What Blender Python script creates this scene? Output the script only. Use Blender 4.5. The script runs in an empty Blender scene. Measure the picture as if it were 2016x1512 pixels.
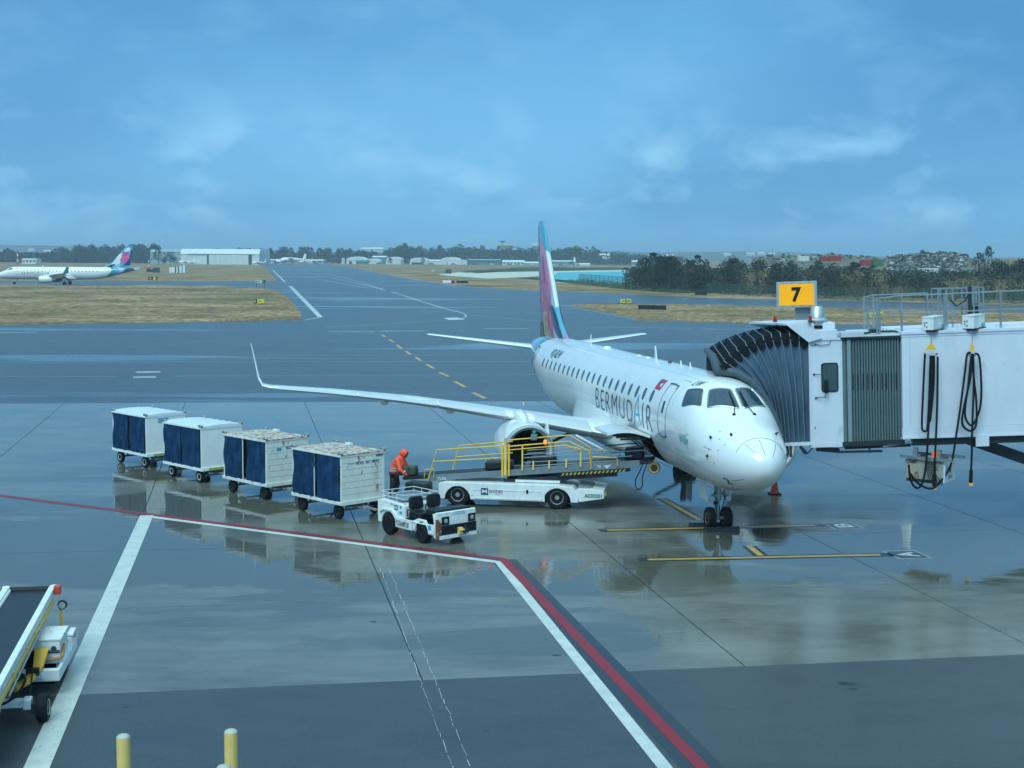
import bpy, bmesh, math, random
import numpy as np
from mathutils import Vector, Matrix
R = math.radians
PI = math.pi
sc = bpy.context.scene
C = sc.collection
random.seed(7)

# ------------------------------------------------------------------ camera
CAM_F, CAM_PITCH, CAM_ROLL, CAM_H = 2750.0, .0914, .006, 8.35      # focal length in pixels of a 2016 px wide picture
cd = bpy.data.cameras.new('camera'); cam = bpy.data.objects.new('camera', cd); C.objects.link(cam)
cam.location = (0, 0, CAM_H)
cam.rotation_euler = (Matrix.Rotation(PI/2-CAM_PITCH, 3, 'X') @ Matrix.Rotation(CAM_ROLL, 3, 'Z')).to_euler()
cd.sensor_width = 36; cd.lens = 36*CAM_F/2016; cd.clip_start = .3; cd.clip_end = 12000
sc.camera = cam

# ------------------------------------------------------------------ world: overcast blue evening-like sky
SUN_EL, SUN_AZ = 48, 200
w = bpy.data.worlds.new('World'); sc.world = w; w.use_nodes = True
nt = w.node_tree; nt.nodes.clear(); N = nt.nodes.new; LK = nt.links.new
out = N('ShaderNodeOutputWorld'); bg = N('ShaderNodeBackground'); LK(bg.outputs[0], out.inputs[0])
bg.inputs[1].default_value = .1
sky = N('ShaderNodeTexSky'); sky.sky_type = 'NISHITA'; sky.sun_disc = False
sky.sun_elevation = R(SUN_EL); sky.sun_rotation = R(SUN_AZ); sky.air_density = 1.2; sky.dust_density = 1.5; sky.ozone_density = 2
tc = N('ShaderNodeTexCoord'); sep = N('ShaderNodeSeparateXYZ'); LK(tc.outputs['Generated'], sep.inputs[0])
def mathn(op, a, b=None, clamp=False):
    m = N('ShaderNodeMath'); m.operation = op; m.use_clamp = clamp
    for i, v in enumerate((a, b)):
        if v is None: continue
        if isinstance(v, (int, float)): m.inputs[i].default_value = v
        else: LK(v, m.inputs[i])
    return m.outputs[0]
def ramp(fac, stops, interp='LINEAR'):
    r = N('ShaderNodeValToRGB'); r.color_ramp.interpolation = interp
    e = r.color_ramp.elements
    while len(e) < len(stops): e.new(.5)
    for q, (p, c) in zip(e, stops): q.position = p; q.color = (*c, 1) if len(c) == 3 else c
    LK(fac, r.inputs[0]); return r.outputs[0]
def mixc(f, a, b, mode='MIX'):
    m = N('ShaderNodeMix'); m.data_type = 'RGBA'; m.blend_type = mode
    if isinstance(f, (int, float)): m.inputs[0].default_value = f
    else: LK(f, m.inputs[0])
    for i, v in ((6, a), (7, b)):
        if isinstance(v, tuple): m.inputs[i].default_value = (*v, 1)
        else: LK(v, m.inputs[i])
    return m.outputs[2]
up = mathn('MAXIMUM', sep.outputs[2], 0.0)
# deck of cloud seen in perspective: direction projected on a high plane
den = mathn('ADD', up, .09)
px_ = mathn('DIVIDE', sep.outputs[0], den); py_ = mathn('DIVIDE', sep.outputs[1], den)
cmb = N('ShaderNodeCombineXYZ'); LK(px_, cmb.inputs[0]); LK(py_, cmb.inputs[1])
def noise(vec, scale, detail=5, rough=.55, dist=0.):
    n = N('ShaderNodeTexNoise'); n.inputs['Scale'].default_value = scale; n.inputs['Detail'].default_value = detail
    n.inputs['Roughness'].default_value = rough; n.inputs['Distortion'].default_value = dist
    LK(vec, n.inputs['Vector']); return n.outputs[0]
smap = N('ShaderNodeMapping'); smap.inputs['Scale'].default_value = (1, 1, 1.9); smap.inputs['Rotation'].default_value = (0, 0, R(17)); LK(tc.outputs['Generated'], smap.inputs[0])
n1 = mathn('ADD', mathn('MULTIPLY', noise(cmb.outputs[0], .30, 6, .52, .3), .35), mathn('MULTIPLY', noise(smap.outputs[0], 2.6, 5, .5, .4), .65)); n2 = noise(smap.outputs[0], 11.0, 8, .58, .25)
grad = ramp(up, [(0, (.92, 2.98, 5.5)), (.05, (.84, 2.76, 5.2)), (.16, (.56, 2.14, 4.3)), (.30, (.72, 2.40, 4.6)), (.6, (2.7, 5.4, 6.9)), (1, (4.2, 7.6, 8.6))])
soft = ramp(n1, [(.40, (.74, .80, .86)), (.62, (1.45, 1.28, 1.16))])
deck = mixc(1.0, grad, soft, 'MULTIPLY')
# smaller brighter puffs, strongest a little above the horizon
band = ramp(up, [(0, (.2, .2, .2)), (.025, (.9, .9, .9)), (.07, (1, 1, 1)), (.11, (.25, .25, .25)), (.3, (.15, .15, .15)), (1, (.15, .15, .15))])
puff = ramp(n2, [(.50, (0, 0, 0)), (.68, (1, 1, 1))])
pf = mathn('MULTIPLY', puff, band); pf = mathn('MULTIPLY', pf, .75)
deck = mixc(pf, deck, (2.3, 4.7, 6.7))
tint = mixc(1.0, sky.outputs[0], (.55, .9, 1.15), 'MULTIPLY')
LK(mixc(.88, tint, deck), bg.inputs[0])

sd = bpy.data.lights.new('sun', 'SUN'); sd.energy = 1.5; sd.angle = R(34); sd.color = (.76, 1.0, .99)
so = bpy.data.objects.new('sun', sd); C.objects.link(so)
sdir = Vector((math.sin(R(SUN_AZ))*math.cos(R(SUN_EL)), math.cos(R(SUN_AZ))*math.cos(R(SUN_EL)), math.sin(R(SUN_EL))))
so.rotation_euler = sdir.to_track_quat('Z', 'Y').to_euler()

sc.view_settings.view_transform = 'Standard'; sc.view_settings.look = 'None'
sc.view_settings.exposure = 0.6; sc.view_settings.gamma = 1; sc.view_settings.use_curve_mapping = False
sc.render.engine = 'CYCLES'
sc.cycles.max_bounces = 8; sc.cycles.volume_bounces = 0
sc.cycles.volume_step_rate = 4

# ------------------------------------------------------------------ helpers: pixel of the photograph -> point on the ground
def ray(px, py):
    r2 = (px-1008)/CAM_F; u2 = (756-py)/CAM_F
    cr, sr = math.cos(CAM_ROLL), math.sin(CAM_ROLL)
    r = r2*cr-u2*sr; u = r2*sr+u2*cr
    c, s = math.cos(CAM_PITCH), math.sin(CAM_PITCH)
    return (r, c+u*s, -s+u*c)
def gp(px, py, z=0.):
    d = ray(px, py); t = (z-CAM_H)/d[2]
    return Vector((d[0]*t, d[1]*t, z))
def dp(px, py, y):
    d = ray(px, py); t = y/d[1]
    return Vector((d[0]*t, y, CAM_H+d[2]*t))

# ------------------------------------------------------------------ helpers: objects
def tag(o, label=None, cat=None, group=None, kind=None):
    if label: o['label'] = label
    if cat: o['category'] = cat
    if group: o['group'] = group
    if kind: o['kind'] = kind
    return o
def empty(name, loc=(0, 0, 0), rz=0., label=None, cat=None, group=None, kind=None, rot=None):
    o = bpy.data.objects.new(name, None); C.objects.link(o)
    o.location = loc; o.rotation_euler = rot if rot else (0, 0, rz)
    o.empty_display_size = .2
    return tag(o, label, cat, group, kind)
def copy_tree(o, parent=None):
    c = o.copy(); C.objects.link(c); c.parent = parent
    for ch in list(o.children): copy_tree(ch, c)
    return c

class MB:
    """collects shapes, builds ONE mesh object"""
    def __init__(s): s.v = []; s.f = []
    def add(s, vs, fs):
        b = len(s.v); s.v += [tuple(v) for v in vs]; s.f += [tuple(i+b for i in f) for f in fs]; return s
    def box(s, c, size, rot=None):
        x, y, z = (q/2 for q in size)
        vs = [Vector((i*x, j*y, k*z)) for k in (-1, 1) for j in (-1, 1) for i in (-1, 1)]
        if rot is not None: vs = [rot @ v for v in vs]
        vs = [v+Vector(c) for v in vs]
        return s.add(vs, [(0, 2, 3, 1), (4, 5, 7, 6), (0, 1, 5, 4), (2, 6, 7, 3), (0, 4, 6, 2), (1, 3, 7, 5)])
    def b2(s, lo, hi):
        return s.box([(a+b)/2 for a, b in zip(lo, hi)], [b-a for a, b in zip(lo, hi)])
    def bar(s, p0, p1, w, h=None, upv=(0, 0, 1)):
        p0, p1 = Vector(p0), Vector(p1); h = h or w
        d = p1-p0; L = d.length
        if L < 1e-6: return s
        x = d/L; u = Vector(upv)
        if abs(x.dot(u)) > .98: u = Vector((0, 1, 0)) if abs(x.y) < .9 else Vector((1, 0, 0))
        y = u.cross(x).normalized(); z = x.cross(y)
        m = Matrix((x, y, z)).transposed()
        return s.box((p0+p1)/2, (L, w, h), m)
    def tube(s, pts, r, n=8, closed=False, cap=True):
        pts = [Vector(p) for p in pts]; m = len(pts)
        rr = r if isinstance(r, (list, tuple)) else [r]*m
        vs = []; prev = None
        for i, p in enumerate(pts):
            if closed: t = pts[(i+1) % m]-pts[i-1]
            else: t = pts[min(i+1, m-1)]-pts[max(i-1, 0)]
            t = t.normalized() if t.length > 1e-9 else Vector((0, 0, 1))
            if prev is None:
                a = Vector((0, 0, 1)) if abs(t.z) < .9 else Vector((1, 0, 0))
                u = (a-t*a.dot(t)).normalized()
            else:
                u = prev-t*prev.dot(t)
                u = u.normalized() if u.length > 1e-6 else t.orthogonal().normalized()
            prev = u; v = t.cross(u)
            vs += [p+u*rr[i]*math.cos(2*PI*k/n)+v*rr[i]*math.sin(2*PI*k/n) for k in range(n)]
        fs = []
        for i in range(m if closed else m-1):
            a, b = i*n, ((i+1) % m)*n
            fs += [(a+k, a+(k+1) % n, b+(k+1) % n, b+k) for k in range(n)]
        if cap and not closed: fs += [tuple(range(n-1, -1, -1)), tuple(range((m-1)*n, m*n))]
        return s.add(vs, fs)
    def lathe(s, prof, n=24, o=(0, 0, 0), ax='Z', sx=1., cap=True):
        """prof: list of (radius, height)"""
        o = Vector(o); vs = []
        for r, h in prof:
            for k in range(n):
                a = 2*PI*k/n; c_, s_ = r*math.cos(a), r*math.sin(a)*sx
                v = {'Z': (c_, s_, h), 'X': (h, c_, s_), 'Y': (c_, h, s_)}[ax]
                vs.append(o+Vector(v))
        fs = []
        for i in range(len(prof)-1):
            a, b = i*n, (i+1)*n
            fs += [(a+k, a+(k+1) % n, b+(k+1) % n, b+k) for k in range(n)]
        if cap:
            fs += [tuple(range(n-1, -1, -1)), tuple(range((len(prof)-1)*n, len(prof)*n))]
        return s.add(vs, fs)
    def prism(s, poly, h0, h1, ax='Z'):
        """poly 2D extruded along ax between h0 and h1"""
        def m(p, h): return {'Z': (p[0], p[1], h), 'Y': (p[0], h, p[1]), 'X': (h, p[0], p[1])}[ax]
        n = len(poly)
        return s.add([m(p, h0) for p in poly]+[m(p, h1) for p in poly],
                     [tuple(range(n-1, -1, -1)), tuple(range(n, 2*n))]+[(k, (k+1) % n, n+(k+1) % n, n+k) for k in range(n)])
    def grid(s, P, closed=False):
        """P[i][j] points"""
        ni, nj = len(P), len(P[0]); vs = [p for row in P for p in row]; fs = []
        for i in range(ni-1):
            for j in range(nj if closed else nj-1):
                fs.append((i*nj+j, i*nj+(j+1) % nj, (i+1)*nj+(j+1) % nj, (i+1)*nj+j))
        return s.add(vs, fs)
    def mesh(s, name):
        me = bpy.data.meshes.new(name); me.from_pydata([tuple(v) for v in s.v], [], s.f); return me
    def build(s, name, mat=None, parent=None, smooth=None, bevel=0, label=None, cat=None, group=None, kind=None, fix=True, seg=2):
        me = s.mesh(name)
        if fix:
            bm = bmesh.new(); bm.from_mesh(me); bmesh.ops.recalc_face_normals(bm, faces=bm.faces); bm.to_mesh(me); bm.free()
        return finish(me, name, mat, parent, smooth, bevel, label, cat, group, kind, seg)
def finish(me, name, mat=None, parent=None, smooth=None, bevel=0, label=None, cat=None, group=None, kind=None, seg=2):
    if mat: me.materials.append(mat)
    if smooth is not None:
        me.polygons.foreach_set('use_smooth', [True]*len(me.polygons)); me.set_sharp_from_angle(angle=R(smooth))
    o = bpy.data.objects.new(name, me); C.objects.link(o)
    if parent: o.parent = parent
    if bevel:
        b = o.modifiers.new('b', 'BEVEL'); b.width = bevel; b.segments = seg; b.limit_method = 'ANGLE'; b.angle_limit = R(40)
    return tag(o, label, cat, group, kind)

# ------------------------------------------------------------------ helpers: materials
def mat(name, col, rough=.5, metal=0., var=.08, vs=3., bump=0., bs=40., spec=.5, coat=0., dirt=None, emis=None, world=False, stretch=None, alpha=None):
    """procedural paint/metal/cloth: colour broken up by two noises, optional dirt/rust blotches and bump"""
    m = bpy.data.materials.new(name); m.use_nodes = True
    t = m.node_tree; p = t.nodes['Principled BSDF']; n = t.nodes.new; l = t.links.new
    p.inputs['Metallic'].default_value = metal; p.inputs['Specular IOR Level'].default_value = spec
    p.inputs['Coat Weight'].default_value = coat; p.inputs['Coat Roughness'].default_value = .06
    if world: src = n('ShaderNodeNewGeometry').outputs['Position']
    else: src = n('ShaderNodeTexCoord').outputs['Object']
    if stretch:
        mp = n('ShaderNodeMapping'); mp.inputs['Scale'].default_value = stretch; l(src, mp.inputs[0]); src = mp.outputs[0]
    a = n('ShaderNodeTexNoise'); a.inputs['Scale'].default_value = vs; a.inputs['Detail'].default_value = 6; a.inputs['Roughness'].default_value = .6; l(src, a.inputs[0])
    r = n('ShaderNodeValToRGB'); e = r.color_ramp.elements
    lo = tuple(max(0, c*(1-var)) for c in col); hi = tuple(min(1, c*(1+var)) for c in col)
    e[0].position = .3; e[0].color = (*lo, 1); e[1].position = .7; e[1].color = (*hi, 1); l(a.outputs[0], r.inputs[0])
    c = r.outputs[0]
    if dirt:
        dc, ds, th, soft = dirt
        d = n('ShaderNodeTexNoise'); d.inputs['Scale'].default_value = ds; d.inputs['Detail'].default_value = 9; d.inputs['Roughness'].default_value = .68; l(src, d.inputs[0])
        dr = n('ShaderNodeValToRGB'); dr.color_ramp.elements[0].position = th; dr.color_ramp.elements[1].position = min(1, th+soft); l(d.outputs[0], dr.inputs[0])
        mx = n('ShaderNodeMix'); mx.data_type = 'RGBA'; l(dr.outputs[0], mx.inputs[0]); l(c, mx.inputs[6]); mx.inputs[7].default_value = (*dc, 1); c = mx.outputs[2]
    l(c, p.inputs['Base Color'])
    mr = n('ShaderNodeMapRange'); mr.inputs[3].default_value = max(.02, rough*.8); mr.inputs[4].default_value = min(1, rough*1.2); l(a.outputs[0], mr.inputs[0]); l(mr.outputs[0], p.inputs['Roughness'])
    if bump:
        b = n('ShaderNodeTexNoise'); b.inputs['Scale'].default_value = bs; b.inputs['Detail'].default_value = 4; l(src, b.inputs[0])
        bn = n('ShaderNodeBump'); bn.inputs['Strength'].default_value = 1; bn.inputs['Distance'].default_value = bump; l(b.outputs[0], bn.inputs['Height']); l(bn.outputs[0], p.inputs['Normal'])
    if emis:
        p.inputs['Emission Color'].default_value = (*emis[0], 1); p.inputs['Emission Strength'].default_value = emis[1]
    return m

# wet ground: film of water with puddles where the slab is low
def wet(name, col, puddle, prough=.05, drough=.27, var=.25, agg=0., film=.0, pth=.47, spec=.5, streak=(1, 1, 1), psize=.13, zone=None):
    m = bpy.data.materials.new(name); m.use_nodes = True
    t = m.node_tree; p = t.nodes['Principled BSDF']; n = t.nodes.new; l = t.links.new
    g = n('ShaderNodeNewGeometry').outputs['Position']
    mp = n('ShaderNodeMapping'); mp.inputs['Scale'].default_value = streak; mp.inputs['Rotation'].default_value = (0, 0, .16); l(g, mp.inputs[0])
    def tn(s, d, r, src=g, dist=0.):
        q = n('ShaderNodeTexNoise'); q.inputs['Scale'].default_value = s; q.inputs['Detail'].default_value = d; q.inputs['Roughness'].default_value = r; q.inputs['Distortion'].default_value = dist; l(src, q.inputs[0]); return q.outputs[0]
    def rp(f, a, b, ca=(0, 0, 0), cb=(1, 1, 1)):
        r = n('ShaderNodeValToRGB'); r.color_ramp.elements[0].position = a; r.color_ramp.elements[0].color = (*ca, 1)
        r.color_ramp.elements[1].position = b; r.color_ramp.elements[1].color = (*cb, 1); l(f, r.inputs[0]); return r.outputs[0]
    def mx(f, a, b, mode='MIX'):
        q = n('ShaderNodeMix'); q.data_type = 'RGBA'; q.blend_type = mode
        if isinstance(f, float): q.inputs[0].default_value = f
        else: l(f, q.inputs[0])
        for i, v in ((6, a), (7, b)):
            if isinstance(v, tuple): q.inputs[i].default_value = (*v, 1)
            else: l(v, q.inputs[i])
        return q.outputs[2]
    big = tn(psize, 7, .58, mp.outputs[0], .6)
    if zone:                                         # the low strip of the apron where rain collects
        def sm(a, b):
            q = n('ShaderNodeMapRange'); q.interpolation_type = 'SMOOTHSTEP'; q.inputs[1].default_value = a; q.inputs[2].default_value = b; l(sy.outputs[1], q.inputs[0]); return q.outputs[0]
        sy = n('ShaderNodeSeparateXYZ'); l(g, sy.inputs[0])
        zm = n('ShaderNodeMath'); zm.operation = 'MULTIPLY'; l(sm(zone[0], zone[1]), zm.inputs[0]); l(sm(zone[3], zone[2]), zm.inputs[1])
        ad = n('ShaderNodeMath'); ad.operation = 'MULTIPLY_ADD'; l(zm.outputs[0], ad.inputs[0]); ad.inputs[1].default_value = zone[4]; l(big, ad.inputs[2]); big = ad.outputs[0]
    pm = rp(big, pth, pth+.045)                       # 1 = standing water
    mid = tn(.9, 8, .62, mp.outputs[0], .3); fine = tn(14, 5, .7)
    c = rp(mid, .32, .72, tuple(q*(1-var) for q in col), tuple(q*(1+var) for q in col))
    grime = rp(tn(.35, 9, .7, mp.outputs[0]), .50, .68)
    c = mx(grime, c, tuple(q*.62 for q in col))
    if agg:
        sp_ = rp(tn(42, 3, .8), .52, .66); c = mx(sp_, c, tuple(min(1, q*(1+agg*8)) for q in col)); sp2 = rp(tn(20, 4, .8), .56, .66); c = mx(sp2, c, tuple(q*.45 for q in col))
    c = mx(pm, c, puddle)
    l(c, p.inputs['Base Color'])
    ro = mx(pm, rp(mid, .3, .75, (drough*.75,)*3, (drough*1.2,)*3), (prough,)*3); l(ro, p.inputs['Roughness'])
    p.inputs['IOR'].default_value = 1.42; p.inputs['Specular IOR Level'].default_value = spec
    b1 = n('ShaderNodeBump'); b1.inputs['Distance'].default_value = .004; b1.inputs['Strength'].default_value = .55
    h = mx(pm, fine, (.5, .5, .5)); l(h, b1.inputs['Height'])
    b2 = n('ShaderNodeBump'); b2.inputs['Distance'].default_value = .010; b2.inputs['Strength'].default_value = .35
    l(tn(1.6, 4, .55, mp.outputs[0], .5), b2.inputs['Height']); l(b1.outputs[0], b2.inputs['Normal']); l(b2.outputs[0], p.inputs['Normal'])
    return m

WHITE = mat('white_paint', (.80, .82, .82), .28, var=.04, vs=2, coat=.3)
PLANE = mat('aircraft_white', (.80, .81, .82), .22, var=.03, vs=.8, coat=.6, bump=.0006, bs=1.5)
BRIDGEW = mat('bridge_white', (.62, .66, .74), .5, var=.07, vs=1.2, bump=.0008, bs=30, dirt=((.40, .42, .44), 1.6, .58, .22), stretch=(1, 1, .45))
DIRTYW = mat('scuffed_white_paint', (.72, .75, .75), .4, var=.10, vs=4, dirt=((.16, .14, .12), 9, .63, .05))
RUSTW = mat('rusty_white_paint', (.70, .70, .66), .5, var=.12, vs=3, dirt=((.30, .16, .08), 4.2, .585, .09), bump=.001, bs=14, stretch=(1, 1, .6))
RUSTROOF = mat('rusted_roof_paint', (.60, .57, .52), .55, var=.18, vs=5, dirt=((.30, .14, .075), 7.5, .455, .10), bump=.001, bs=22)
CURT = mat('blue_curtain', (.003, .030, .085), .55, spec=.25, var=.4, vs=3, bump=.05, bs=3.4, dirt=((.010, .070, .17), 2.6, .52, .2))
BLACK = mat('black_plastic', (.008, .009, .011), .4, var=.2, spec=.3)
RUBBER = mat('rubber', (.009, .010, .011), .7, var=.25, bump=.002, bs=30, spec=.2)
DARK = mat('dark_metal', (.03, .035, .04), .45, metal=.3, var=.25)
VOID = mat('dark_interior', (.004, .004, .006), .95, spec=.05, var=.2)
GALV = mat('galvanised_steel', (.34, .38, .40), .42, metal=.75, var=.15, vs=8)
GREYP = mat('grey_paint', (.16, .20, .23), .45, var=.12, vs=4, dirt=((.4, .42, .42), 9, .64, .05))
YEL = mat('yellow_paint', (.85, .50, .04), .4, var=.08, dirt=((.25, .17, .05), 8, .66, .05))
PALEY = mat('pale_yellow_paint', (.78, .54, .17), .45, var=.07, dirt=((.3, .28, .14), 7, .66, .06))
ORANGEY = mat('orange_paint', (.80, .42, .04), .4, var=.08, dirt=((.2, .1, .04), 7, .64, .05))
ORANGE = mat('orange_jacket', (1.0, .10, .04), .6, var=.12, vs=5, bump=.02, bs=7)
REFL = mat('reflective_tape', (.55, .58, .60), .35, var=.1)
NAVY = mat('navy_trousers', (.012, .016, .03), .7, var=.2, bump=.01, bs=9)
SKIN = mat('skin', (.16, .09, .06), .5, var=.1)
REDL = mat('red_lens', (.50, .02, .01), .2, var=.1)
AMBERL = mat('lit_beacon', (.8, .2, .05), .2, var=.05, emis=((1, .20, .07), 1.0))
GREENL = mat('green_lens', (.02, .22, .12), .25, var=.1)
LENS = mat('lamp_glass', (.55, .6, .62), .08, metal=.6, var=.05)
BLUEP = mat('blue_print', (.01, .06, .22), .4, var=.05)
LBLUEP = mat('light_blue_print', (.10, .42, .60), .4, var=.05)
TEALP = mat('teal_print', (.02, .32, .42), .35, var=.05)
INK = mat('dark_teal_lettering', (.012, .07, .10), .3, var=.05)
GREYINK = mat('grey_print', (.10, .12, .13), .4, var=.1)
WINGLASS = mat('window_glass', (.045, .075, .09), .08, var=.2, spec=.8)
GLASS = mat('cockpit_glass', (.02, .05, .075), .04, var=.2, spec=1., vs=1.5)
ALU = mat('bare_aluminium', (.55, .57, .58), .32, metal=.85, var=.08)
WINGG = mat('wing_grey', (.50, .54, .57), .35, var=.05, vs=1)
BLUEGREY = mat('canopy_fabric', (.060, .115, .18), .62, var=.22, vs=2.6, bump=.03, bs=4, stretch=(1, 1, .5))
CANTOP = mat('canopy_top_fabric', (.008, .011, .015), .8, spec=.15, var=.3, bump=.03, bs=4)
CORR = mat('corrugated_grey', (.11, .165, .18), .5, var=.1, vs=1.5)
SIGNY = mat('sign_yellow', (.85, .36, .0), .35, var=.04, emis=((1, .40, .0), .22))  # faint glow added to the face so its yellow holds under the blue light
CONE = mat('cone_orange', (.55, .06, .025), .5, var=.15, dirt=((.1, .05, .04), 6, .62, .1))
BAGB = mat('black_suitcase', (.012, .014, .018), .5, var=.3, bump=.004, bs=60)
BAGG = mat('olive_bag', (.05, .065, .035), .7, var=.25, bump=.01, bs=12)
BAGV = mat('dark_violet_suitcase', (.02, .012, .045), .4, var=.2)

def text_mb(txt, size=1., space=1., shear=0., bold=0.):
    """2D triangles of a word, lower-left at 0,0, returned as MB-like lists"""
    cu = bpy.data.curves.new('t', 'FONT'); cu.body = txt; cu.size = size; cu.space_character = space; cu.shear = shear; cu.offset = bold; cu.resolution_u = 3
    o = bpy.data.objects.new('t', cu); C.objects.link(o)
    dg = bpy.context.evaluated_depsgraph_get(); me = o.evaluated_get(dg).to_mesh()
    vs = [tuple(v.co) for v in me.vertices]; fs = [tuple(p.vertices) for p in me.polygons]
    o.evaluated_get(dg).to_mesh_clear(); bpy.data.objects.remove(o); bpy.data.curves.remove(cu)
    return vs, fs
def text_fit(txt, w_, h_, space=1., shear=0., bold=0., cut=0.):
    """word scaled to w_ x h_ from (0,0); cut>0 slices it every cut units so it can follow a curved skin"""
    vs, fs = text_mb(txt, 1., space, shear, bold)
    x0 = min(v[0] for v in vs); x1 = max(v[0] for v in vs); y0 = min(v[1] for v in vs); y1 = max(v[1] for v in vs)
    vs = [((v[0]-x0)/(x1-x0)*w_, (v[1]-y0)/(y1-y0)*h_, 0) for v in vs]
    if cut:
        bm = bmesh.new(); bv = [bm.verts.new(v) for v in vs]
        for f in fs:
            try: bm.faces.new([bv[i] for i in f])
            except ValueError: pass
        for axis, L in ((0, w_), (1, h_)):
            k = 1
            while k*cut < L:
                co = [0, 0, 0]; no = [0, 0, 0]; co[axis] = k*cut; no[axis] = 1
                bmesh.ops.bisect_plane(bm, geom=bm.verts[:]+bm.edges[:]+bm.faces[:], plane_co=co, plane_no=no); k += 1
        bm.verts.index_update()
        vs = [tuple(v.co) for v in bm.verts]; fs = [tuple(v.index for v in f.verts) for f in bm.faces]; bm.free()
    return vs, fs
def put_text(txt, w_, h_, origin, ux, uy, mt, parent, name='lettering', bold=0., shear=0., space=1., label=None, th=.0):
    vs, fs = text_fit(txt, w_, h_, space, shear, bold)
    o_, ux, uy = Vector(origin), Vector(ux).normalized(), Vector(uy).normalized()
    b = MB(); b.add([o_+ux*v[0]+uy*v[1] for v in vs], fs)
    return b.build(name, mt, parent, label=label, fix=False)
# ================================================================== ground
def poly(name, pts, z, mt, parent=None, kind=None, label=None):
    me = bpy.data.meshes.new(name)
    me.from_pydata([(p[0], p[1], z) for p in pts], [], [tuple(range(len(pts)))])
    bm = bmesh.new(); bm.from_mesh(me)
    for f in bm.faces:
        if f.normal.z < 0: f.normal_flip()
    bmesh.ops.triangulate(bm, faces=bm.faces); bm.to_mesh(me); bm.free()
    return finish(me, name, mt, parent, kind=kind, label=label)
CONC = wet('wet_concrete', (.158, .156, .134), (.100, .100, .082), .035, .18, .24, psize=.14, pth=.53, spec=.55, zone=(33, 39, 52, 62, .085), streak=(.55, 1.25, 1))
ASPH = wet('wet_asphalt', (.038, .043, .048), (.028, .033, .038), .16, .40, .25, agg=.3, psize=.10, pth=.66, spec=.6, streak=(.6, 1.2, 1))
TAXI = wet('wet_taxiway_asphalt', (.056, .060, .062), (.038, .042, .046), .15, .33, .35, psize=.05, pth=.58, spec=.42, streak=(.25, 1.5, 1))
FARPAV = wet('far_runway_asphalt', (.055, .055, .058), (.04, .04, .045), .16, .36, .25, psize=.02, pth=.60, streak=(.4, 1.3, 1))
JOINT = mat('joint_sealant', (.02, .022, .025), .5, world=True)

def grass_mat(name, a, b, c_, s):
    m = bpy.data.materials.new(name); m.use_nodes = True
    t = m.node_tree; p = t.nodes['Principled BSDF']; n = t.nodes.new; l = t.links.new
    g = n('ShaderNodeNewGeometry').outputs['Position']
    def tn(sc_, d, st=(1, 1, 1)):
        mp = n('ShaderNodeMapping'); mp.inputs['Scale'].default_value = st; l(g, mp.inputs[0])
        q = n('ShaderNodeTexNoise'); q.inputs['Scale'].default_value = sc_; q.inputs['Detail'].default_value = d; q.inputs['Roughness'].default_value = .65; l(mp.outputs[0], q.inputs[0]); return q.outputs[0]
    r1 = n('ShaderNodeValToRGB'); e = r1.color_ramp.elements; e.new(.5)
    for q, (pp, cc) in zip(e, ((.36, b), (.5, a), (.66, c_))): q.position = pp; q.color = (*cc, 1)
    l(tn(s, 8), r1.inputs[0])
    r2 = n('ShaderNodeValToRGB'); r2.color_ramp.elements[0].position = .35; r2.color_ramp.elements[0].color = (.45, .45, .45, 1); r2.color_ramp.elements[1].position = .7; r2.color_ramp.elements[1].color = (1.45, 1.45, 1.45, 1)
    l(tn(s*22, 5, (1, .35, 1)), r2.inputs[0])
    mx = n('ShaderNodeMix'); mx.data_type = 'RGBA'; mx.blend_type = 'MULTIPLY'; mx.inputs[0].default_value = 1; l(r1.outputs[0], mx.inputs[6]); l(r2.outputs[0], mx.inputs[7])
    l(mx.outputs[2], p.inputs['Base Color']); p.inputs['Roughness'].default_value = .9; p.inputs['Specular IOR Level'].default_value = .15
    return m
DRY = grass_mat('dry_grass', (.30, .195, .10), (.13, .115, .05), (.46, .29, .16), .05)
GREEN = grass_mat('green_scrub', (.05, .075, .03), (.03, .05, .025), (.10, .10, .05), .05)

ter = MB()
xs = np.linspace(-5000, 5000, 26); ys = np.concatenate([np.linspace(-60, 1500, 14), np.linspace(1700, 9000, 12)])
ter.grid([[(x, y, -.06) for x in xs] for y in ys])
terrain = ter.build('terrain', DRY, kind='structure')

# --- near concrete apron: slabs between measured joint lines
YN = lambda j: (27.2+6.62*j, .162-.0078*j)              # transverse joint j: y = a + b x
def cross(k, j):
    a, b = YN(j)                                         # longitudinal joint k: x = xk - .193 (y-27)
    xk = -8.5+6.75*k
    x = (xk-.193*(a-27))/(1+.193*b); return (x, a+b*x)
apron = poly('apron', [cross(-7, 0), cross(10, 0), cross(10, 8), cross(-7, 8)], -.022, JOINT, kind='structure')
slab_n = 0
for k in range(-7, 10):
    for j in range(8):
        q = [Vector((*cross(k, j), 0)), Vector((*cross(k+1, j), 0)), Vector((*cross(k+1, j+1), 0)), Vector((*cross(k, j+1), 0))]
        c_ = sum(q, Vector())/4
        gx, gy = .016, .011
        q = [p+Vector(((gx if (c_-p).x > 0 else -gx), (gy if (c_-p).y > 0 else -gy), 0)) for p in q]
        zt = 0.0
        b = MB(); b.add([(p.x, p.y, -.05) for p in q]+[(p.x, p.y, zt) for p in q], [(4, 5, 6, 7), (0, 1, 5, 4), (1, 2, 6, 5), (2, 3, 7, 6), (3, 0, 4, 7)])
        b.build('concrete_slab', CONC, apron)
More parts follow.
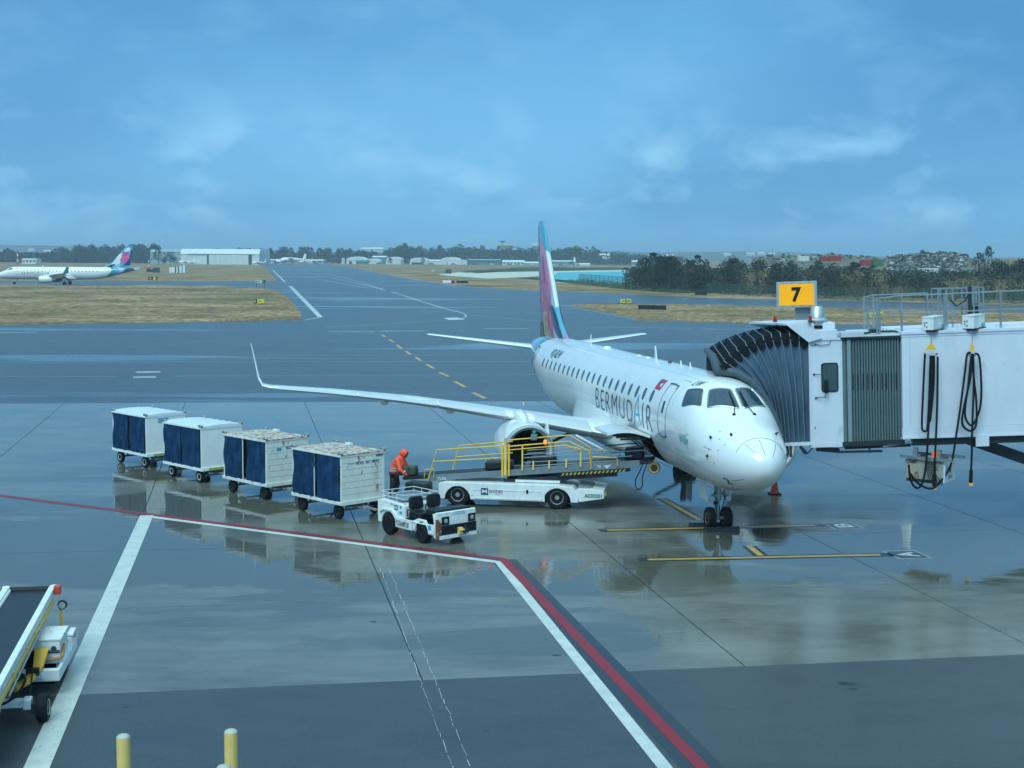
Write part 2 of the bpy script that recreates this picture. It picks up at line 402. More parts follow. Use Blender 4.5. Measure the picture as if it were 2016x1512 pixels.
# --- near service road and far taxiway asphalt
service_road = poly('service_road', [(-80, 27.2-80*.162), (80, 27.2+80*.162), (80, -40), (-80, -40)], .0, ASPH, kind='structure')
for sx in (0,):
    pass
yA, bA = YN(8)
side_l = [cross(-7, 0), cross(-7, 8)]; side_r = [cross(10, 0), cross(10, 8)]
poly('apron_edge', [(side_l[0][0], side_l[0][1]), side_l[1], (-260, 60), (-260, 10), (-80, 27.2-80*.162)], -.004, FARPAV, kind='structure')
poly('apron_edge', [side_r[0], (80, 27.2+80*.162), (260, 60), (260, 100), side_r[1]], -.004, FARPAV, kind='structure')

G2 = lambda *a: [gp(x, y) for x, y in a]
gl = G2((0, 640), (590, 628), (575, 600), (540, 572), (0, 560))
taxiway = poly('taxiway', [(-300, yA-300*bA*.5), (side_l[1][0], side_l[1][1]), cross(10, 8), (330, 110), (330, 180), (200, 190),
                           gp(2016, 641), gp(1500, 637), gp(1250, 627), gp(1180, 613), gp(1112, 601), gp(1180, 598), gp(1500, 603), gp(2016, 618), (330, 214), (330, 250), gp(2016, 601), gp(1700, 593), gp(1400, 587), gp(1100, 573),
                           gp(1000, 570), gp(900, 562), gp(820, 551), gp(760, 540), gp(715, 530), gp(690, 525), gp(640, 520), gp(505, 519.5),
                           gp(523, 524), gp(540, 545), gp(546, 553), gp(0, 553.5), (-330, 440), (-330, 400), gp(0, 561), gp(430, 563), gp(520, 568), gp(548, 573), gp(575, 593), gp(592, 615), gp(594, 628), gp(500, 631), gp(0, 640), (-300, 150)], -.004, TAXI, kind='structure')

# grass verges of raised rough turf beside the pavement
random.seed(3)
def turf(name, pts, mt, step=2.4, hgt=.10, parent=None, label=None):
    """grass strip with lumpy surface, clipped to the polygon"""
    pts = [Vector((p[0], p[1], 0)) for p in pts]
    bm = bmesh.new(); vs = [bm.verts.new(p) for p in pts]; f = bm.faces.new(vs)
    x0, x1 = min(p.x for p in pts), max(p.x for p in pts); y0, y1 = min(p.y for p in pts), max(p.y for p in pts)
    for ax, a, b in ((0, x0, x1), (1, y0, y1)):
        k = a+step
        while k < b:
            co = [0, 0, 0]; no = [0, 0, 0]; co[ax] = k; no[ax] = 1
            bmesh.ops.bisect_plane(bm, geom=bm.verts[:]+bm.edges[:]+bm.faces[:], plane_co=co, plane_no=no); k += step
    for v in bm.verts:
        edge = any(e.is_boundary for e in v.link_edges)
        v.co.z = -.01 if edge else .04+hgt*random.random()
    me = bpy.data.meshes.new(name); bm.normal_update()
    for f in bm.faces:
        if f.normal.z < 0: f.normal_flip()
    bm.to_mesh(me); bm.free()
    return finish(me, name, mt, parent, smooth=60, kind='structure')
turf('grass_verge', [(-110, 150)]+[gp(0, 640), gp(300, 635.5), gp(500, 631), gp(594, 628), gp(592, 615), gp(575, 593), gp(548, 573), gp(520, 568), gp(430, 563), gp(0, 561)]+[(-170, 372)], DRY, 4.5, .22)
turf('grass_verge', [gp(1112, 601), gp(1180, 613), gp(1250, 627), gp(1500, 637), gp(2016, 641), (90, 180), (110, 205), gp(2016, 618), gp(1500, 603), gp(1180, 598)], DRY, 2.6, .2)

# painted markings on the pavement
WLINE = mat('white_marking', (.56, .57, .54), .4, var=.15, vs=3, world=True, dirt=((.27, .27, .25), 6, .58, .10))
FWL = mat('worn_white_marking', (.36, .38, .38), .4, var=.2, vs=.6, world=True, dirt=((.09, .095, .10), 2, .56, .12))
REDLN = mat('red_marking', (.25, .010, .022), .45, var=.2, vs=2, world=True, spec=.35, dirt=((.11, .02, .03), 4, .58, .12))
YELLN = mat('yellow_marking', (.62, .34, .05), .32, var=.12, vs=3, world=True)
BLKLN = mat('black_marking', (.014, .018, .022), .3, var=.2, world=True)
GREYBOX = mat('grey_marking', (.30, .28, .25), .35, var=.15, world=True)
def band(name, pts, width, z, mt, parent, off=0.):
    """strip of constant width along a polyline on the ground, mitred"""
    pts = [Vector((p[0], p[1], 0)) for p in pts]; L = []; Rr = []
    for i, p in enumerate(pts):
        d0 = (p-pts[i-1]).normalized() if i else None; d1 = (pts[i+1]-p).normalized() if i < len(pts)-1 else None
        d = (d0+d1).normalized() if d0 and d1 else (d0 or d1)
        n_ = Vector((-d.y, d.x, 0)); k = 1/max(.4, n_.dot(Vector((-(d1 or d0).y, (d1 or d0).x, 0))))
        L.append(p+n_*(off+width/2)*k); Rr.append(p+n_*(off-width/2)*k)
    b = MB(); b.grid([[(q.x, q.y, z) for q in L], [(q.x, q.y, z) for q in Rr]])
    me = b.mesh(name)
    bm = bmesh.new(); bm.from_mesh(me)
    for f in bm.faces:
        f.normal_update()
        if f.normal.z < 0: f.normal_flip()
    bm.to_mesh(me); bm.free()
    return finish(me, name, mt, parent)
# red clearance line (white and red with black borders) and white lines
A0, A1, A2 = gp(-60, 968), gp(990, 1101), gp(1372, 1500); A2 = A1+(A2-A1)*1.9
wl0, wl1, wl2 = gp(285, 1016), gp(983, 1107), gp(1300, 1500); wl2 = wl1+(wl2-wl1)*1.9
band('red_line', [A0, A1, A2], .25, .006, REDLN, apron)
band('black_border', [A1+(A2-A1)*.002, A2], .70, .0025, BLKLN, apron)
band('black_border', [A0, A1], .36, .0025, mat('faint_border', (.07, .07, .07), .25, world=True), apron, off=-.02)
band('white_line', [wl0, wl1, wl2], .25, .0045, WLINE, apron)
band('white_line', [gp(289, 1015), gp(72, 1512), gp(-120, 2100)], .42, .0075, WLINE, apron)
# stop bars A and B with black borders
for (x0, y0, x1, y1, bx, ch) in ((1195, 1044, 1606, 1034.5, (1625, 1030, 1677, 1029, 1694, 1040, 1641, 1041), 'B'), (1275, 1102, 1733, 1092.5, (1750, 1087, 1795, 1086, 1822, 1097, 1775, 1098), 'A')):
    p, q = gp(x0, y0), gp(x1, y1); d = (q-p).normalized()
    band('black_border', [p-d*.25, q+d*.35], .46, .0025, BLKLN, apron); band('stop_line', [p, q], .17, .0055, YELLN, apron)
    c_ = [gp(bx[i], bx[i+1]) for i in (0, 2, 4, 6)]; m_ = sum(c_, Vector())/4
    dx = d; dy = Vector((-.19, .98, 0)).normalized()
    def quad(name, hx, hy, z, mt): return poly(name, [m_+dx*sx*hx+dy*sy*hy for sx, sy in ((-1, -1), (1, -1), (1, 1), (-1, 1))], z, mt, apron)
    quad('letter_box', .50, .55, .0025, GREYBOX); quad('letter_box', .42, .46, .005, BLUEP if False else mat('dark_blue_marking', (.02, .05, .08), .3, world=True))
    vs, fs = text_fit(ch, .62, .55, bold=.03); b = MB()
    o_ = m_-dy*.31+dx*.28
    b.add([o_+dy*v[0]-dx*v[1]+Vector((0, 0, .008)) for v in vs], fs); b.build('stand_letter', mat('letter_marking', (.5, .48, .44), .4, world=True), apron, fix=False)
p0, p1 = gp(1474, 1075), gp(1498, 1094)
band('black_border', [p0, p1], .42, .003, BLKLN, apron); band('lead_in_line', [p0, p1], .18, .0065, YELLN, apron)
p0, p1 = gp(1302, 981), gp(1378, 1024)
band('black_border', [p0, p1], .40, .003, BLKLN, apron); band('lead_in_line', [p0, p1], .19, .0065, YELLN, apron)
band('lead_in_line', [gp(1110, 874), gp(1150, 893)], .19, .0065, YELLN, apron)
# two rough scratches of white chalk, dotted
random.seed(5)
for o_ in (0, .42):
    a, b_ = gp(748+o_*40, 1118), gp(897+o_*90, 1530); L = (b_-a).length; t_ = 0.; mb_ = MB()
    while t_ < L:
        s_ = random.uniform(.12, .7); p = a+(b_-a)*t_/L; q = a+(b_-a)*min(1, (t_+s_)/L); j_ = Vector((random.gauss(0, .012), 0, 0)); j2 = Vector((random.gauss(0, .012), 0, 0))
        wd = random.uniform(.002, .007); zz = Vector((0, 0, .0065))
        mb_.add([p+j_+zz-Vector((wd, 0, 0)), p+j_+zz+Vector((wd, 0, 0)), q+j2+zz+Vector((wd, 0, 0)), q+j2+zz-Vector((wd, 0, 0))], [(0, 1, 2, 3)]); t_ += s_+random.uniform(.0, .18)
    mb_.build('scratched_line', WLINE, service_road, fix=False)
for px_c in (943, 964):
    poly('red_dash', [gp(px_c-2, 1119), gp(px_c+1, 1110), gp(px_c+5, 1111), gp(px_c+1, 1120)], .0065, mat('orange_red_dash', (.5, .07, .04), .4, world=True), apron)

random.seed(44)
for cx_, cy_, r_ in ((1668, 1346, .20), (1680, 1356, .10), (957, 1438, .06), (248, 1392, .07), (735, 1224, .08), (1095, 1290, .1)):
    c_ = gp(cx_, cy_); poly('oil_stain', [c_+Vector((r_*random.uniform(.5, 1.3)*math.cos(a), .7*r_*random.uniform(.5, 1.3)*math.sin(a), 0)) for a in np.linspace(0, 2*PI, 14, endpoint=False)], .003, BLKLN, service_road)
# far markings
def tl(name, x0, y0, x1, y1, wd, mt=FWL): return band(name, [gp(x0, y0), gp(x1, y1)], wd, .003, mt, taxiway)
tl('edge_line', -60, 701.5, 1075, 698.5, .16); tl('edge_line', -60, 714, 1075, 711.5, .16)
tl('edge_line', -60, 742, 226, 741.2, .15); tl('edge_line', 347, 740.5, 1060, 737.5, .15)
for a, b_ in ((0, 62), (145, 230), (310, 390), (465, 530), (620, 690)): tl('dashed_line', a, 707.5, b_, 707, .15)
for a, b_, y_ in ((-70, 72, 655), (645, 738, 653.5), (746, 839, 652), (953, 1041, 647)): tl('thick_dash', a, y_, b_, y_-.4, .55, WLINE)
for a, b_, c2, d2 in ((752, 659, 759, 663.5), (766, 668, 775, 673.5), (781, 679, 791, 686.5), (799, 691.5, 809, 698), (818, 703.5, 829, 710.5), (840, 717, 854, 725.5), (865, 733, 883, 741.5), (895, 751, 916, 762), (931, 773, 955, 784.5)):
    tl('lead_in_dash', a, b_, c2, d2, .26, YELLN)
for x0, y0, x1, y1 in ((268, 733, 316, 732), (262, 743, 307, 742)):
    band('hatched_box', [gp(x0, y0), gp(x1, y1)], 1.3, .003, FWL, taxiway)
tl('holding_line', 569, 563, 628, 624, .35, WLINE); tl('holding_line', 573, 563, 633, 624, .35, WLINE)
band('edge_line', [gp(600, 630), gp(618, 627), gp(632, 624)], .3, .0035, WLINE, taxiway)
tl('holding_line', 537, 532, 561, 555, .5, WLINE)
band('taxi_centreline', [gp(640, 538), gp(700, 553), gp(760, 571), gp(840, 596.5), (gp(880, 609)+gp(860, 603))/2, gp(910, 616)], .3, .003, WLINE, taxiway)
band('taxi_centreline', [gp(910, 616), gp(917, 620), gp(917, 624), gp(905, 628), gp(870, 631), gp(800, 635.5), gp(730, 640), gp(640, 643.5)], .3, .003, FWL, taxiway)
band('taxi_centreline', [gp(917, 620), gp(960, 624), gp(1060, 632)], .25, .0031, FWL, taxiway)
poly('runway_edge_patch', [gp(873, 626), gp(900, 625), gp(916, 629), gp(885, 630)], .0045, WLINE, taxiway)
band('runway_edge_line', [gp(700, 528), gp(760, 540), gp(820, 551), gp(900, 563), gp(1000, 570.5), gp(1060, 573.5)], .5, .003, FWL, taxiway)
band('edge_line', [gp(1100, 600), gp(1180, 615), gp(1250, 629), gp(1380, 635)], .2, .003, FWL, taxiway)
tl('edge_line', 1340, 652, 1480, 656, .2); tl('edge_line', 1345, 590, 1356, 586.5, .3); tl('edge_line', 1620, 589.5, 1760, 592.5, .3)
for x0, y0, x1, y1 in ((600, 545, 720, 567), (625, 540, 770, 574)): tl('tyre_mark_wet', x0, y0, x1, y1, .9, mat('polished_wet_track', (.05, .055, .06), .10, world=True))

# ================================================================== water, beach, scrub
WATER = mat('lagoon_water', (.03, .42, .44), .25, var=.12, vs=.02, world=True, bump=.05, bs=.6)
SAND = mat('pale_sand', (.55, .53, .46), .8, var=.1, vs=.05, world=True)
poly('beach', [gp(860, 541), gp(900, 536), gp(1000, 534), gp(1240, 531.5), gp(1240, 536), gp(1100, 540), gp(1040, 545), gp(960, 548.5), gp(900, 544)], -.02, SAND, kind='structure')
poly('water', [gp(1098, 536), gp(1246, 534), gp(1262, 545), gp(1245, 561), gp(1180, 560), gp(1120, 553), gp(1085, 549)], -.012, WATER, kind='structure')
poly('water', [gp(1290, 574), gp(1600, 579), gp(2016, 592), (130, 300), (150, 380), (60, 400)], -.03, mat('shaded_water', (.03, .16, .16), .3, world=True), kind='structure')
poly('beach', [gp(1092, 552), gp(1130, 553.5), gp(1172, 556), gp(1130, 558), gp(1092, 556)], -.008, SAND, kind='structure')
turf('scrub_strip', [gp(905, 537), gp(1235, 531), gp(1235, 527), gp(1000, 528)], GREEN, 14, .8)
turf('scrub_strip', [gp(1010, 546), gp(1085, 549), gp(1160, 556), gp(1230, 562), gp(1330, 572), gp(1420, 576), gp(1330, 577), gp(1200, 566), gp(1060, 551)], GREEN, 7, .8)
turf('scrub_strip', [gp(905, 534), gp(960, 532), gp(990, 535), gp(940, 538)], GREEN, 9, .6)
# ================================================================== airliner
ST = np.array([(0,2.52,2.40,.06,2.46),(.12,2.80,2.13,.34,2.46),(.35,3.03,1.93,.58,2.47),(.8,3.30,1.73,.86,2.50),(1.3,3.50,1.59,1.06,2.56),
(1.8,3.67,1.50,1.20,2.66),(2.2,3.84,1.45,1.28,2.76),(2.75,4.18,1.41,1.36,2.90),(3.3,4.48,1.39,1.42,3.02),(4.0,4.64,1.38,1.47,3.12),
(5,4.71,1.38,1.498,3.2),(6,4.73,1.38,1.505,3.22),(12,4.73,1.38,1.505,3.22),(24,4.73,1.38,1.505,3.22),(26,4.73,1.50,1.49,3.25),(28,4.73,1.82,1.42,3.35),
(30,4.71,2.25,1.26,3.5),(32,4.65,2.78,1.0,3.7),(34,4.52,3.35,.66,3.9),(35.5,4.35,3.75,.36,4.05),(36.24,4.2,3.9,.17,4.05)])
SS = np.sqrt(ST[:, 0])
def _tan(c):
    y = ST[:, c]; m = np.diff(y)/np.diff(SS); d = np.zeros(len(y)); d[0] = m[0]; d[-1] = m[-1]
    for i in range(1, len(y)-1): d[i] = 0 if m[i-1]*m[i] <= 0 else 2*m[i-1]*m[i]/(m[i-1]+m[i])
    return d
TD = [None]+[_tan(c) for c in range(1, 5)]
def sec(x):
    s = math.sqrt(min(max(x, 0), 36.24)); i = min(max(int(np.searchsorted(SS, s))-1, 0), len(SS)-2)
    h = SS[i+1]-SS[i]; t = (s-SS[i])/h; o = []
    for c in range(1, 5):
        y = ST[:, c]; d = TD[c]
        o.append(float((2*t**3-3*t**2+1)*y[i]+(t**3-2*t**2+t)*h*d[i]+(-2*t**3+3*t**2)*y[i+1]+(t**3-t**2)*h*d[i+1]))
    return o
def sp(x, th, side=1, off=0.):
    """point on the skin: x aft of the nose, th from the crown (0) to the keel (pi), side +1 starboard"""
    def q(x, th):
        zt, zb, hw, zc = sec(x); c, s = math.cos(th), math.sin(th)
        return Vector((x, side*hw*math.copysign(abs(s)**.92, s), zc+((zt-zc) if c > 0 else (zc-zb))*c))
    p = q(x, th)
    if off:
        e = 1e-3; n_ = (q(x+e, th)-q(max(x-e, 0), th)).cross(q(x, th+e)-q(x, th-e)).normalized()
        if n_.dot(p-Vector((x+ (0.3 if x < 1 else 0), 0, sec(x)[3]))) < 0: n_ = -n_
        p = p+n_*off
    return p
def z2th(x, z):
    zt, zb, hw, zc = sec(x)
    c = (z-zc)/((zt-zc) if z > zc else (zc-zb)); return math.acos(max(-1, min(1, c)))
def skin_fan(b, outline, side, off, rings=3):
    """star shaped patch, outline = list of (x, th)"""
    cx = sum(p[0] for p in outline)/len(outline); ct = sum(p[1] for p in outline)/len(outline); n_ = len(outline)
    vs = [sp(cx, ct, side, off)]; fs = []
    for r in range(1, rings+1):
        f = r/rings; vs += [sp(cx+(x-cx)*f, ct+(t-ct)*f, side, off) for x, t in outline]
    fs += [(0, 1+k, 1+(k+1) % n_) for k in range(n_)]
    for r in range(1, rings):
        a, c = 1+(r-1)*n_, 1+r*n_; fs += [(a+k, c+k, c+(k+1) % n_, a+(k+1) % n_) for k in range(n_)]
    if side < 0: fs = [f[::-1] for f in fs]
    b.add(vs, fs)
def dens(poly_, m_=6, rc=.0):
    o = []
    for i, p in enumerate(poly_):
        q = poly_[(i+1) % len(poly_)]
        o += [(p[0]+(q[0]-p[0])*k/m_, p[1]+(q[1]-p[1])*k/m_) for k in range(m_)]
    return o
def rnd(poly_, r=.15, m_=3):
    """round the corners of a convex polygon in (x, th)"""
    o = []; n_ = len(poly_)
    for i in range(n_):
        p = np.array(poly_[i]); a = np.array(poly_[i-1]); b = np.array(poly_[(i+1) % n_])
        s_, e_ = p+(a-p)*r, p+(b-p)*r
        o += [tuple((1-t)**2*s_+2*t*(1-t)*p+t*t*e_) for t in np.linspace(0, 1, m_+1)]
        o += [tuple(e_+(b+(p-b)*r-e_)*t) for t in (.25, .5, .75)]
    return o
def skin_line(b, pts, side, off, wd, closed=False):
    P = [sp(x, t, side, off) for x, t in pts]
    if closed: P.append(P[0])
    b.tube(P, wd/2, 4, cap=False)
def skin_text(txt, x0, x1, z0, z1, side, mt, parent, bold=0., shear=0., name='lettering', space=1., th=True, label=None):
    """x0 left end, x1 right end as read"""
    w_ = abs(x1-x0); vs, fs = text_fit(txt, w_, z1-z0, space, shear, bold, cut=.12); b = MB(); out_ = []
    for v in vs:
        x = x0+(x1-x0)*v[0]/w_; z = z0+v[1]; out_.append(sp(x, z2th(x, z), side, .008))
    b.add(out_, fs); return b.build(name, mt, parent, fix=False, label=label)

TAIL1 = mat('tail_cyan', (.08, .36, .50), .25, var=.15, vs=1.5, coat=.5)
TAIL2 = mat('tail_magenta', (.62, .05, .32), .25, var=.2, vs=1.5, coat=.5)
TAIL3 = mat('tail_coral', (.80, .14, .22), .25, var=.2, coat=.5)
TAIL4 = mat('tail_lilac', (.42, .48, .72), .25, var=.1, coat=.5)
TAIL5 = mat('tail_navy', (.012, .03, .14), .25, var=.2, coat=.5)
TAIL6 = mat('tail_black', (.012, .02, .025), .25, var=.3, vs=8, dirt=((.35, .42, .2), 16, .66, .03), coat=.5)
TAIL7 = mat('tail_teal', (.02, .28, .30), .25, var=.15, coat=.5)
TAIL8 = mat('tail_yellow', (.50, .46, .16), .25, var=.15, coat=.5)
TAILW = mat('tail_white', (.74, .77, .80), .25, var=.04, coat=.5)
SEAM = mat('seam_grey', (.42, .46, .48), .5)
FAN = mat('fan_titanium', (.10, .11, .12), .3, metal=.8, var=.2)

def make_airliner(near, label, loc, rot, gear_up=0.):
    root = empty('airliner', loc, rot=rot, label=label, cat='airliner')
    # --- fuselage, with the starboard front cargo door opening left out on the near one
    tab = sorted(set([0, .02, .06, .12, .2, .3, .42, .56, .72, .9, 1.1, 1.3, 1.5, 1.7, 1.9, 2.1, 2.3, 2.5, 2.7, 2.9, 3.1, 3.3, 3.55, 3.8, 4.1, 4.5]+[5+.5*k for k in range(5)]+[7.1, 7.6, 8.1, 8.6, 9.0]+[9.5+.75*k for k in range(35)]+[36.24]))
    ths = sorted(set([round(PI*k/20, 5) for k in range(21)]+[round(z2th(8, z), 5) for z in (2.45, 1.58)]))
    b = MB(); nt_ = len(ths)
    rows = []
    for x in tab:
        rows.append([sp(x, t, 1) for t in ths]+[sp(x, t, -1) for t in ths[-2:0:-1]])
    nj = len(rows[0]); vs = [p for r in rows for p in r]; fs = []
    tl_, th_ = z2th(8, 2.45)-1e-3, z2th(8, 1.58)+1e-3
    for i in range(len(tab)-1):
        for j in range(nj):
            if near and 7.1 <= tab[i] < 8.99 and j < nt_-1 and ths[j] >= tl_ and ths[j+1] <= th_: continue
            fs.append((i*nj+j, i*nj+(j+1) % nj, (i+1)*nj+(j+1) % nj, (i+1)*nj+j))
    fs.append(tuple(range(nj-1, -1, -1))); fs.append(tuple(range((len(tab)-1)*nj, len(tab)*nj)))
    b.add(vs, fs); fus = b.build('fuselage', PLANE, root, smooth=50)
    if near:
        h = MB(); lo, hi = (7.1, .15, 1.55), (9.0, 1.30, 2.47)
        x0, y0, z0 = lo; x1, y1, z1 = hi; yb = sp(8, z2th(8, 1.58)).y-.03; yt = sp(8, z2th(8, 2.45)).y-.03
        h.add([(x0, yb, z0+.03), (x1, yb, z0+.03), (x1, yt, z1), (x0, yt, z1), (x0, y0, z0), (x1, y0, z0), (x1, y0, z1), (x0, y0, z1)],
              [(4, 5, 6, 7), (0, 1, 5, 4), (3, 7, 6, 2), (0, 4, 7, 3), (1, 2, 6, 5)])
        h.build('cargo_hold', VOID, root, fix=False)
        # open door panel, hinged at its top edge
        P = []; hz = 2.49
        hy = sp(8, z2th(8, hz)).y
        for i in range(9):
            a = R(-28)+i/8*R(58); 
            d_ = i/8*1.45
            P.append([Vector((x, hy+.05+d_*math.cos(R(8))*1.0, hz+.06+.13*math.sin(PI*i/8)+d_*.07)) for x in (7.12, 7.6, 8.1, 8.6, 8.98)])
        dp_ = MB(); dp_.grid(P); dp_.grid([[p-Vector((0, 0, .09)) for p in r] for r in P])
        dp_.grid([P[-1], [p-Vector((0, 0, .09)) for p in P[-1]]]); dp_.grid([[r[0] for r in P], [r[0]-Vector((0, 0, .09)) for r in P]]); dp_.grid([[r[-1] for r in P], [r[-1]-Vector((0, 0, .09)) for r in P]])
        door_ = dp_.build('cargo_door', PLANE, root, smooth=40)
        r_ = MB()
        for x in (7.3, 7.9, 8.4, 8.85): r_.bar((x, hy+.12, hz-.06), (x, hy+1.0, hz-.08), .05, .06)
        r_.bar((7.2, hy+.5, hz-.05), (8.9, hy+.5, hz-.05), .04, .05); r_.build('door_frame', DARK, door_)
        [MB().tube([(x, hy+.02, 2.05), (x, hy+.62, 2.46)], .02, 6).build('door_strut', DARK, root) for x in (7.25, 8.85)]
    # --- radome seams and small probes
    b = MB(); b.tube([sp(.62, abs(t), 1 if t >= 0 else -1, .0015) for t in np.linspace(-1.1, 1.1, 24)], .006, 4, cap=False); b.build('radome_seam', GREYINK, root)
    for t, sd_, xa, xb in ((.62, 1, .1, .55), (.05, 1, .1, .55), (.62, -1, .1, .55), (2.3, 1, .45, .95), (2.3, -1, .45, .95)):
        b = MB(); skin_line(b, [(x, t) for x in np.linspace(xa, xb, 6)], sd_, .002, .013); b.build('radome_strip', GREYINK, root)
    for x, t in ((1.75, 1.10), (1.15, .68), (1.7, 1.62)):
        for sd_ in (1, -1):
            p = sp(x, t, sd_); q = sp(x, t, sd_, .07); b = MB(); b.tube([p, q], [.045, .02], 8); b.bar(q, q+Vector((-.12, 0, 0)), .02, .02); b.build('air_data_probe', DARK, root)
    if near:
        def mark(pts_, wd_): b = MB(); skin_line(b, pts_, 1, .003, wd_); b.build('stencil_mark', GREYINK, root)
        for x, t in ((1.35, .98), (1.55, .80), (1.2, 1.3), (1.35, 1.72), (1.62, 1.42), (1.05, 1.05), (3.0, 1.5)):
            mark([(x, t), (x+.06, t), (x+.06, t+.05)], .010)
        mark([(1.55, 1.40), (1.95, 1.45)], .014)
        for x0_, t_ in ((3.6, 1.95), (4.6, .55)): mark([(x0_+k*.15, t_) for k in range(6)], .010)
        skin_text('LW', 4.40, 3.85, 4.40, 4.54, 1, INK, root, bold=.01, shear=.3)
        skin_text('Willy', 3.72, 2.98, 2.62, 3.02, 1, TEALP, root, bold=.005, shear=.1)
        skin_text('2', 1.25, 1.02, 1.83, 2.02, 1, GREYINK, root, bold=.02)
        skin_text('VQ-BLW', 25.6, 23.4, 3.98, 4.38, 1, INK, root, bold=.01)
        for x_ in (4.72, 9.6, 13.8, 20.4, 25.2):
            b = MB(); b.tube([sp(x_, abs(t), 1 if t >= 0 else -1, .0) for t in np.linspace(-2.9, 2.9, 60)], .004, 4, cap=False); b.build('panel_seam', SEAM, root)
        for t_ in (.42, 1.62, 2.15):
            for sd_ in (1, -1): b = MB(); b.tube([sp(x_, t_, sd_, .0) for x_ in np.linspace(4.72 if t_ < 2 else 1.0, 26, 60)], .0035, 4, cap=False); b.build('panel_seam', SEAM, root)
        # ensign
        fl = MB(); skin_fan(fl, dens([(7.3, .70), (6.62, .70), (6.62, .98), (7.3, .98)], 4), 1, .005); f_ = fl.build('ensign', mat('ensign_red', (.48, .01, .02), .3), root, fix=False)
        fl = MB(); skin_fan(fl, dens([(7.3, .70), (6.98, .70), (6.98, .83), (7.3, .83)], 3), 1, .008, 2); fl.build('ensign_canton', mat('ensign_canton', (.10, .08, .22), .3), f_, fix=False)
        fl = MB(); skin_fan(fl, [(6.82+.10*math.cos(a), .85+.055*math.sin(a)) for a in np.linspace(0, 2*PI, 12, endpoint=False)], 1, .008, 2); fl.build('ensign_shield', WHITE, f_, fix=False)
    sides = ((1, 1), (-1, -1))
    for sd_ in (1, -1):
        if sd_ > 0: skin_text('BERMUD', 14.95, 9.25, 2.72, 3.47, 1, INK, root, bold=-.015, space=1.2); skin_text('A', 9.15, 8.15, 2.72, 3.75, 1, LBLUEP, root, bold=-.02); skin_text('IR', 7.95, 6.75, 2.70, 3.53, 1, INK, root, bold=-.012, space=1.3)
        else: skin_text('BERMUD', 6.6, 11.4, 2.55, 3.35, -1, INK, root, bold=-.012, space=1.25); skin_text('A', 11.5, 12.6, 2.55, 3.5, -1, LBLUEP, root, bold=-.02); skin_text('IR', 12.8, 13.9, 2.55, 3.35, -1, INK, root, bold=-.012, space=1.3)
    # --- cabin windows
    for sd_ in (1, -1):
        for k in range(21):
            x = 7.18+.957*k
            tw_ = 1.150+.0055*(x-7.2)
            ol = [(x+.155*np.sign(math.cos(a))*abs(math.cos(a))**.7, tw_+.145*np.sign(math.sin(a))*abs(math.sin(a))**.8) for a in np.linspace(0, 2*PI, 16, endpoint=False)]
            b = MB(); skin_fan(b, ol, sd_, .006, 2); b.build('cabin_window', WINGLASS, root, fix=False)
        # flight deck panes
        for pl in ([(3.31, .44), (3.08, .035), (2.26, .035), (2.70, .69)], [(4.25, .74), (3.52, .54), (2.95, .79), (3.90, 1.10)]):
            b = MB(); o2 = rnd(pl, .10); skin_fan(b, o2, sd_, .012, 5); pn = b.build('windshield_pane', GLASS, root, smooth=60, fix=False)
            b = MB(); skin_line(b, o2, sd_, .010, .045, True); b.build('pane_frame', ALU if pl[0][0] < 4 else GREYINK, pn, smooth=60)
        if near:
            b = MB(); a_ = sp(1.98, .22, sd_, .02); c_ = sp(2.35, .12, sd_, .05); d_ = sp(2.95, .10, sd_, .04)
            b.tube([a_, c_], .013, 6); b.bar(c_, d_, .02, .03); b.tube([c_-Vector((.1, 0, 0)), d_], .012, 5); b.tube([a_, a_+Vector((.06, 0, 0))], .045, 8); b.build('wiper', BLACK, root)
        # doors: seams and handle
        for x0_, x1_, t0, t1 in ((5.12, 6.0, .74, 1.84), (29.0, 29.7, .85, 1.8)):
            if near and sd_ < 0 and x0_ < 10: continue
            b = MB(); o2 = rnd([(x1_, t0), (x0_, t0), (x0_, t1), (x1_, t1)], .16, 4); skin_line(b, o2, sd_, .004, .028, True)
            dr = b.build('cabin_door', mat('door_seam', (.16, .20, .22), .4), root)
            b = MB(); skin_fan(b, rnd([(x0_+.62*(x1_-x0_), 1.16), (x0_+.4*(x1_-x0_), 1.16), (x0_+.4*(x1_-x0_), 1.42), (x0_+.62*(x1_-x0_), 1.42)], .2), sd_, .006); b.build('door_handle', INK, dr, fix=False)
            b = MB(); skin_line(b, [(x1_, t1-.01), ((x0_+x1_)/2, t1+.012), (x0_, t1-.01)], sd_, .012, .06); skin_line(b, [(x1_, t0+.01), ((x0_+x1_)/2, t0-.004), (x0_, t0+.01), (x0_, t0+.1)], sd_, .012, .06); b.build('door_scuff_plate', GREYINK, dr)
    # --- crown antennas
    b = MB()
    for x, h_, sz in ((29.0, .34, .1), (22.6, .42, .04), (11.8, .48, .12), (8.6, .16, .05), (7.5, .16, .05)):
        z = sec(x)[0]; b.prism([(x-sz, z-.02), (x+sz*1.3, z-.02), (x+sz*1.7, z+h_), (x+sz*.9, z+h_)], -.015, .015, 'Y')
    b.lathe([(.26, 4.70), (.25, 4.76), (.15, 4.81), (.02, 4.82)], 16, (19.5, 0, 0), sx=.7)
    for x in (12.9, 14.2): b.lathe([(.1, 4.71), (.09, 4.75), (.02, 4.77)], 10, (x, 0, 0))
    b.build('antenna', WHITE, root, smooth=40)
    b = MB(); b.lathe([(.07, 4.72), (.065, 4.77), (.04, 4.80), (.01, 4.81)], 12, (10.0, 0, 0)); b.build('anti_collision_lamp', mat('dark_red_lens', (.06, .02, .03), .2), root, smooth=40)
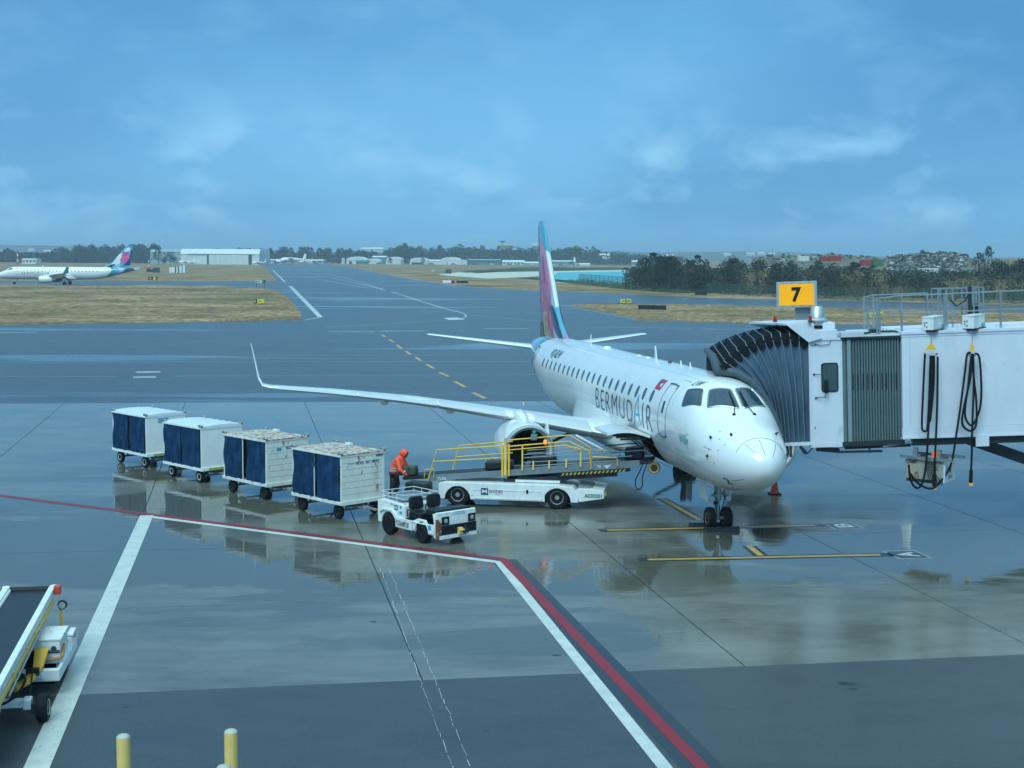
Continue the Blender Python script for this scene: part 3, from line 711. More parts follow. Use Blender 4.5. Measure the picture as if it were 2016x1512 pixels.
    # --- aerofoil lofts
    def foil(c, t, n_=12):
        xs_ = [(1-math.cos(PI*i/n_))/2 for i in range(n_+1)]
        yt = [5*t*(.2969*math.sqrt(x)-.126*x-.3516*x*x+.2843*x**3-.1030*x**4) for x in xs_]
        return [(x*c, y*c) for x, y in zip(xs_[::-1], yt[::-1])]+[(x*c, -y*c*.75) for x, y in list(zip(xs_, yt))[1:-1]]
    def loft(secs, name, mt, parent, vertical=False):
        b = MB(); rows_ = []
        for (xl, ch, y, z, t, twist, cant) in secs:
            f_ = foil(ch, t); r_ = []
            for fx, fz in f_:
                # cant: 0 flat wing (thickness in z), 90 upright (thickness in y)
                r_.append(Vector((xl+fx, y-fz*math.sin(cant)*(1 if y >= 0 else -1), z+fz*math.cos(cant)-fx*twist)))
            rows_.append(r_)
        b.grid(rows_, closed=True); n_ = len(rows_[0])
        b.add(rows_[0], [tuple(range(n_))]); b.add(rows_[-1], [tuple(range(n_))])
        return b.build(name, mt, parent, smooth=35)
    for sd_ in (1, -1):
        W = [(12.4, 6.3, 1.0, 1.86, .13, .02, 0), (14.35, 4.1, 4.6, 2.42, .12, .02, 0), (16.6, 2.95, 8.0, 2.83, .115, .02, 0), (18.6, 2.15, 11.2, 3.05, .11, .01, 0), (20.05, 1.62, 13.75, 3.16, .10, 0, 0)]
        wing = loft([(a, c, y*sd_, z, t, tw, cn) for a, c, y, z, t, tw, cn in W], 'wing', PLANE, root)
        WL = [(20.05, 1.62, 13.75, 3.16, .10, 0, 0), (20.35, 1.45, 14.05, 3.22, .09, 0, R(30)), (20.75, 1.2, 14.22, 3.5, .09, 0, R(65)), (21.5, .62, 14.52, 4.88, .08, 0, R(80))]
        loft([(a, c, y*sd_, z, t, tw, cn) for a, c, y, z, t, tw, cn in WL], 'winglet', PLANE if near else TAIL7, wing)
        # slats: metal leading-edge segments slightly proud
        cuts = [(2.1, 4.0), (5.0, 7.35), (7.42, 10.3), (10.36, 13.4)]
        def wat(y):
            for i in range(len(W)-1):
                if W[i][2] <= y <= W[i+1][2]:
                    f_ = (y-W[i][2])/(W[i+1][2]-W[i][2]); return [W[i][k]+(W[i+1][k]-W[i][k])*f_ for k in range(7)]
            return list(W[-1])
        for y0_, y1_ in cuts:
            b = MB(); rows_ = []
            for y in (y0_, (y0_+y1_)/2, y1_):
                a, c, _, z, t, tw, _c = wat(y); f_ = foil(c, t, 16); q = [(fx, fz) for fx, fz in f_ if fx < .16*c]
                rows_.append([Vector((a+fx-.025-.02*c*(1-fx/(.16*c)), y*sd_, z+fz*1.10-fx*tw-.015)) for fx, fz in q])
            b.grid(rows_); b.add(rows_[0], [tuple(range(len(rows_[0])))]); b.add(rows_[-1], [tuple(range(len(rows_[-1])))])
            b.build('slat', WINGG, wing, smooth=50)
        for y in (6.7, 9.2):
            a, c, _, z, t, tw, _c = wat(y)
            b = MB(); b.lathe([(.02, -.2), (.13, .25), (.19, .8), (.19, 1.6), (.10, 2.4), (.02, 2.9)], 14, (a+c*.45, y*sd_, z-.26), 'X'); b.build('flap_fairing', PLANE, wing, smooth=40)
        # flap and aileron seam, over-wing light
        b = MB()
        for y0_, y1_ in ((2.0, 9.6), (9.8, 13.2)):
            P = []
            for y in np.linspace(y0_, y1_, 6):
                a, c, _, z, t, tw, _c = wat(y); P.append(Vector((a+c*.74, y*sd_, z+c*t*.30-.74*c*tw)))
            b.tube(P, .012, 4)
        b.build('flap_seam', GREYINK, wing)
        # tailplane
        loft([(33.0, 3.1, .35*sd_, 3.98, .11, 0, 0), (35.15, 1.35, 5.72*sd_, 4.60, .09, 0, 0), (35.3, 1.1, 5.84*sd_, 4.61, .06, 0, 0)], 'tailplane', PLANE, root)
        # --- engine
        ey, ez, ex = 4.55*sd_, 1.46, 12.0
        b = MB(); prof = [(.76, .12), (.80, .02), (.86, .0), (.91, .08), (.955, .4), (.985, 1.0), (.97, 1.9), (.90, 2.7), (.78, 3.5), (.74, 3.55), (.70, 3.3), (.70, 2.9)]
        b.lathe(prof, 40, (ex, ey, ez), 'X', cap=False); cowl = b.build('engine', PLANE, root, smooth=40)
        b = MB(); b.lathe([(.80, .14), (.765, .30), (.745, .62), (.745, .95)], 40, (ex, ey, ez), 'X', cap=False); b.build('inlet_duct', WINGG, cowl, smooth=40)
        b = MB(); b.lathe([(.775, .14), (.80, .015), (.86, -.008), (.915, .075), (.93, .17)], 40, (ex, ey, ez), 'X', cap=False); b.build('inlet_lip', ALU, cowl, smooth=50)
        b = MB(); b.lathe([(.745, .96), (.745, .97)], 40, (ex, ey, ez), 'X'); b.build('fan_disc', VOID, cowl)
        b = MB()
        for k in range(22):
            a0 = 2*PI*k/22
            P = []
            for r_ in (.2, .45, .74):
                tw = .5+r_*.6; ca, sa = math.cos(a0+r_*.2), math.sin(a0+r_*.2)
                wd = .055+.03*r_
                P.append([Vector((ex+.72-wd*math.cos(tw)*1.0, ey+r_*ca+wd*math.sin(tw)*sa, ez+r_*sa-wd*math.sin(tw)*ca)), Vector((ex+.84+wd*math.cos(tw), ey+r_*ca-wd*math.sin(tw)*sa, ez+r_*sa+wd*math.sin(tw)*ca))])
            b.grid(P)
        b.build('fan_blade', FAN, cowl, smooth=30)
        b = MB(); b.lathe([(.01, .42), (.08, .50), (.16, .64), (.21, .84)], 20, (ex, ey, ez), 'X'); b.build('spinner', DARK, cowl, smooth=40)
        b = MB(); b.lathe([(.52, 2.8), (.48, 3.6), (.38, 4.3), (.36, 4.3), (.30, 3.9), (.12, 4.1), (.02, 4.7)], 24, (ex, ey, ez), 'X', cap=False); b.build('exhaust', ALU, cowl, smooth=40)
        b = MB()
        P = []
        for x, w_, zt_, zb_ in ((12.75, .03, 2.34, 2.28), (13.3, .15, 2.62, 2.30), (14.1, .21, 2.78, 2.2), (15.2, .22, 2.62, 2.0), (16.6, .18, 2.3, 1.8), (18.0, .05, 2.2, 2.0)):
            P.append([(x, ey-w_, zb_), (x, ey-w_, zt_-.08), (x, ey, zt_), (x, ey+w_, zt_-.08), (x, ey+w_, zb_)])
        b.grid(P); b.build('pylon', PLANE, cowl, smooth=50)
        b = MB(); b.prism([(12.7, ez+.55), (13.4, ez+.62), (13.3, ez+.95), (12.9, ez+.85)], ey-sd_*.80, ey-sd_*.83, 'Y'); b.build('nacelle_strake', PLANE, cowl)
        # main gear
        mx_, my, mz = 18.1, 2.97*sd_, .44+gear_up
        b = MB(); b.tube([(mx_, my, mz), (mx_, my*.98, 1.75)], [.09, .13], 12); b.tube([(mx_, my, mz+.3), (mx_-.1, my*.55, 1.5)], .06, 8); b.tube([(mx_, my-.35, mz), (mx_, my+.35, mz)], .08, 10); b.build('main_gear_strut', DARK, root, smooth=40)
        for q in (-.24, .24):
            b = MB(); b.lathe([(.26, -.14), (.40, -.15), (.46, -.10), (.475, 0), (.46, .10), (.40, .15), (.26, .14)], 28, (mx_, my+q, mz), 'Y'); wh = b.build('main_wheel', RUBBER, root, smooth=40)
            b = MB(); b.lathe([(.05, -.10), (.22, -.11), (.26, -.145), (.26, .145), (.22, .11), (.05, .10)], 20, (mx_, my+q, mz), 'Y'); b.build('rim', WHITE, wh, smooth=40)
        b = MB(); b.box((mx_, my+sd_*.18, 1.35), (.9, .03, .75)); b.build('main_gear_door', PLANE, root)
    # --- wing-body fairing
    b = MB(); P = []
    for x, hw, zb, zt in ((11.2, .4, 1.36, 1.6), (12.0, 1.15, 1.22, 2.0), (13.2, 1.55, 1.10, 2.35), (16, 1.66, 1.06, 2.5), (18.6, 1.62, 1.08, 2.4), (20.2, 1.3, 1.2, 2.0), (21.3, .4, 1.36, 1.6)):
        P.append([(x, hw*math.cos(a), (zb+zt)/2+(zt-zb)/2*math.sin(a)) for a in np.linspace(PI+.0, 2*PI, 14)]+[(x, min(hw, 1.5)*.98, zt+.25), (x, -min(hw, 1.5)*.98, zt+.25)])
    b.grid(P, closed=True); b.build('belly_fairing', PLANE, root, smooth=50)
    # --- fin (grid with its own coordinates so that the artwork can follow it)
    def fin_x(z):  # leading edge, trailing edge
        le = np.interp(z, [4.35, 4.7, 5.2, 6.0, 10.1, 10.48], [26.6, 27.6, 28.8, 30.0, 33.6, 34.1]); te = np.interp(z, [4.3, 10.48], [34.6, 35.6]); return float(le), float(te)
    def fin_pt(u, z, sd_, off=0.):
        le, te = fin_x(z); c = te-le; t_ = (.50 if z < 6 else .50-.27*(z-6)/4.3)*min(1, c/3.0)
        y = 5*.105*(.2969*math.sqrt(max(u, 0))-.126*u-.3516*u*u+.2843*u**3-.1015*u**4)*min(c, 5.2-.35*(z-4.3)); return Vector((le+u*c, sd_*(y+off), z))
    zs = list(np.linspace(4.3, 10.3, 20))+[10.42, 10.48]; us = [0, .01, .04, .1, .18, .28, .4, .55, .7, .85, 1]
    b = MB(); b.grid([[fin_pt(u, z, 1)*1 for u in us]+[fin_pt(u, z, -1) for u in us[::-1][1:-1]] for z in zs], closed=True)
    top = [fin_pt(u, zs[-1], 1) for u in us]+[fin_pt(u, zs[-1], -1) for u in us[::-1][1:-1]]; b.add(top, [tuple(range(len(top)))])
    fin = b.build('fin', TAIL1, root, smooth=40)
    def art(outline, mt, lift, sides_=(1, -1), name='painted_patch'):
        """outline in (u, z)"""
        if near: outline = [(max(0, u)**1.8, z) for u, z in outline]
        for sd_ in sides_:
            cu, cz = sum(p[0] for p in outline)/len(outline), sum(p[1] for p in outline)/len(outline); o2 = dens(outline, 4); n_ = len(o2); vs = [fin_pt(cu, cz, sd_, lift)]; fs = [(0, 1+k, 1+(k+1) % n_) for k in range(n_)]
            for r in range(1, 6): vs += [fin_pt(min(1, max(0.0, cu+(u-cu)*r/5)), cz+(z-cz)*r/5, sd_, lift) for u, z in o2]
            for r in range(1, 5):
                a, c = 1+(r-1)*n_, 1+r*n_; fs += [(a+k, c+k, c+(k+1) % n_, a+(k+1) % n_) for k in range(n_)]
            if sd_ < 0: fs = [f[::-1] for f in fs]
            b = MB(); b.add(vs, fs); b.build(name, mt, fin, fix=False)
    def ell(cu, cz, ru, rz, n_=16, rot_=0.): return [(cu+ru*math.cos(a)*math.cos(rot_)-.0*rz, cz+rz*math.sin(a)+ru*math.cos(a)*math.sin(rot_)*3) for a in np.linspace(0, 2*PI, n_, endpoint=False)]
    if near:
        art([(.0, 8.9), (.30, 9.0), (.16, 7.6), (.12, 6.2), (.0, 6.0)], TAILW, .006, name='leading_edge_stripe')
        art([(.16, 8.2), (.42, 8.4), (.52, 6.0), (.60, 4.4), (.30, 4.3), (.16, 6.0)], TAIL4, .004)
        art(ell(.56, 7.5, .34, 2.0, 20), TAIL3, .008); art(ell(.66, 6.7, .33, 2.2, 20), TAIL2, .012)
        art(ell(.60, 8.0, .10, .75, 14), TAIL5, .016); art(ell(.60, 7.9, .06, .5, 12), TAIL2, .020); art(ell(.40, 6.6, .055, .7, 12), TAIL5, .016); art(ell(.38, 6.7, .035, .55, 12), TAIL1, .020)
        art([(.86, 10.2), (1., 10.2), (1, 4.4), (.86, 4.6), (.92, 6.5)], TAIL7, .018)
        art([(.56, 5.9), (.78, 5.9), (.84, 4.7), (.58, 4.5)], TAIL8, .022)
        for u, z in ((.62, 5.6), (.7, 5.5), (.64, 5.1), (.74, 5.05), (.66, 4.75), (.58, 5.35)): art(ell(u, z, .025, .15, 8), TAIL3, .030)
        art(ell(.26, 5.4, .13, .85, 16)+[], TAIL6, .030); art([(.02, 4.62), (.14, 4.62), (.14, 5.6), (.03, 5.5)], TAIL1, .008); art([(.0, 4.55), (.08, 4.55), (.06, 5.0), (.0, 4.9)], TAIL2, .032)
        art([(.84, 5.3), (.99, 5.3), (.99, 4.4), (.84, 4.4)], TAIL6, .034)
    else:
        art([(.0, 8.4), (.35, 8.4), (.5, 5.2), (.12, 5.2)], TAILW, .01); art(ell(.52, 8.1, .26, .75, 18), TAIL2, .02); art(ell(.62, 7.0, .28, .95, 20), TAIL3, .03); art(ell(.74, 6.7, .16, .6, 14), mat('tail_pink', (.75, .06, .38), .3), .04)
        art([(.9, 9.5), (1, 9.5), (1, 5.2), (.7, 5.2), (.88, 6.6)], TAIL5, .045); art([(.08, 4.5), (.3, 4.5), (.3, 5.6), (.12, 5.4)], TAIL6, .03); art([(.38, 5.5), (.6, 5.6), (.6, 4.6), (.4, 4.6)], TAIL4, .03)
        art(ell(.50, 9.4, .3, .6, 16), TAILW, .015)
    # painted tail cone
    for i, (x0_, x1_, mt) in enumerate(((29.9, 30.8, TAIL7), (30.8, 32.0, TAIL1), (32.0, 33.2, TAIL4), (33.2, 36.2, TAIL1))):
        for sd_ in (1, -1):
            b = MB(); b.grid([[sp(min(36.2, x+ (1.1*math.sin(t*1.3) if i < 3 or x < x1_-.01 else 0)), t, sd_, .012+.002*i) for t in np.linspace(0, 2.6, 14)] for x in np.linspace(x0_-1.0, x1_-1.0 if i < 3 else x1_, 7)])
            b.build('tail_paint_band', mt, root, smooth=60)
    b = MB(); b.lathe([(.16, 0), (.15, .12), (.10, .14)], 14, (36.15, 0, 4.05), 'X'); b.build('exhaust_cone', DARK, root, smooth=40)
    # --- nose gear
    nx, nz = 4.3, .345-(.05 if near else 0)
    b = MB(); b.tube([(nx, 0, nz), (nx+.02, 0, .95)], .055, 12); b.tube([(nx+.02, 0, .85), (nx+.05, 0, 1.55)], .095, 14); b.tube([(nx-.02, -.26, nz), (nx-.02, .26, nz)], .05, 10)
    b.tube([(nx, -.12, 1.02), (nx-.35, -.22, 1.5)], .03, 8); b.tube([(nx, .12, 1.02), (nx-.35, .22, 1.5)], .03, 8); b.bar((nx+.1, 0, .35), (nx+.26, 0, .62), .05, .12); b.bar((nx+.26, 0, .62), (nx+.1, 0, .9), .05, .12)
    b.box((nx-.02, 0, 1.0), (.16, .42, .09)); b.build('nose_gear_strut', mat('gear_grey', (.38, .42, .42), .35, metal=.3), root, smooth=40)
    if near:
        b = MB()
        for y in (-.17, .17): b.tube([(nx-.12, y, 1.12), (nx-.1, y*.8, .75), (nx-.05, y*.5, .55)], .014, 6)
        b.box((nx-.1, -.24, .92), (.12, .1, .12)); b.box((nx-.08, .12, .78), (.1, .12, .1)); b.tube([(nx-.2, .02, .3), (nx-.14, .02, .7)], .012, 6); b.build('hydraulic_line', DARK, root)
    for y in (.26, -.26):
        b = MB(); b.lathe([(.09, -.02), (.10, .0), (.10, .06), (.07, .10)], 16, (nx-.16, y, .92), 'X'); 
        if y > 0 or near: lp = b.build('taxi_lamp', ALU, root, smooth=40); b = MB(); b.lathe([(.085, -.005), (.085, .0)], 16, (nx-.185, y, .92), 'X'); b.build('lamp_lens', LENS, lp)
    for y in (-.26, .26):
        b = MB(); b.lathe([(.17, -.10), (.28, -.125), (.33, -.09), (.345, 0), (.33, .09), (.28, .125), (.17, .10)], 28, (nx, y, nz), 'Y'); wh = b.build('nose_wheel', RUBBER, root, smooth=40)
        b = MB(); b.lathe([(.03, -.06), (.11, -.06), (.17, -.105), (.17, .105), (.11, .06), (.03, .06)], 20, (nx, y, nz), 'Y'); b.build('rim', mat('wheel_rim_pale', (.45, .55, .50), .35), wh, smooth=40)
    b = MB(); b.box((nx+.35, .40, 1.12), (.8, .03, .55), Matrix.Rotation(R(-8), 3, 'X')); b.build('nose_gear_door', PLANE, root); b = MB(); b.box((nx+.35, -.40, 1.16), (.8, .03, .5), Matrix.Rotation(R(14), 3, 'X')); b.build('nose_gear_door', PLANE, root)
    return root
YAW = -.162
near_plane = make_airliner(True, 'white airliner parked nose-on at the boarding bridge, belly cargo door open', (7.08, 38.3, .10), (0, .0125, PI/2-YAW), gear_up=.12)
# far one: nose towards the left, taxiing
fn = gp(-4, 557); far_plane = make_airliner(False, 'distant white airliner taxiing left on the far taxiway with its nose at the photo edge', (fn.x*.955, fn.y*.955, .0), (0, 0, R(4)))
# ================================================================== boarding bridge
def basis(root):
    return Matrix.Translation(root.location) @ root.rotation_euler.to_matrix().to_4x4()
bridge = empty('boarding_bridge', (9.2, 43.0, 2.6), rot=(0, -.045, -.05), label='white boarding bridge with grey corrugated section, joined to the parked airliner', cat='boarding bridge')
BI = basis(bridge).inverted()
def bw(p): return BI @ Vector(p)
# --- cab
b = MB(); b.b2((.12, .0, -.02), (1.06, 3.3, 3.2)); cab = b.build('cab', BRIDGEW, bridge, bevel=.015)
b = MB(); b.b2((.08, -.03, -.12), (1.10, 3.33, -.02)); b.b2((.08, -.035, 3.2), (1.12, 3.35, 3.26)); b.b2((.07, -.03, -.02), (.12, .02, 3.2)); b.b2((1.05, -.02, -.02), (1.09, .03, 3.2)); b.build('cab_frame', BRIDGEW, cab)
def rrect(x0, z0, x1, z1, r, n=5):
    o = []
    for cx, cz, a0 in ((x1-r, z1-r, 0), (x0+r, z1-r, 90), (x0+r, z0+r, 180), (x1-r, z0+r, 270)):
        o += [(cx+r*math.cos(R(a0+90*k/n)), cz+r*math.sin(R(a0+90*k/n))) for k in range(n+1)]
    return o
b = MB(); b.prism(rrect(.44, 1.60, .96, 2.50, .09), -.03, .0, 'Y'); wf = b.build('window_frame', BLACK, cab)
b = MB(); b.prism(rrect(.475, 1.635, .925, 2.465, .07), -.036, -.028, 'Y'); b.build('window_pane', WINGLASS, wf)
b = MB()
for x in (.64, .70): b.bar((x, -.045, 2.1), (x, -.045, 2.42), .012)
b.build('blind_slat', GREYINK, wf)
b = MB(); b.tube([(.25, -.02, 1.44), (.52, -.16, 1.44), (.56, -.17, 1.6)], .012, 6); b.tube([(.2, -.02, 2.16), (.42, -.1, 2.15)], .010, 6); b.lathe([(.05, 0), (.065, .04), (.065, .38), (.04, .42)], 10, (.56, -.19, 1.58), 'Z', sx=.5); b.box((.22, -.03, 2.16), (.05, .03, .05)); b.box((.26, -.03, 1.42), (.05, .03, .04)); b.build('camera_arm', BLACK, cab, smooth=40)
b = MB(); b.box((.22, -.02, .5), (.02, .02, .06)); b.tube([(.25, -.01, 3.1), (.4, -.04, 3.05), (.7, -.04, 3.07), (.75, -.01, 3.18)], .01, 5); b.tube([(.15, -.01, 3.05), (.3, -.03, 3.06)], .01, 5); b.build('cab_wiring', BLACK, cab)
# roof plant on the cab: stepped white box and hood over the canopy
def wpoly(name, pts, mt, parent, th=(0, .03, 0), **kw):
    """flat panel through world points, thickened"""
    t_ = Vector(th); P = [Vector(p) for p in pts]; n_ = len(P); b = MB()
    b.add([bw(p) for p in P]+[bw(p+t_) for p in P], [tuple(range(n_)), tuple(range(2*n_-1, n_-1, -1))]+[(k, (k+1) % n_, n_+(k+1) % n_, n_+k) for k in range(n_)])
    return b.build(name, mt, parent, **kw)
wpoly('hood_plate', [dp(1549, 641, 42.9), dp(1592, 634, 42.9), dp(1594, 631, 46.2), dp(1475, 637, 46.2)], BRIDGEW, cab, th=(0, 0, .06))
wpoly('hood_gusset', [dp(1549, 640, 42.88), dp(1592, 633, 42.88), dp(1619, 666, 42.88), dp(1592, 674, 42.88)], BRIDGEW, cab, th=(0, .05, 0))
wpoly('hood_gusset', [dp(1477, 639, 46.2), dp(1592, 633, 46.2), dp(1592, 668, 46.2)], BRIDGEW, cab, th=(0, .05, 0))
b = MB(); b.b2((.10, .0, 3.26), (.95, 3.2, 3.52)); b.b2((.22, .3, 3.52), (.95, 2.7, 3.72)); b.build('cab_roof_plant', BRIDGEW, cab, bevel=.02)
# canopy: hoops from the cab face to the fuselage
NT = [(9.15, 43.1, 5.92), (8.84, 43.1, 5.96), (8.55, 43.1, 6.02), (8.27, 43.1, 6.0), (7.98, 43.05, 5.98), (7.72, 43, 5.9), (7.43, 42.9, 5.8), (7.15, 42.8, 5.71), (6.87, 42.7, 5.54), (6.63, 42.6, 5.38), (6.46, 42.5, 5.2), (6.33, 42.45, 5.02)]
FT = [(9.48, 46, 6.05), (9.02, 46, 6.09), (8.72, 46, 6.11), (8.42, 45.9, 6.08), (8.14, 45.8, 6.03), (7.85, 45.7, 5.98), (7.57, 45.6, 5.92), (7.28, 45.5, 5.84), (6.98, 45.4, 5.73), (6.72, 45.3, 5.62), (6.48, 45.2, 5.5), (6.29, 45.1, 5.38)]
NBx = [9.25, 9.10, 8.92, 8.77, 8.62, 8.50, 8.40, 8.31, 8.24, 8.18, 8.12, 8.05]
def hoopnear(i):
    """near side edge of hoop i from the floor up to the crown corner"""
    f = i/11; nt_, nb = Vector(NT[i]), Vector((NBx[i], 43.05-.15*f, 2.66)); o = []
    for k in range(9):
        t = k/8; p = nb.lerp(nt_, t); bulge = math.sin(PI*t)*.62*f**1.5
        o.append(p+Vector((bulge*.85, 0, bulge*.30)))
    return o
CP = [hoopnear(i) for i in range(12)]
b = MB(); rows_ = []
for i in range(12):
    rows_.append([bw(p) for p in CP[i]])
    if i < 11:
        for f, dd in ((.35, .10), (.5, .14), (.65, .10)):
            rows_.append([bw(p.lerp(q, f)+Vector((random.uniform(-.01, .01), dd*(.5+.5*math.sin(PI*min(1, k/4))) , 0))) for k, (p, q) in enumerate(zip(CP[i], CP[i+1]))])
b.grid(rows_); side_f = b.build('canopy_side', BLUEGREY, bridge, smooth=70, fix=False)
b = MB(); rows_ = []
for i in range(12):
    p, q = Vector(NT[i]), Vector(FT[i])
    rows_.append([bw(p.lerp(q, k/8)+Vector((0, 0, .03))) for k in range(9)])
    if i < 11:
        p2, q2 = Vector(NT[i+1]), Vector(FT[i+1])
        for f, s_ in ((.25, .07), (.5, .12), (.75, .08)):
            rows_.append([bw(p.lerp(q, k/8).lerp(p2.lerp(q2, k/8), f)-Vector((0, 0, s_*(1+.5*random.random())))) for k in range(9)])
b.grid(rows_); top_f = b.build('canopy_top', CANTOP, bridge, smooth=70, fix=False)
# black valance where the top fabric hangs over the pleats
b = MB(); rows_ = []
for i in range(12):
    for f in ((0, .5) if i < 11 else (0,)):
        a = CP[i][8].lerp(CP[min(i+1, 11)][8], f); c_ = CP[i][7].lerp(CP[min(i+1, 11)][7], f); dr_ = .62 if f == 0 else .95
        rows_.append([bw(a+Vector((0, -.02, .02))), bw(a.lerp(c_, dr_*.5)+Vector((0, -.05, 0))), bw(a.lerp(c_, dr_)+Vector((0, -.03, 0)))])
b.grid(rows_); b.build('canopy_valance', CANTOP, bridge, smooth=60, fix=False)
b = MB(); b.grid([[bw(Vector((FT[i][0], 46.0-.05*i, 2.7))), bw(Vector(FT[i]))] for i in range(12)]); b.build('canopy_side', BLUEGREY, bridge, fix=False)
for i in range(12):
    b = MB(); P = [bw(p+Vector((0, -.035, 0))) for p in CP[i]]+[bw(Vector(NT[i]).lerp(Vector(FT[i]), k/4)+Vector((0, 0, .05))) for k in range(5)]
    b.tube(P, .012, 5); b.build('canopy_hoop', GALV if i < 11 else DARK, bridge, smooth=60)
# crumpled end cushion against the fuselage
b = MB(); cush = [dp(1392, 690, 44.9), dp(1404, 706, 43.8), dp(1415, 727, 42.5), dp(1450, 733, 42.4), dp(1482, 752, 42.3), dp(1508, 786, 42.2), dp(1528, 825, 42.1), dp(1541, 866, 42.05)]
b.tube([bw(p+Vector((random.uniform(-.03, .03), .1, random.uniform(-.04, .04)))) for p in cush], [.10, .14, .17, .14, .13, .12, .11, .1], 9); b.build('canopy_cushion', mat('cushion_grey', (.05, .08, .105), .6, bump=.03, bs=6), bridge, smooth=60)
b = MB(); rows_ = []
for k in range(9):
    a = CP[11][k]; t = k/8
    i_ = (1-t)*(len(cush)-1-.0); j_ = min(int(i_), len(cush)-2); c_ = cush[j_].lerp(cush[j_+1], i_-j_)
    rows_.append([bw(a), bw(a.lerp(c_, .5)+Vector((0, .12, -.05))), bw(c_)])
b.grid(rows_); b.build('canopy_flap', mat('flap_grey', (.12, .17, .20), .6, bump=.04, bs=5), bridge, smooth=60, fix=False)
# floor lip below the canopy
wpoly('floor_lip', [(7.6, 42.95, 2.50), (9.35, 42.95, 2.56), (9.35, 46.2, 2.56), (7.6, 46.2, 2.50)], BRIDGEW, bridge, th=(0, 0, .10))
b = MB(); b.tube([bw(p) for p in (dp(1550, 876, 43.1), dp(1552, 892, 43.1), dp(1545, 910, 43.1))], .03, 6); b.tube([bw(p) for p in (dp(1575, 878, 43), dp(1582, 892, 43), dp(1590, 893, 43), dp(1601, 880, 43))], .025, 6); b.bar(bw(dp(1576, 880, 43)), bw(dp(1588, 893, 43)), .12, .1); b.bar(bw(dp(1557, 878, 43)), bw(dp(1557, 900, 43)), .06, .06); b.build('bumper_bracket', DARK, bridge)
# --- corrugated section: one part per rib
b = MB(); b.b2((1.09, .10, .0), (2.86, 3.1, 3.2)); corr = b.build('corrugated_section', CORR, bridge)
NR = 17; x = 1.42
b = MB(); b.b2((1.10, .02, .02), (1.20, .1, 3.2)); b.build('rib', CORR, corr, bevel=.01)
b = MB(); b.b2((1.235, -.02, .02), (1.36, .1, 3.2)); b.build('rib', mat('corrugated_pale', (.20, .27, .29), .45), corr, bevel=.015)
st_ = (2.84-1.40)/NR
rib0 = None
for k in range(NR):
    if rib0 is None:
        b = MB(); b.prism([(0, .1), (.012, .02), (st_*.5-.01, .0), (st_*.5+.01, .0), (st_-.028, .02), (st_-.014, .1)], .03, 3.18, 'Z'); rib0 = b.build('rib', CORR, corr); o = rib0
    else: o = rib0.copy(); C.objects.link(o)
    o.location = (1.40+k*st_, 0, 0)
    if k < 10:
        b = MB(); b.b2((1.40+k*st_*1.7+.02-.004, -.012, 1.62), (1.40+k*st_*1.7+.02+.012, -.0, 2.12)); b.build('slot', VOID, corr)
MB().b2((1.05, -.06, 3.2), (2.95, 3.2, 3.27)).build('corrugated_edge', DARK, corr); MB().b2((1.05, -.06, -.1), (2.95, .2, .02)).build('corrugated_edge', DARK, corr)
b = MB(); b.b2((1.05, -.12, 3.27), (1.75, .2, 3.43)); b.b2((.95, .3, 3.27), (2.0, 1.1, 3.40)); b.build('roof_box', WINGG, bridge, bevel=.01)
b = MB(); b.b2((1.75, .0, 3.27), (2.9, 3.1, 3.31)); b.build('roof_sheet', BRIDGEW, bridge)
b = MB()
for y in (.25, .42, .7): b.tube([(1.7, y, 3.36), (2.3, y+.05, 3.38), (2.85, y, 3.37)], .025, 6)
b.box((2.15, .3, 3.42), (.3, .14, .10)); b.build('roof_cable', DARK, bridge)
# --- long tunnel
b = MB(); b.b2((2.88, -.12, .12), (17, 3.15, 3.30)); tun = b.build('tunnel', BRIDGEW, bridge, bevel=.01)
for x0_, x1_ in ((2.88, 3.12), (3.12, 9), (9, 15)):
    b = MB(); b.b2((x0_+.006, -.135, .42), (x1_-.006, -.118, 3.24)); b.build('wall_panel', BRIDGEW, tun)
b = MB(); b.b2((2.86, -.16, 3.30), (17, 3.2, 3.38)); b.b2((2.86, -.15, 3.22), (17, -.12, 3.25)); b.b2((2.86, -.17, .10), (17, -.12, .40)); b.b2((2.86, -.19, .08), (17, -.12, .14)); b.build('tunnel_rail', BRIDGEW, tun)
b = MB(); b.b2((2.86, .5, 3.38), (4.4, .62, 3.46)); b.b2((4.6, -.1, 3.38), (5.2, .0, 3.5)); b.prism([(4.62, 3.38), (5.2, 3.38), (5.05, 3.62), (4.95, 3.68), (4.85, 3.62)], .05, .09, 'Y'); b.b2((5.9, .4, 3.38), (8.8, .5, 3.47)); b.build('roof_bracket', BRIDGEW, tun)
for x0_ in (5.35,):
    b = MB(); b.b2((x0_-.28, -.2, -.22), (x0_+.12, -.14, .12)); b.build('bracket_plate', BRIDGEW, tun)
b = MB(); b.b2((3.2, -.02, -.16), (17, .22, .03)); b.b2((3.2, 2.8, -.16), (17, 3.0, .03))
for k in range(12): b.b2((3.4+k*1.1, .0, -.12), (3.5+k*1.1, 3.0, .02))
b.build('underframe', DARK, bridge)
b = MB(); b.bar((.9, .1, -.30), (2.3, .15, -.32), .10, .06); b.bar((1.2, .4, -.22), (3.2, .3, -.18), .12, .08); b.bar((.3, .3, -.2), (1.0, .3, -.28), .16, .14); b.bar((1.05, .1, -.14), (3.1, .1, -.12), .06, .05); b.bar((1.9, .1, -.36), (1.9, .1, -.1), .05); b.build('telescope_gear', DARK, bridge)
b = MB(); b.bar((2.3, .05, -.16), (3.2, .05, -.05), .05, .05); b.build('underframe_edge', BRIDGEW, bridge)
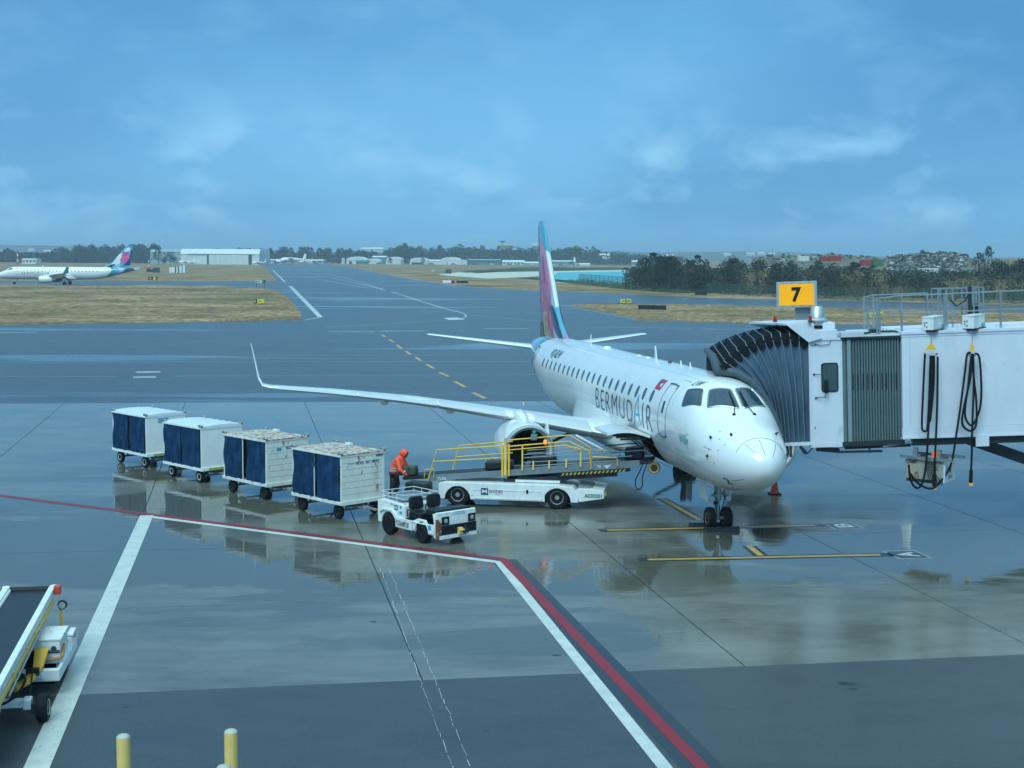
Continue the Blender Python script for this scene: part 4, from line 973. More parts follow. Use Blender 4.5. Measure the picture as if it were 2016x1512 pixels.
# lifting column outside the frame with its braces reaching into it
b = MB(); b.bar((8.6, .3, .0), (8.2, .3, -2.55), .35, .35); b.bar((8.6, 2.7, .0), (8.2, 2.7, -2.55), .35, .35); b.bar((5.0, .8, -.1), (8.2, .8, -1.35), .32, .30); b.bar((5.0, 2.2, -.1), (8.2, 2.2, -1.35), .32, .30)
for k in range(5): b.bar((5.6+k*.5, .8, -.33-k*.2), (5.6+k*.5, 2.2, -.33-k*.2), .08)
b.build('lift_column', DARK, bridge)
for y in (.1, 2.9):
    b = MB(); b.lathe([(.3, -.18), (.5, -.2), (.55, -.1), (.55, .1), (.5, .2), (.3, .18)], 24, (8.28, y, -2.05+.0), 'Y'); b.build('wheel', RUBBER, bridge, smooth=40)
# --- roof railing
def rail(parent, pts, h, mt, name='railing', r=.022, mids=(.5,)):
    b = MB(); top = [Vector(p)+Vector((0, 0, h)) for p in pts]
    b.tube(top, r, 6)
    for m_ in mids: b.tube([Vector(p)+Vector((0, 0, h*m_)) for p in pts], r*.8, 6)
    g = b.build(name, mt, parent)
    for p in pts:
        b = MB(); p = Vector(p); b.box(p+Vector((0, 0, h/2)), (.055, .055, h)); b.build('railing_post', mt, g)
    return g
rail(bridge, [(2.28, .15, 3.32), (2.95, .15, 3.38), (4.25, .15, 3.38)], 1.10, GALV)
rail(bridge, [(2.20, 1.5, 3.32), (2.20, .15, 3.32)], 1.10, GALV)
rail(bridge, [(2.35, 2.9, 3.32), (2.65, 2.9, 3.38), (4.4, 2.9, 3.38)], 1.05, GALV)
rail(bridge, [(5.95, .15, 3.38), (6.95, .15, 3.38), (8.05, .15, 3.38), (9.6, .15, 3.38)], 1.12, GALV)
b = MB(); b.tube([(4.25, .15, 4.48), (5.95, .15, 4.5)], .022, 6); b.tube([(4.25, .15, 3.93), (5.95, .15, 3.94)], .018, 6); b.build('railing', GALV, bridge)
# cage and ladder tower on the roof
b = MB()
for x in (4.35, 4.62, 4.80, 5.30, 5.45, 5.62, 5.75):
    for y in (1.3, 2.1): b.box((x, y, 3.98), (.045, .045, 1.25))
for z in (4.05, 4.6):
    for y in (1.3, 2.1): b.box((5.05, y, z), (1.45, .035, .035))
    for x in (4.35, 5.3, 5.75): b.box((x, 1.7, z), (.035, .8, .035))
for z in (4.15, 4.0): b.bar((4.62, 1.3, z), (4.95, 1.3, z-.3), .03)
b.build('roof_cage', GALV, bridge)
b = MB(); b.box((5.32, 1.25, 4.0), (.10, .10, 1.3)); b.box((5.5, 1.4, 3.75), (.25, .2, .7)); b.tube([(4.7, 1.2, 4.25), (4.9, 1.2, 4.05), (5.15, 1.2, 4.2), (5.3, 1.2, 4.45)], .025, 6); b.build('cage_fitting', DARK, bridge)
put_text('19', .16, .13, (2.42, .10, 3.42), (1, 0, 0), (0, 0, 1), WHITE, bridge, name='number_plate')
# --- roof boxes carrying the cables
for i, (x, y) in enumerate(((3.63, -.28), (4.84, -.28))):
    b = MB(); m_ = Matrix.Rotation(R(-33), 3, 'Z'); b.box((x+.30, y+.48, 3.60), (.36, 1.05, .38), m_); bx = b.build('roof_cable_box', DIRTYW, bridge, bevel=.012)
    b = MB(); b.box((x+.30, y+.48, 3.80), (.39, 1.08, .03), m_); b.build('box_lid', DIRTYW, bx)
    b = MB(); b.box((x+.36, y+.40, 3.385), (.30, .95, .06), m_); b.build('box_foot', BLACK, bx)
    b = MB(); d_ = m_ @ Vector((0, -1, 0)); s_ = m_ @ Vector((1, 0, 0)); c_ = Vector((x+.30, y+.48, 3.60))
    for u, v in ((-.1, .04), (-.03, .04), (-.1, -.04), (-.03, -.09)): b.box(c_+d_*.53+s_*u+Vector((0, 0, v)), (.035, .035, .035))
    b.build('box_fastener', GREYINK, bx)
    b = MB(); b.box(c_+s_*.19+d_*(-.35)+Vector((0, 0, -.12)), (.02, .30, .12), m_); b.build('box_hinge_plate', GALV, bx)
# --- gate number sign and dome
b = MB(); sgm = Matrix.Rotation(R(8), 3, 'Z')
sg = empty('gate_sign', (9.0, 44.2, 6.80), rot=(0, -.045, R(-14)), label='yellow gate sign with a black number 7 on top of the boarding bridge cab', cat='sign')
b = MB(); b.b2((-.62, -.30, -.01), (.62, .34, .80)); hs = b.build('sign_housing', GREYP if False else mat('sign_grey', (.30, .36, .40), .4), sg, bevel=.01)
b = MB(); b.b2((-.54, -.312, .06), (.54, -.298, .73)); b.build('sign_face', SIGNY, sg)
put_text('7', .30, .47, (-.15, -.318, .16), (1, 0, 0), (0, 0, 1), BLACK, sg, name='number', bold=.045)
b = MB()
for k in range(4):
    for z in (.035, .755): b.box((-.4+k*.27, -.315, z), (.02, .012, .02))
b.build('sign_clip', DARK, sg)
b = MB(); b.b2((-.06, -.1, -.55), (.40, .25, -.01)); b.build('sign_post', GREYP, sg)
dome = empty('roof_dome', (9.50, 43.6, 6.08), label='silver stepped dome unit beneath the yellow gate sign', cat='ventilator')
b = MB(); b.lathe([(.33, .18), (.345, .22), (.345, .34), (.30, .40), (.26, .42), (.18, .74), (.15, .77), (.02, .78)], 24); b.build('dome_cover', ALU, dome, smooth=35)
b = MB(); b.lathe([(.345, .08), (.345, .18)], 24); b.build('dome_gasket', BLACK, dome, smooth=35)
b = MB(); b.b2((-.3, -.3, -.25), (.3, .3, .08)); b.build('dome_base', BRIDGEW, dome)
for i, (p, lb) in enumerate(((dp(1526, 632, 43.6), 'small red warning lamp on the canopy hood, left of the silver dome'), (dp(1595, 632, 42.8), 'small red warning lamp on the cab roof in front of the silver dome'))):
    wl = empty('warning_lamp', p, label=lb, cat='warning lamp', group='red warning lamps on the bridge')
    b = MB(); b.lathe([(.05, .02), (.055, .10), (.045, .15), (.01, .16)], 12); b.build('lamp_lens', REDL, wl, smooth=40)
    b = MB(); b.lathe([(.07, -.03), (.07, .02)], 12); b.build('lamp_base', DARK, wl)
# --- hanging ground power cables
def wt(pts, D_): return [dp(x, y, D_+(q[0] if q else 0)) for x, y, *q in pts]
def smoothp(P, m_=4):
    o = []
    for i in range(len(P)-1):
        p0, p1, p2, p3 = P[max(i-1, 0)], P[i], P[i+1], P[min(i+2, len(P)-1)]
        for k in range(m_):
            t = k/m_; o.append(.5*((2*p1)+(p2-p0)*t+(2*p0-5*p1+4*p2-p3)*t*t+(3*p1-p0-3*p2+p3)*t**3))
    return o+[P[-1]]
def hang(name, label, cat, D_, hook, runs, plug, tri):
    top = dp(*hook[0], D_); t = empty(name, top, label=label, cat=cat, group='power cables hanging from the bridge')
    for r_ in runs:
        b = MB(); b.tube([p-top for p in smoothp(wt(r_, D_))], .034, 8); b.build('cable', RUBBER, t, smooth=60)
    b = MB(); b.tube([p-top for p in wt(hook, D_)], .014, 6); 
    for x, y in tri[1:]: b.lathe([(.035, -.02), (.045, 0), (.035, .02)], 10, dp(x, y+8, D_)-top, 'Y')
    b.build('hook', GALV, t)
    P = [p-top for p in wt(tri, D_)]; b = MB(); b.add(P+[p+Vector((0, .03, 0)) for p in P], [(0, 1, 2), (5, 4, 3), (0, 3, 4, 1), (1, 4, 5, 2), (2, 5, 3, 0)]) if len(P) == 3 else None
    b.build('spreader', YEL, t)
    for x, y in plug:
        p = dp(x, y, D_)-top
        b = MB(); b.lathe([(.055, .16), (.06, .0), (.06, -.22), (.05, -.24)], 10, p+Vector((0, 0, .22)), 'Z'); pl_ = b.build('plug', RUBBER, t, smooth=40)
        b = MB(); b.b2(p-Vector((.055, .05, .09)), p+Vector((.055, .05, 0))); b.build('plug_tip', YEL, pl_)
    return t
hang('power_cable', 'looped black power cable hanging from the left white roof box', 'cable', 42.35, [(1833, 659), (1834, 676)],
     [[(1821, 697), (1818, 760), (1815, 830), (1816, 846), (1822, 849), (1826, 840), (1829, 790), (1832, 700)],
      [(1835, 700), (1834, 760), (1828, 840), (1826, 880), (1821, 930), (1813, 956), (1803, 960), (1793, 945), (1789, 915)],
      [(1839, 700), (1838, 760), (1831, 830)],
      [(1846, 702), (1845, 800), (1841, 900), (1840, 950)]], [(1839, 958)], [(1834, 673), (1821, 689), (1844, 689)])
hang('power_cable', 'looped black power cable hanging from the right white roof box', 'cable', 42.3, [(1915, 656), (1914, 672)],
     [[(1911, 694), (1904, 698), (1900, 730), (1891, 800), (1882, 860), (1872, 915), (1850, 950), (1832, 962), (1808, 952), (1792, 932)],
      [(1913, 696), (1911, 740), (1898, 800), (1894, 830), (1900, 843), (1912, 848), (1922, 835), (1922, 790), (1917, 740), (1915, 696)],
      [(1919, 696), (1928, 704), (1932, 760), (1930, 800), (1922, 824), (1913, 838), (1902, 826), (1900, 805), (1906, 760), (1912, 700)],
      [(1916, 698), (1917, 760), (1914, 840), (1913, 900), (1911, 935)]], [(1911, 950)], [(1914, 672), (1909, 691), (1919, 691)])
# --- rectifier cabinet slung under the tunnel
gc = dp(1830, 925, 43.0); gpu = empty('power_cabinet', gc, rz=R(-38), label='weathered power supply cabinet slung under the bridge tunnel', cat='cabinet')
b = MB(); b.b2((-.62, -.45, -.33), (.62, .45, .33)); bod = b.build('cabinet_body', mat('dirty_cabinet', (.34, .35, .32), .5, dirt=((.09, .08, .06), 3.5, .50, .12)), gpu, bevel=.02)
b = MB(); b.b2((.62, -.46, -.30), (.66, .46, .36)); b.build('cabinet_side', BRIDGEW, bod)
b = MB(); b.b2((-.55, -.47, -.34), (.3, -.455, -.24)); 
for k in range(9): b.b2((-.5+k*.08, -.485, -.32), (-.47+k*.08, -.47, -.26))
b.build('vent_grille', DARK, bod)
b = MB(); b.b2((-.5, -.465, -.2), (-.15, -.452, .22)); b.build('cabinet_panel', mat('rusted_panel', (.36, .33, .26), .6, dirt=((.12, .07, .04), 5, .52, .08)), bod)
put_text('3400', .34, .12, (.662, -.20, -.20), (0, 1, 0), (0, 0, 1), GREYINK, bod, bold=.02)
b = MB(); b.b2((.661, -.08, -.02), (.665, .06, .26)); b.build('cabinet_badge', GREYINK, bod)
b = MB(); b.b2((-.75, -.55, .38), (.9, -.47, .46)); b.b2((-.75, .47, .38), (.9, .55, .46)); b.b2((-.4, -.5, .33), (-.3, .5, .40)); b.b2((.3, -.5, .33), (.4, .5, .40)); b.b2((-.35, -.5, .40), (-.22, -.4, .72)); b.b2((.42, -.5, .46), (.52, -.4, .72)); b.build('cabinet_frame', GALV, gpu)
b = MB()
for k in range(5):
    y0_ = -.5; x0_ = .1+k*.05; b.tube([(x0_, y0_, .33), (x0_+.02, y0_-.05, .1), (x0_+.12+k*.03, y0_-.06, -.2), (x0_+.3, y0_-.02, -.36)], .012, 5)
b.build('control_wire', RUBBER, gpu)
b = MB(); b.lathe([(.08, 0), (.08, .16), (.02, .18)], 12, (.1, .1, .40)); b.build('beacon', mat('dim_beacon', (.7, .12, .06), .3, emis=((1, .15, .06), .35)), gpu, smooth=40)

# ================================================================== baggage carts
HD = R(-46.)
def make_cart(rusty, label, loc, curt_gap):
    wp = RUSTW if rusty else WHITE
    t = empty('baggage_cart', loc, HD+random.uniform(-.01, .01), label, 'baggage cart', 'baggage carts in a train')
    L, Wd, zb, zt = 1.30, .86, .56, 2.10
    # curved corrugated roof
    n_ = 24; P = []
    for i in range(n_+1):
        x = -L-.03+(2*L+.06)*i/n_; row = []
        for k in range(9):
            y = -Wd-.03+(2*Wd+.06)*k/8; row.append((x, y, zt+(.012 if rusty else .05)*math.cos((y/Wd)*PI/2.2)+(.012 if i % 4 < 2 and not rusty else 0)-.02))
        P.append(row)
    b = MB(); b.grid(P); b.grid([[(p[0], p[1], zt-.06) for p in r] for r in P]); b.grid([[P[i][0] for i in range(n_+1)], [(P[i][0][0], P[i][0][1], zt-.06) for i in range(n_+1)]]); b.grid([[P[i][8] for i in range(n_+1)], [(P[i][8][0], P[i][8][1], zt-.06) for i in range(n_+1)]]); b.grid([P[0], [(p[0], p[1], zt-.06) for p in P[0]]]); b.grid([P[-1], [(p[0], p[1], zt-.06) for p in P[-1]]])
    b.build('roof', RUSTROOF if rusty else WHITE, t, smooth=40)
    b = MB()
    for x in (-L, L):
        for y in (-Wd, Wd): b.box((x-.02*np.sign(x), y-.02*np.sign(y), (zb+zt)/2), (.06, .06, zt-zb))
    for y in (-Wd-.02, Wd+.02): b.box((0, y, zt-.06), (2*L+.06, .05, .07)); b.box((0, y, zb-.03), (2*L+.08, .06, .10))
    b.box((L+.02, 0, zb-.03), (.06, 2*Wd+.06, .12)); b.box((-L-.02, 0, zb-.03), (.06, 2*Wd+.06, .12)); b.box((L+.0, 0, zt-.07), (.05, 2*Wd, .08)); b.box((-L, 0, zt-.07), (.05, 2*Wd, .08))
    b.box((-.12, -Wd-.0, (zb+zt)/2), (.04, .03, zt-zb)) if rusty else None
    b.build('frame', wp, t, bevel=.006)
    b = MB(); b.b2((-L, -Wd, zb-.02), (L, Wd, zb+.03)); b.build('deck', GREYP, t)
    for sx in (1, -1):
        x = sx*(L-.01)
        if rusty:
            for k in range(7):
                z0_ = zb+.03+k*(zt-.10-zb-.03)/7; z1_ = z0_+(zt-.10-zb-.03)/7-.012
                b = MB(); b.b2((min(x, x+sx*.02), -Wd+.05, z0_), (max(x, x+sx*.02), Wd-.05, z1_)); b.build('end_panel', wp, t, bevel=.004)
            b = MB(); b.b2((min(x-sx*.01, x), -Wd+.04, zb), (max(x-sx*.01, x), Wd-.04, zt-.08)); b.build('end_backing', GREYP, t)
        else:
            b = MB(); b.b2((min(x, x+sx*.02), -Wd+.05, zb+.02), (max(x, x+sx*.02), Wd-.05, zt-.08)); b.build('end_panel', wp, t)
    # far side closed, near side curtained
    b = MB(); b.b2((-L, Wd-.03, zb), (L, Wd-.015, zt-.06)); b.build('back_wall', CURT, t)
    for x0_, x1_ in ((-L+.05, -curt_gap-.02), (curt_gap+.0, L-.05)):
        P = []; nn = 26; ph = random.uniform(0, 6)
        for i in range(nn+1):
            x = x0_+(x1_-x0_)*i/nn; row = []
            for k in range(9):
                z = zb+.03+(zt-.12-zb)*k/8; a_ = .014+.018*(1-k/8); row.append((x+.01*math.sin(3*z), -Wd-.03-a_*math.sin(ph+i*.9+.6*math.sin(z*2+ph))-.03*math.sin(PI*k/8)*math.sin(ph+i*.35+z*2.5)-.018*math.sin(ph*2+i*.5-z*6), z))
            P.append(row)
        b = MB(); b.grid(P); b.build('curtain', CURT, t, smooth=80, fix=False)
    for x in (L-.05, -L+.05):
        for y in (-Wd, Wd):
            b = MB(); b.box((x, y*1.0, zt+.02), (.22, .10, .10)); b.build('corner_buffer', GALV, t, bevel=.03, smooth=40)
    if rusty: b = MB(); b.b2((-.35, .55, zt+.02), (-.1, .68, zt+.10)); b.build('roof_plate', RUSTW, t)
    # running gear
    b = MB(); b.bar((-.95, 0, .34), (1.0, 0, .36), .07, .05)
    for x in (-.95, .98):
        b.bar((x, -.66, .25), (x, .66, .25), .06, .06); b.box((x, 0, .40), (.3, .5, .10)); b.bar((x, -.3, .45), (x, -.45, .28), .05); b.bar((x, .3, .45), (x, .45, .28), .05)
    b.bar((.98, 0, .36), (2.0, 0, .33), .07, .06); b.bar((.98, -.3, .36), (1.55, -.03, .34), .05); b.bar((.98, .3, .36), (1.55, .03, .34), .05); b.bar((-1.3, 0, .40), (-1.62, 0, .33), .09, .06)
    b.build('chassis', mat('chassis_paint', (.28, .28, .26), .6, dirt=((.06, .05, .04), 6, .5, .1)) if rusty else GREYP, t)
    b = MB(); b.box((L+.06, -.15, zb-.03), (.05, .9, .09)); b.build('bumper_strip', mat('strip_yellow_green', (.38, .42, .12), .5, dirt=((.06, .07, .08), 7, .55, .05)), t) if not rusty else None
    for x in (-.95, .98):
        for y in (-.72, .72):
            b = MB(); b.lathe([(.13, -.06), (.19, -.075), (.225, -.05), (.23, 0), (.225, .05), (.19, .075), (.13, .06)], 20, (x, y, .23), 'Y'); wh = b.build('wheel', RUBBER, t, smooth=40)
            b = MB(); b.lathe([(.03, -.05), (.08, -.055), (.125, -.065), (.125, .065), (.08, .055), (.03, .05)], 16, (x, y, .23), 'Y'); b.build('rim', WHITE if not rusty else DARK, wh, smooth=40)
    return t
hx, hy = math.cos(HD), math.sin(HD); nx_, ny_ = -math.sin(HD), math.cos(HD)
corners = [(-5.36, 43.51), (-8.33, 46.95), (-11.28, 50.33), (-14.21, 53.86)]
lab = ['rusty-roofed baggage cart with blue curtains, nearest the white tractor', 'rusty-roofed baggage cart with a gap in its blue curtains, second from the tractor', 'clean white-roofed baggage cart, third from the tractor', 'clean white-roofed baggage cart at the tail of the train, farthest left']
carts = []
for i, (cx, cy) in enumerate(corners):
    ct = make_cart(i < 2, lab[i], (cx-hx*1.30+nx_*.86, cy-hy*1.30+ny_*.86, 0), [.05, .17, .02, .07][i]); carts.append(ct)
F_ = 1.315
put_text('BDA  BC 4893', .92, .10, (F_, -.28, 1.72), (0, 1, 0), (0, 0, 1), INK, carts[0], bold=.02)
put_text('swissport', .34, .05, (F_, -.64, 1.74), (0, 1, 0), (0, 0, 1), TEALP, carts[0], name='small_sticker', bold=.02)
b = MB(); b.b2((F_, .52, 1.92), (F_+.006, .80, 2.0)); b.build('sticker', GREYINK, carts[0])
put_text('BDA', .34, .10, (F_, -.05, 1.70), (0, 1, 0), (0, 0, 1), INK, carts[1], bold=.02)
b = MB(); b.b2((F_, -.45, 1.68), (F_+.006, -.25, 1.78)); b.build('sticker', TEALP, carts[1])
for z in (1.82, 1.92): b = MB(); b.b2((F_-.02, -.35, z-.025), (F_+.02, .10, z+.025)); b.build('sticker', TEALP, carts[3])
b = MB(); b.prism([(.0, .62), (.55, .6), (.6, .8), (.45, .9), (.3, .78), (.28, .98), (.1, 1.02), (-.08, .92)], F_-.012, F_-.004+.006, 'X'); b.build('scraped_patch', mat('bare_scrape', (.22, .27, .29), .5), carts[3])

# ================================================================== tow tractor
tr = empty('tow_tractor', (-2.55, 41.12, 0), R(-48.7), 'small white baggage tractor with black seats, hitched to the cart train', 'tractor')
def arch(x0, x1, z0, z1, wheels, flat=None, extra=None):
    """side outline of a body with wheel cut-outs; wheels = (xc, r)"""
    o = [(x0, z0)]
    for xc, r in sorted(wheels):
        o += [(xc+r*math.cos(a), max(z0, z0+ (r*math.sin(a)))) for a in np.linspace(PI, 0, 10)]
    o += [(x1, z0)]
    return o
# rear body with engine box
o_ = arch(-1.45, -.10, .33, 1.0, [(-.92, .36)])
b = MB(); b.prism(o_+[(-.10, .98), (-1.30, 1.04), (-1.47, .98), (-1.47, .60)], -.70, .70, 'Y'); b.build('engine_box', DIRTYW, tr, bevel=.02)
b = MB(); b.prism([(-1.30, .72), (-1.16, .79), (-.66, .79), (-.5, .66), (-.45, .55), (-.52, .55), (-.70, .74), (-1.12, .74), (-1.32, .64)], -.76, .76, 'Y'); b.build('wheel_arch', DIRTYW, tr)
b = MB(); b.b2((-.52, -.74, .30), (.28, -.66, .56)); b.b2((-.52, .66, .30), (.28, .74, .56)); b.b2((-.5, -.66, .28), (1.3, .66, .36)); b.b2((-.55, -.745, .56), (.9, -.70, .60)); b.build('side_sill', DIRTYW, tr, bevel=.015)
b = MB(); b.b2((-.46, -.752, .36), (.14, -.738, .52)); b.build('scuff_recess', mat('scuffed_recess', (.45, .46, .42), .6, dirt=((.05, .045, .04), 8, .48, .08)), tr)
# front scuttle
o2 = arch(.30, 1.40, .33, .6, [(.72, .31)])
b = MB(); b.prism(o2+[(1.40, .62), (.98, .60), (.9, .70), (.55, .70), (.30, .60)], -.72, -.66, 'Y'); b.prism(o2+[(1.40, .62), (.98, .60), (.9, .70), (.55, .70), (.30, .60)], .66, .72, 'Y'); b.build('front_wing', DIRTYW, tr, bevel=.008)
b = MB(); b.prism([(1.30, .24), (1.46, .24), (1.46, .98), (1.41, .99), (1.24, .93), (1.30, .7)], -.72, .72, 'Y'); fp = b.build('front_panel', DIRTYW, tr, bevel=.015)
b = MB(); b.b2((1.455, -.60, .33), (1.50, .72, .60)); b.build('bumper', BLACK, tr, bevel=.01)
b = MB(); b.b2((1.44, -.66, .22), (1.53, .70, .31)); b.build('bumper_skirt', DIRTYW, tr)
b = MB(); b.b2((1.40, -.73, .24), (1.50, -.58, .80)); b.build('rusted_corner', mat('rusted_corner', (.6, .58, .52), .6, dirt=((.16, .07, .035), 5, .42, .05)), tr)
b = MB(); b.lathe([(.035, -.0), (.075, -.01), (.075, .03), (.035, .03)], 12, (1.38, -.64, .88), 'X'); b.build('side_lamp', GALV, tr)
for y in (-.42, .56):
    b = MB(); b.b2((1.458, y-.13, .62), (1.485, y+.13, .85)); hl = b.build('headlight', BLACK, tr)
    b = MB(); b.lathe([(.065, 0), (.065, .012), (.03, .018)], 14, (1.485, y, .735), 'X'); b.build('lamp_lens', LENS, hl, smooth=40)
put_text('CHARLATTE', .50, .055, (1.464, -.18, .86), (0, 1, 0), (0, 0, 1), LBLUEP, fp, bold=.02); put_text('AMERICA', .42, .035, (1.464, -.12, .93), (0, 1, 0), (0, 0, 1), LBLUEP, fp, bold=.02)
b = MB(); b.b2((1.50, .0, .30), (1.60, .14, .50)); b.b2((1.50, .0, .42), (1.68, .14, .46)); b.build('tow_hitch', PALEY, tr, bevel=.01); b = MB(); b.b2((1.56, .14, .34), (1.66, .30, .46)); b.tube([(1.62, .2, .3), (1.62, .2, .56)], .025, 8); b.build('hitch_pin', DARK, tr)
b = MB(); b.b2((.85, -.66, .88), (1.28, .66, 1.02)); b.build('dashboard', BLACK, tr, bevel=.03)
b = MB(); b.tube([(.85, -.35, .95), (.68, -.35, 1.02)], .02, 8); P = [Vector((.66+.03*math.sin(a)*.5, -.35+.17*math.cos(a), 1.04+.15*math.sin(a))) for a in np.linspace(0, 2*PI, 18, endpoint=False)]; b.tube(P, .013, 6, closed=True); b.build('steering_wheel', BLACK, tr, smooth=50)
b = MB(); b.b2((.28, -.62, .36), (1.3, .62, .42)); b.build('floor', GREYP, tr)
for y in (-.33, .33):
    b = MB(); b.prism(rrect(y-.25, .86, y+.25, 1.24, .10), -.08, .02, 'X'); 
    b.v = [(x+(-.0)+(z-.9)*-.12, y_, z) for x, y_, z in b.v]; bs_ = b.build('seat_back', BLACK, tr, bevel=.03, smooth=50)
    b = MB(); b.b2((-.06, y-.26, .62), (.50, y+.26, .82)); b.build('seat', BLACK, tr, bevel=.04, smooth=50)
b = MB(); b.b2((-.10, -.66, .36), (.42, .66, .62)); b.build('seat_base', BLACK, tr, bevel=.02)
b = MB(); b.tube([(-.02, -.66, .68), (.0, -.68, .88), (.35, -.68, .86), (.38, -.66, .66)], .02, 8); b.build('armrest', BLACK, tr, smooth=50)
# luggage rail
for p_, q_ in (((-1.40, -.62), (-1.40, .62)), ((-.20, -.62), (-.20, .62)), ((-1.40, -.62), (-.20, -.62)), ((-1.40, .62), (-.20, .62))):
    b = MB(); 
    for z in (1.14, 1.26): b.tube([(*p_, z), (*q_, z)], .012, 6)
    for k in range(4): x_, y_ = p_[0]+(q_[0]-p_[0])*k/3, p_[1]+(q_[1]-p_[1])*k/3; b.tube([(x_, y_, 1.0), (x_, y_, 1.26)], .012, 6)
    b.build('luggage_rail', mat('rail_white', (.6, .64, .62), .4), tr)
b = MB(); b.box((-.9, 0, 1.06), (.9, 1.0, .05)); b.build('top_tray', GREYP, tr)
b = MB(); b.tube([(-1.42, -.2, 1.1), (-1.62, -.25, 1.18), (-1.60, .2, 1.18), (-1.42, .2, 1.1)], .012, 6); b.build('rear_hoop', DARK, tr)
b = MB(); b.b2((-.62, -.706, .80), (-.45, -.70, .95)); ms = b.build('logo_tile', BLUEP, tr); put_text('M', .11, .08, (-.59, -.709, .835), (1, 0, 0), (0, 0, 1), WHITE, tr, name='logo_letter', bold=.02)
put_text('mac', .12, .05, (-.80, -.704, .92), (1, 0, 0), (0, 0, 1), INK, tr, name='small_sticker', bold=.02)
b = MB(); b.b2((-.34, -.706, .87), (-.26, -.70, .95)); b.b2((-.36, -.706, .70), (-.24, -.70, .79)); b.build('sticker', TEALP, tr)
b = MB(); b.b2((1.05, -.726, .45), (1.18, -.72, .58)); b.build('sticker', TEALP, tr)
for x, r in ((-.92, .315), (.72, .265)):
    for y in (-.62, .62):
        b = MB(); b.lathe([(r*.5, -.10), (r*.85, -.12), (r*.97, -.09), (r, 0), (r*.97, .09), (r*.85, .12), (r*.5, .10)], 24, (x, y, r), 'Y'); wh = b.build('wheel', RUBBER, tr, smooth=40)
        b = MB(); b.lathe([(.03, -.10), (.06, -.10), (r*.3, -.06), (r*.5, -.09), (r*.5, .09), (r*.3, .06), (.03, .10)], 16, (x, y, r), 'Y'); b.build('hub', DARK, wh, smooth=40)
b = MB(); b.bar((-1.45, 0, .42), (-1.75, 0, .36), .08, .08); b.b2((-1.55, -.15, .3), (-1.46, .15, .55)); b.build('rear_coupling', YEL, tr)

# ================================================================== belt loader at the aircraft
ld = empty('belt_loader', (.40, 46.72, 0), R(-8.5), 'white belt loader with yellow hand rails, raised to the airliner belly door', 'belt loader')
o_ = arch(-2.75, 1.95, .24, .74, [(-2.10, .44), (1.25, .46)])
b = MB(); b.prism(o_+[(1.95, .50), (1.78, .74), (1.2, .80), (-2.55, .80), (-2.75, .74)], -.85, .85, 'Y'); b.build('chassis_body', DIRTYW, ld, bevel=.015)
b = MB(); b.b2((-1.55, -.862, .56), (.7, -.85, .60)); b.b2((-1.55, -.866, .28), (.75, -.85, .32)); b.b2((.80, -.87, .24), (.84, -.85, .72)); b.build('body_rib', DIRTYW, ld)
b = MB(); b.prism([(1.98, .26), (2.55, .36), (2.80, .40), (2.80, .66), (2.45, .70), (1.95, .70), (1.86, .60)], -.84, .84, 'Y'); fb = b.build('front_deck', DIRTYW, ld, bevel=.015)
b = MB(); b.prism([(1.9, .705), (2.4, .705), (2.2, .78), (1.95, .80)], -.6, .6, 'Y'); b.build('deck_hatch', GREYP, ld)
b = MB(); b.b2((-1.30, -.868, .42), (-1.06, -.86, .64)); b.build('logo_tile', BLUEP, ld)
put_text('M', .17, .12, (-1.265, -.872, .47), (1, 0, 0), (0, 0, 1), WHITE, ld, name='logo_letter', bold=.03); put_text('ENZIES', .46, .11, (-1.02, -.872, .49), (1, 0, 0), (0, 0, 1), GREYINK, ld)
put_text('aviation', .22, .03, (-.82, -.872, .43), (1, 0, 0), (0, 0, 1), GREYINK, ld, name='small_lettering')
put_text('A030201', .58, .13, (2.16, -.850, .42), (1, 0, 0), (0, 0, 1), INK, ld, bold=.025)
b = MB(); b.b2((.22, -.868, .50), (.29, -.85, .62)); b.build('fuel_cap', BLACK, ld); b = MB(); b.b2((2.80, -.7, .48), (2.86, -.6, .56)); b.b2((2.80, .6, .48), (2.86, .7, .56)); b.build('marker_lamp', YEL, ld)
for x in (-2.10, 1.25):
    for y in (-.72, .72):
        b = MB(); b.lathe([(.22, -.11), (.32, -.13), (.375, -.10), (.385, 0), (.375, .10), (.32, .13), (.22, .11)], 28, (x, y, .385), 'Y'); wh = b.build('wheel', RUBBER, ld, smooth=40)
        b = MB(); b.lathe([(.04, -.12), (.07, -.12), (.09, -.09), (.18, -.09), (.225, -.13), (.225, .13), (.18, .09), (.04, .09)], 24, (x, y, .385), 'Y'); rm = b.build('rim', mat('rim_silver', (.24, .26, .27), .4, var=.15), wh, smooth=40)
        b = MB(); b.b2((x-.48, min(y, y*.55), .30), (x+.48, max(y, y*.55)-.02, .34)) if False else None
b = MB(); b.b2((-2.6, -.70, .2), (1.9, .70, .34)); b.build('underbody', VOID, ld)
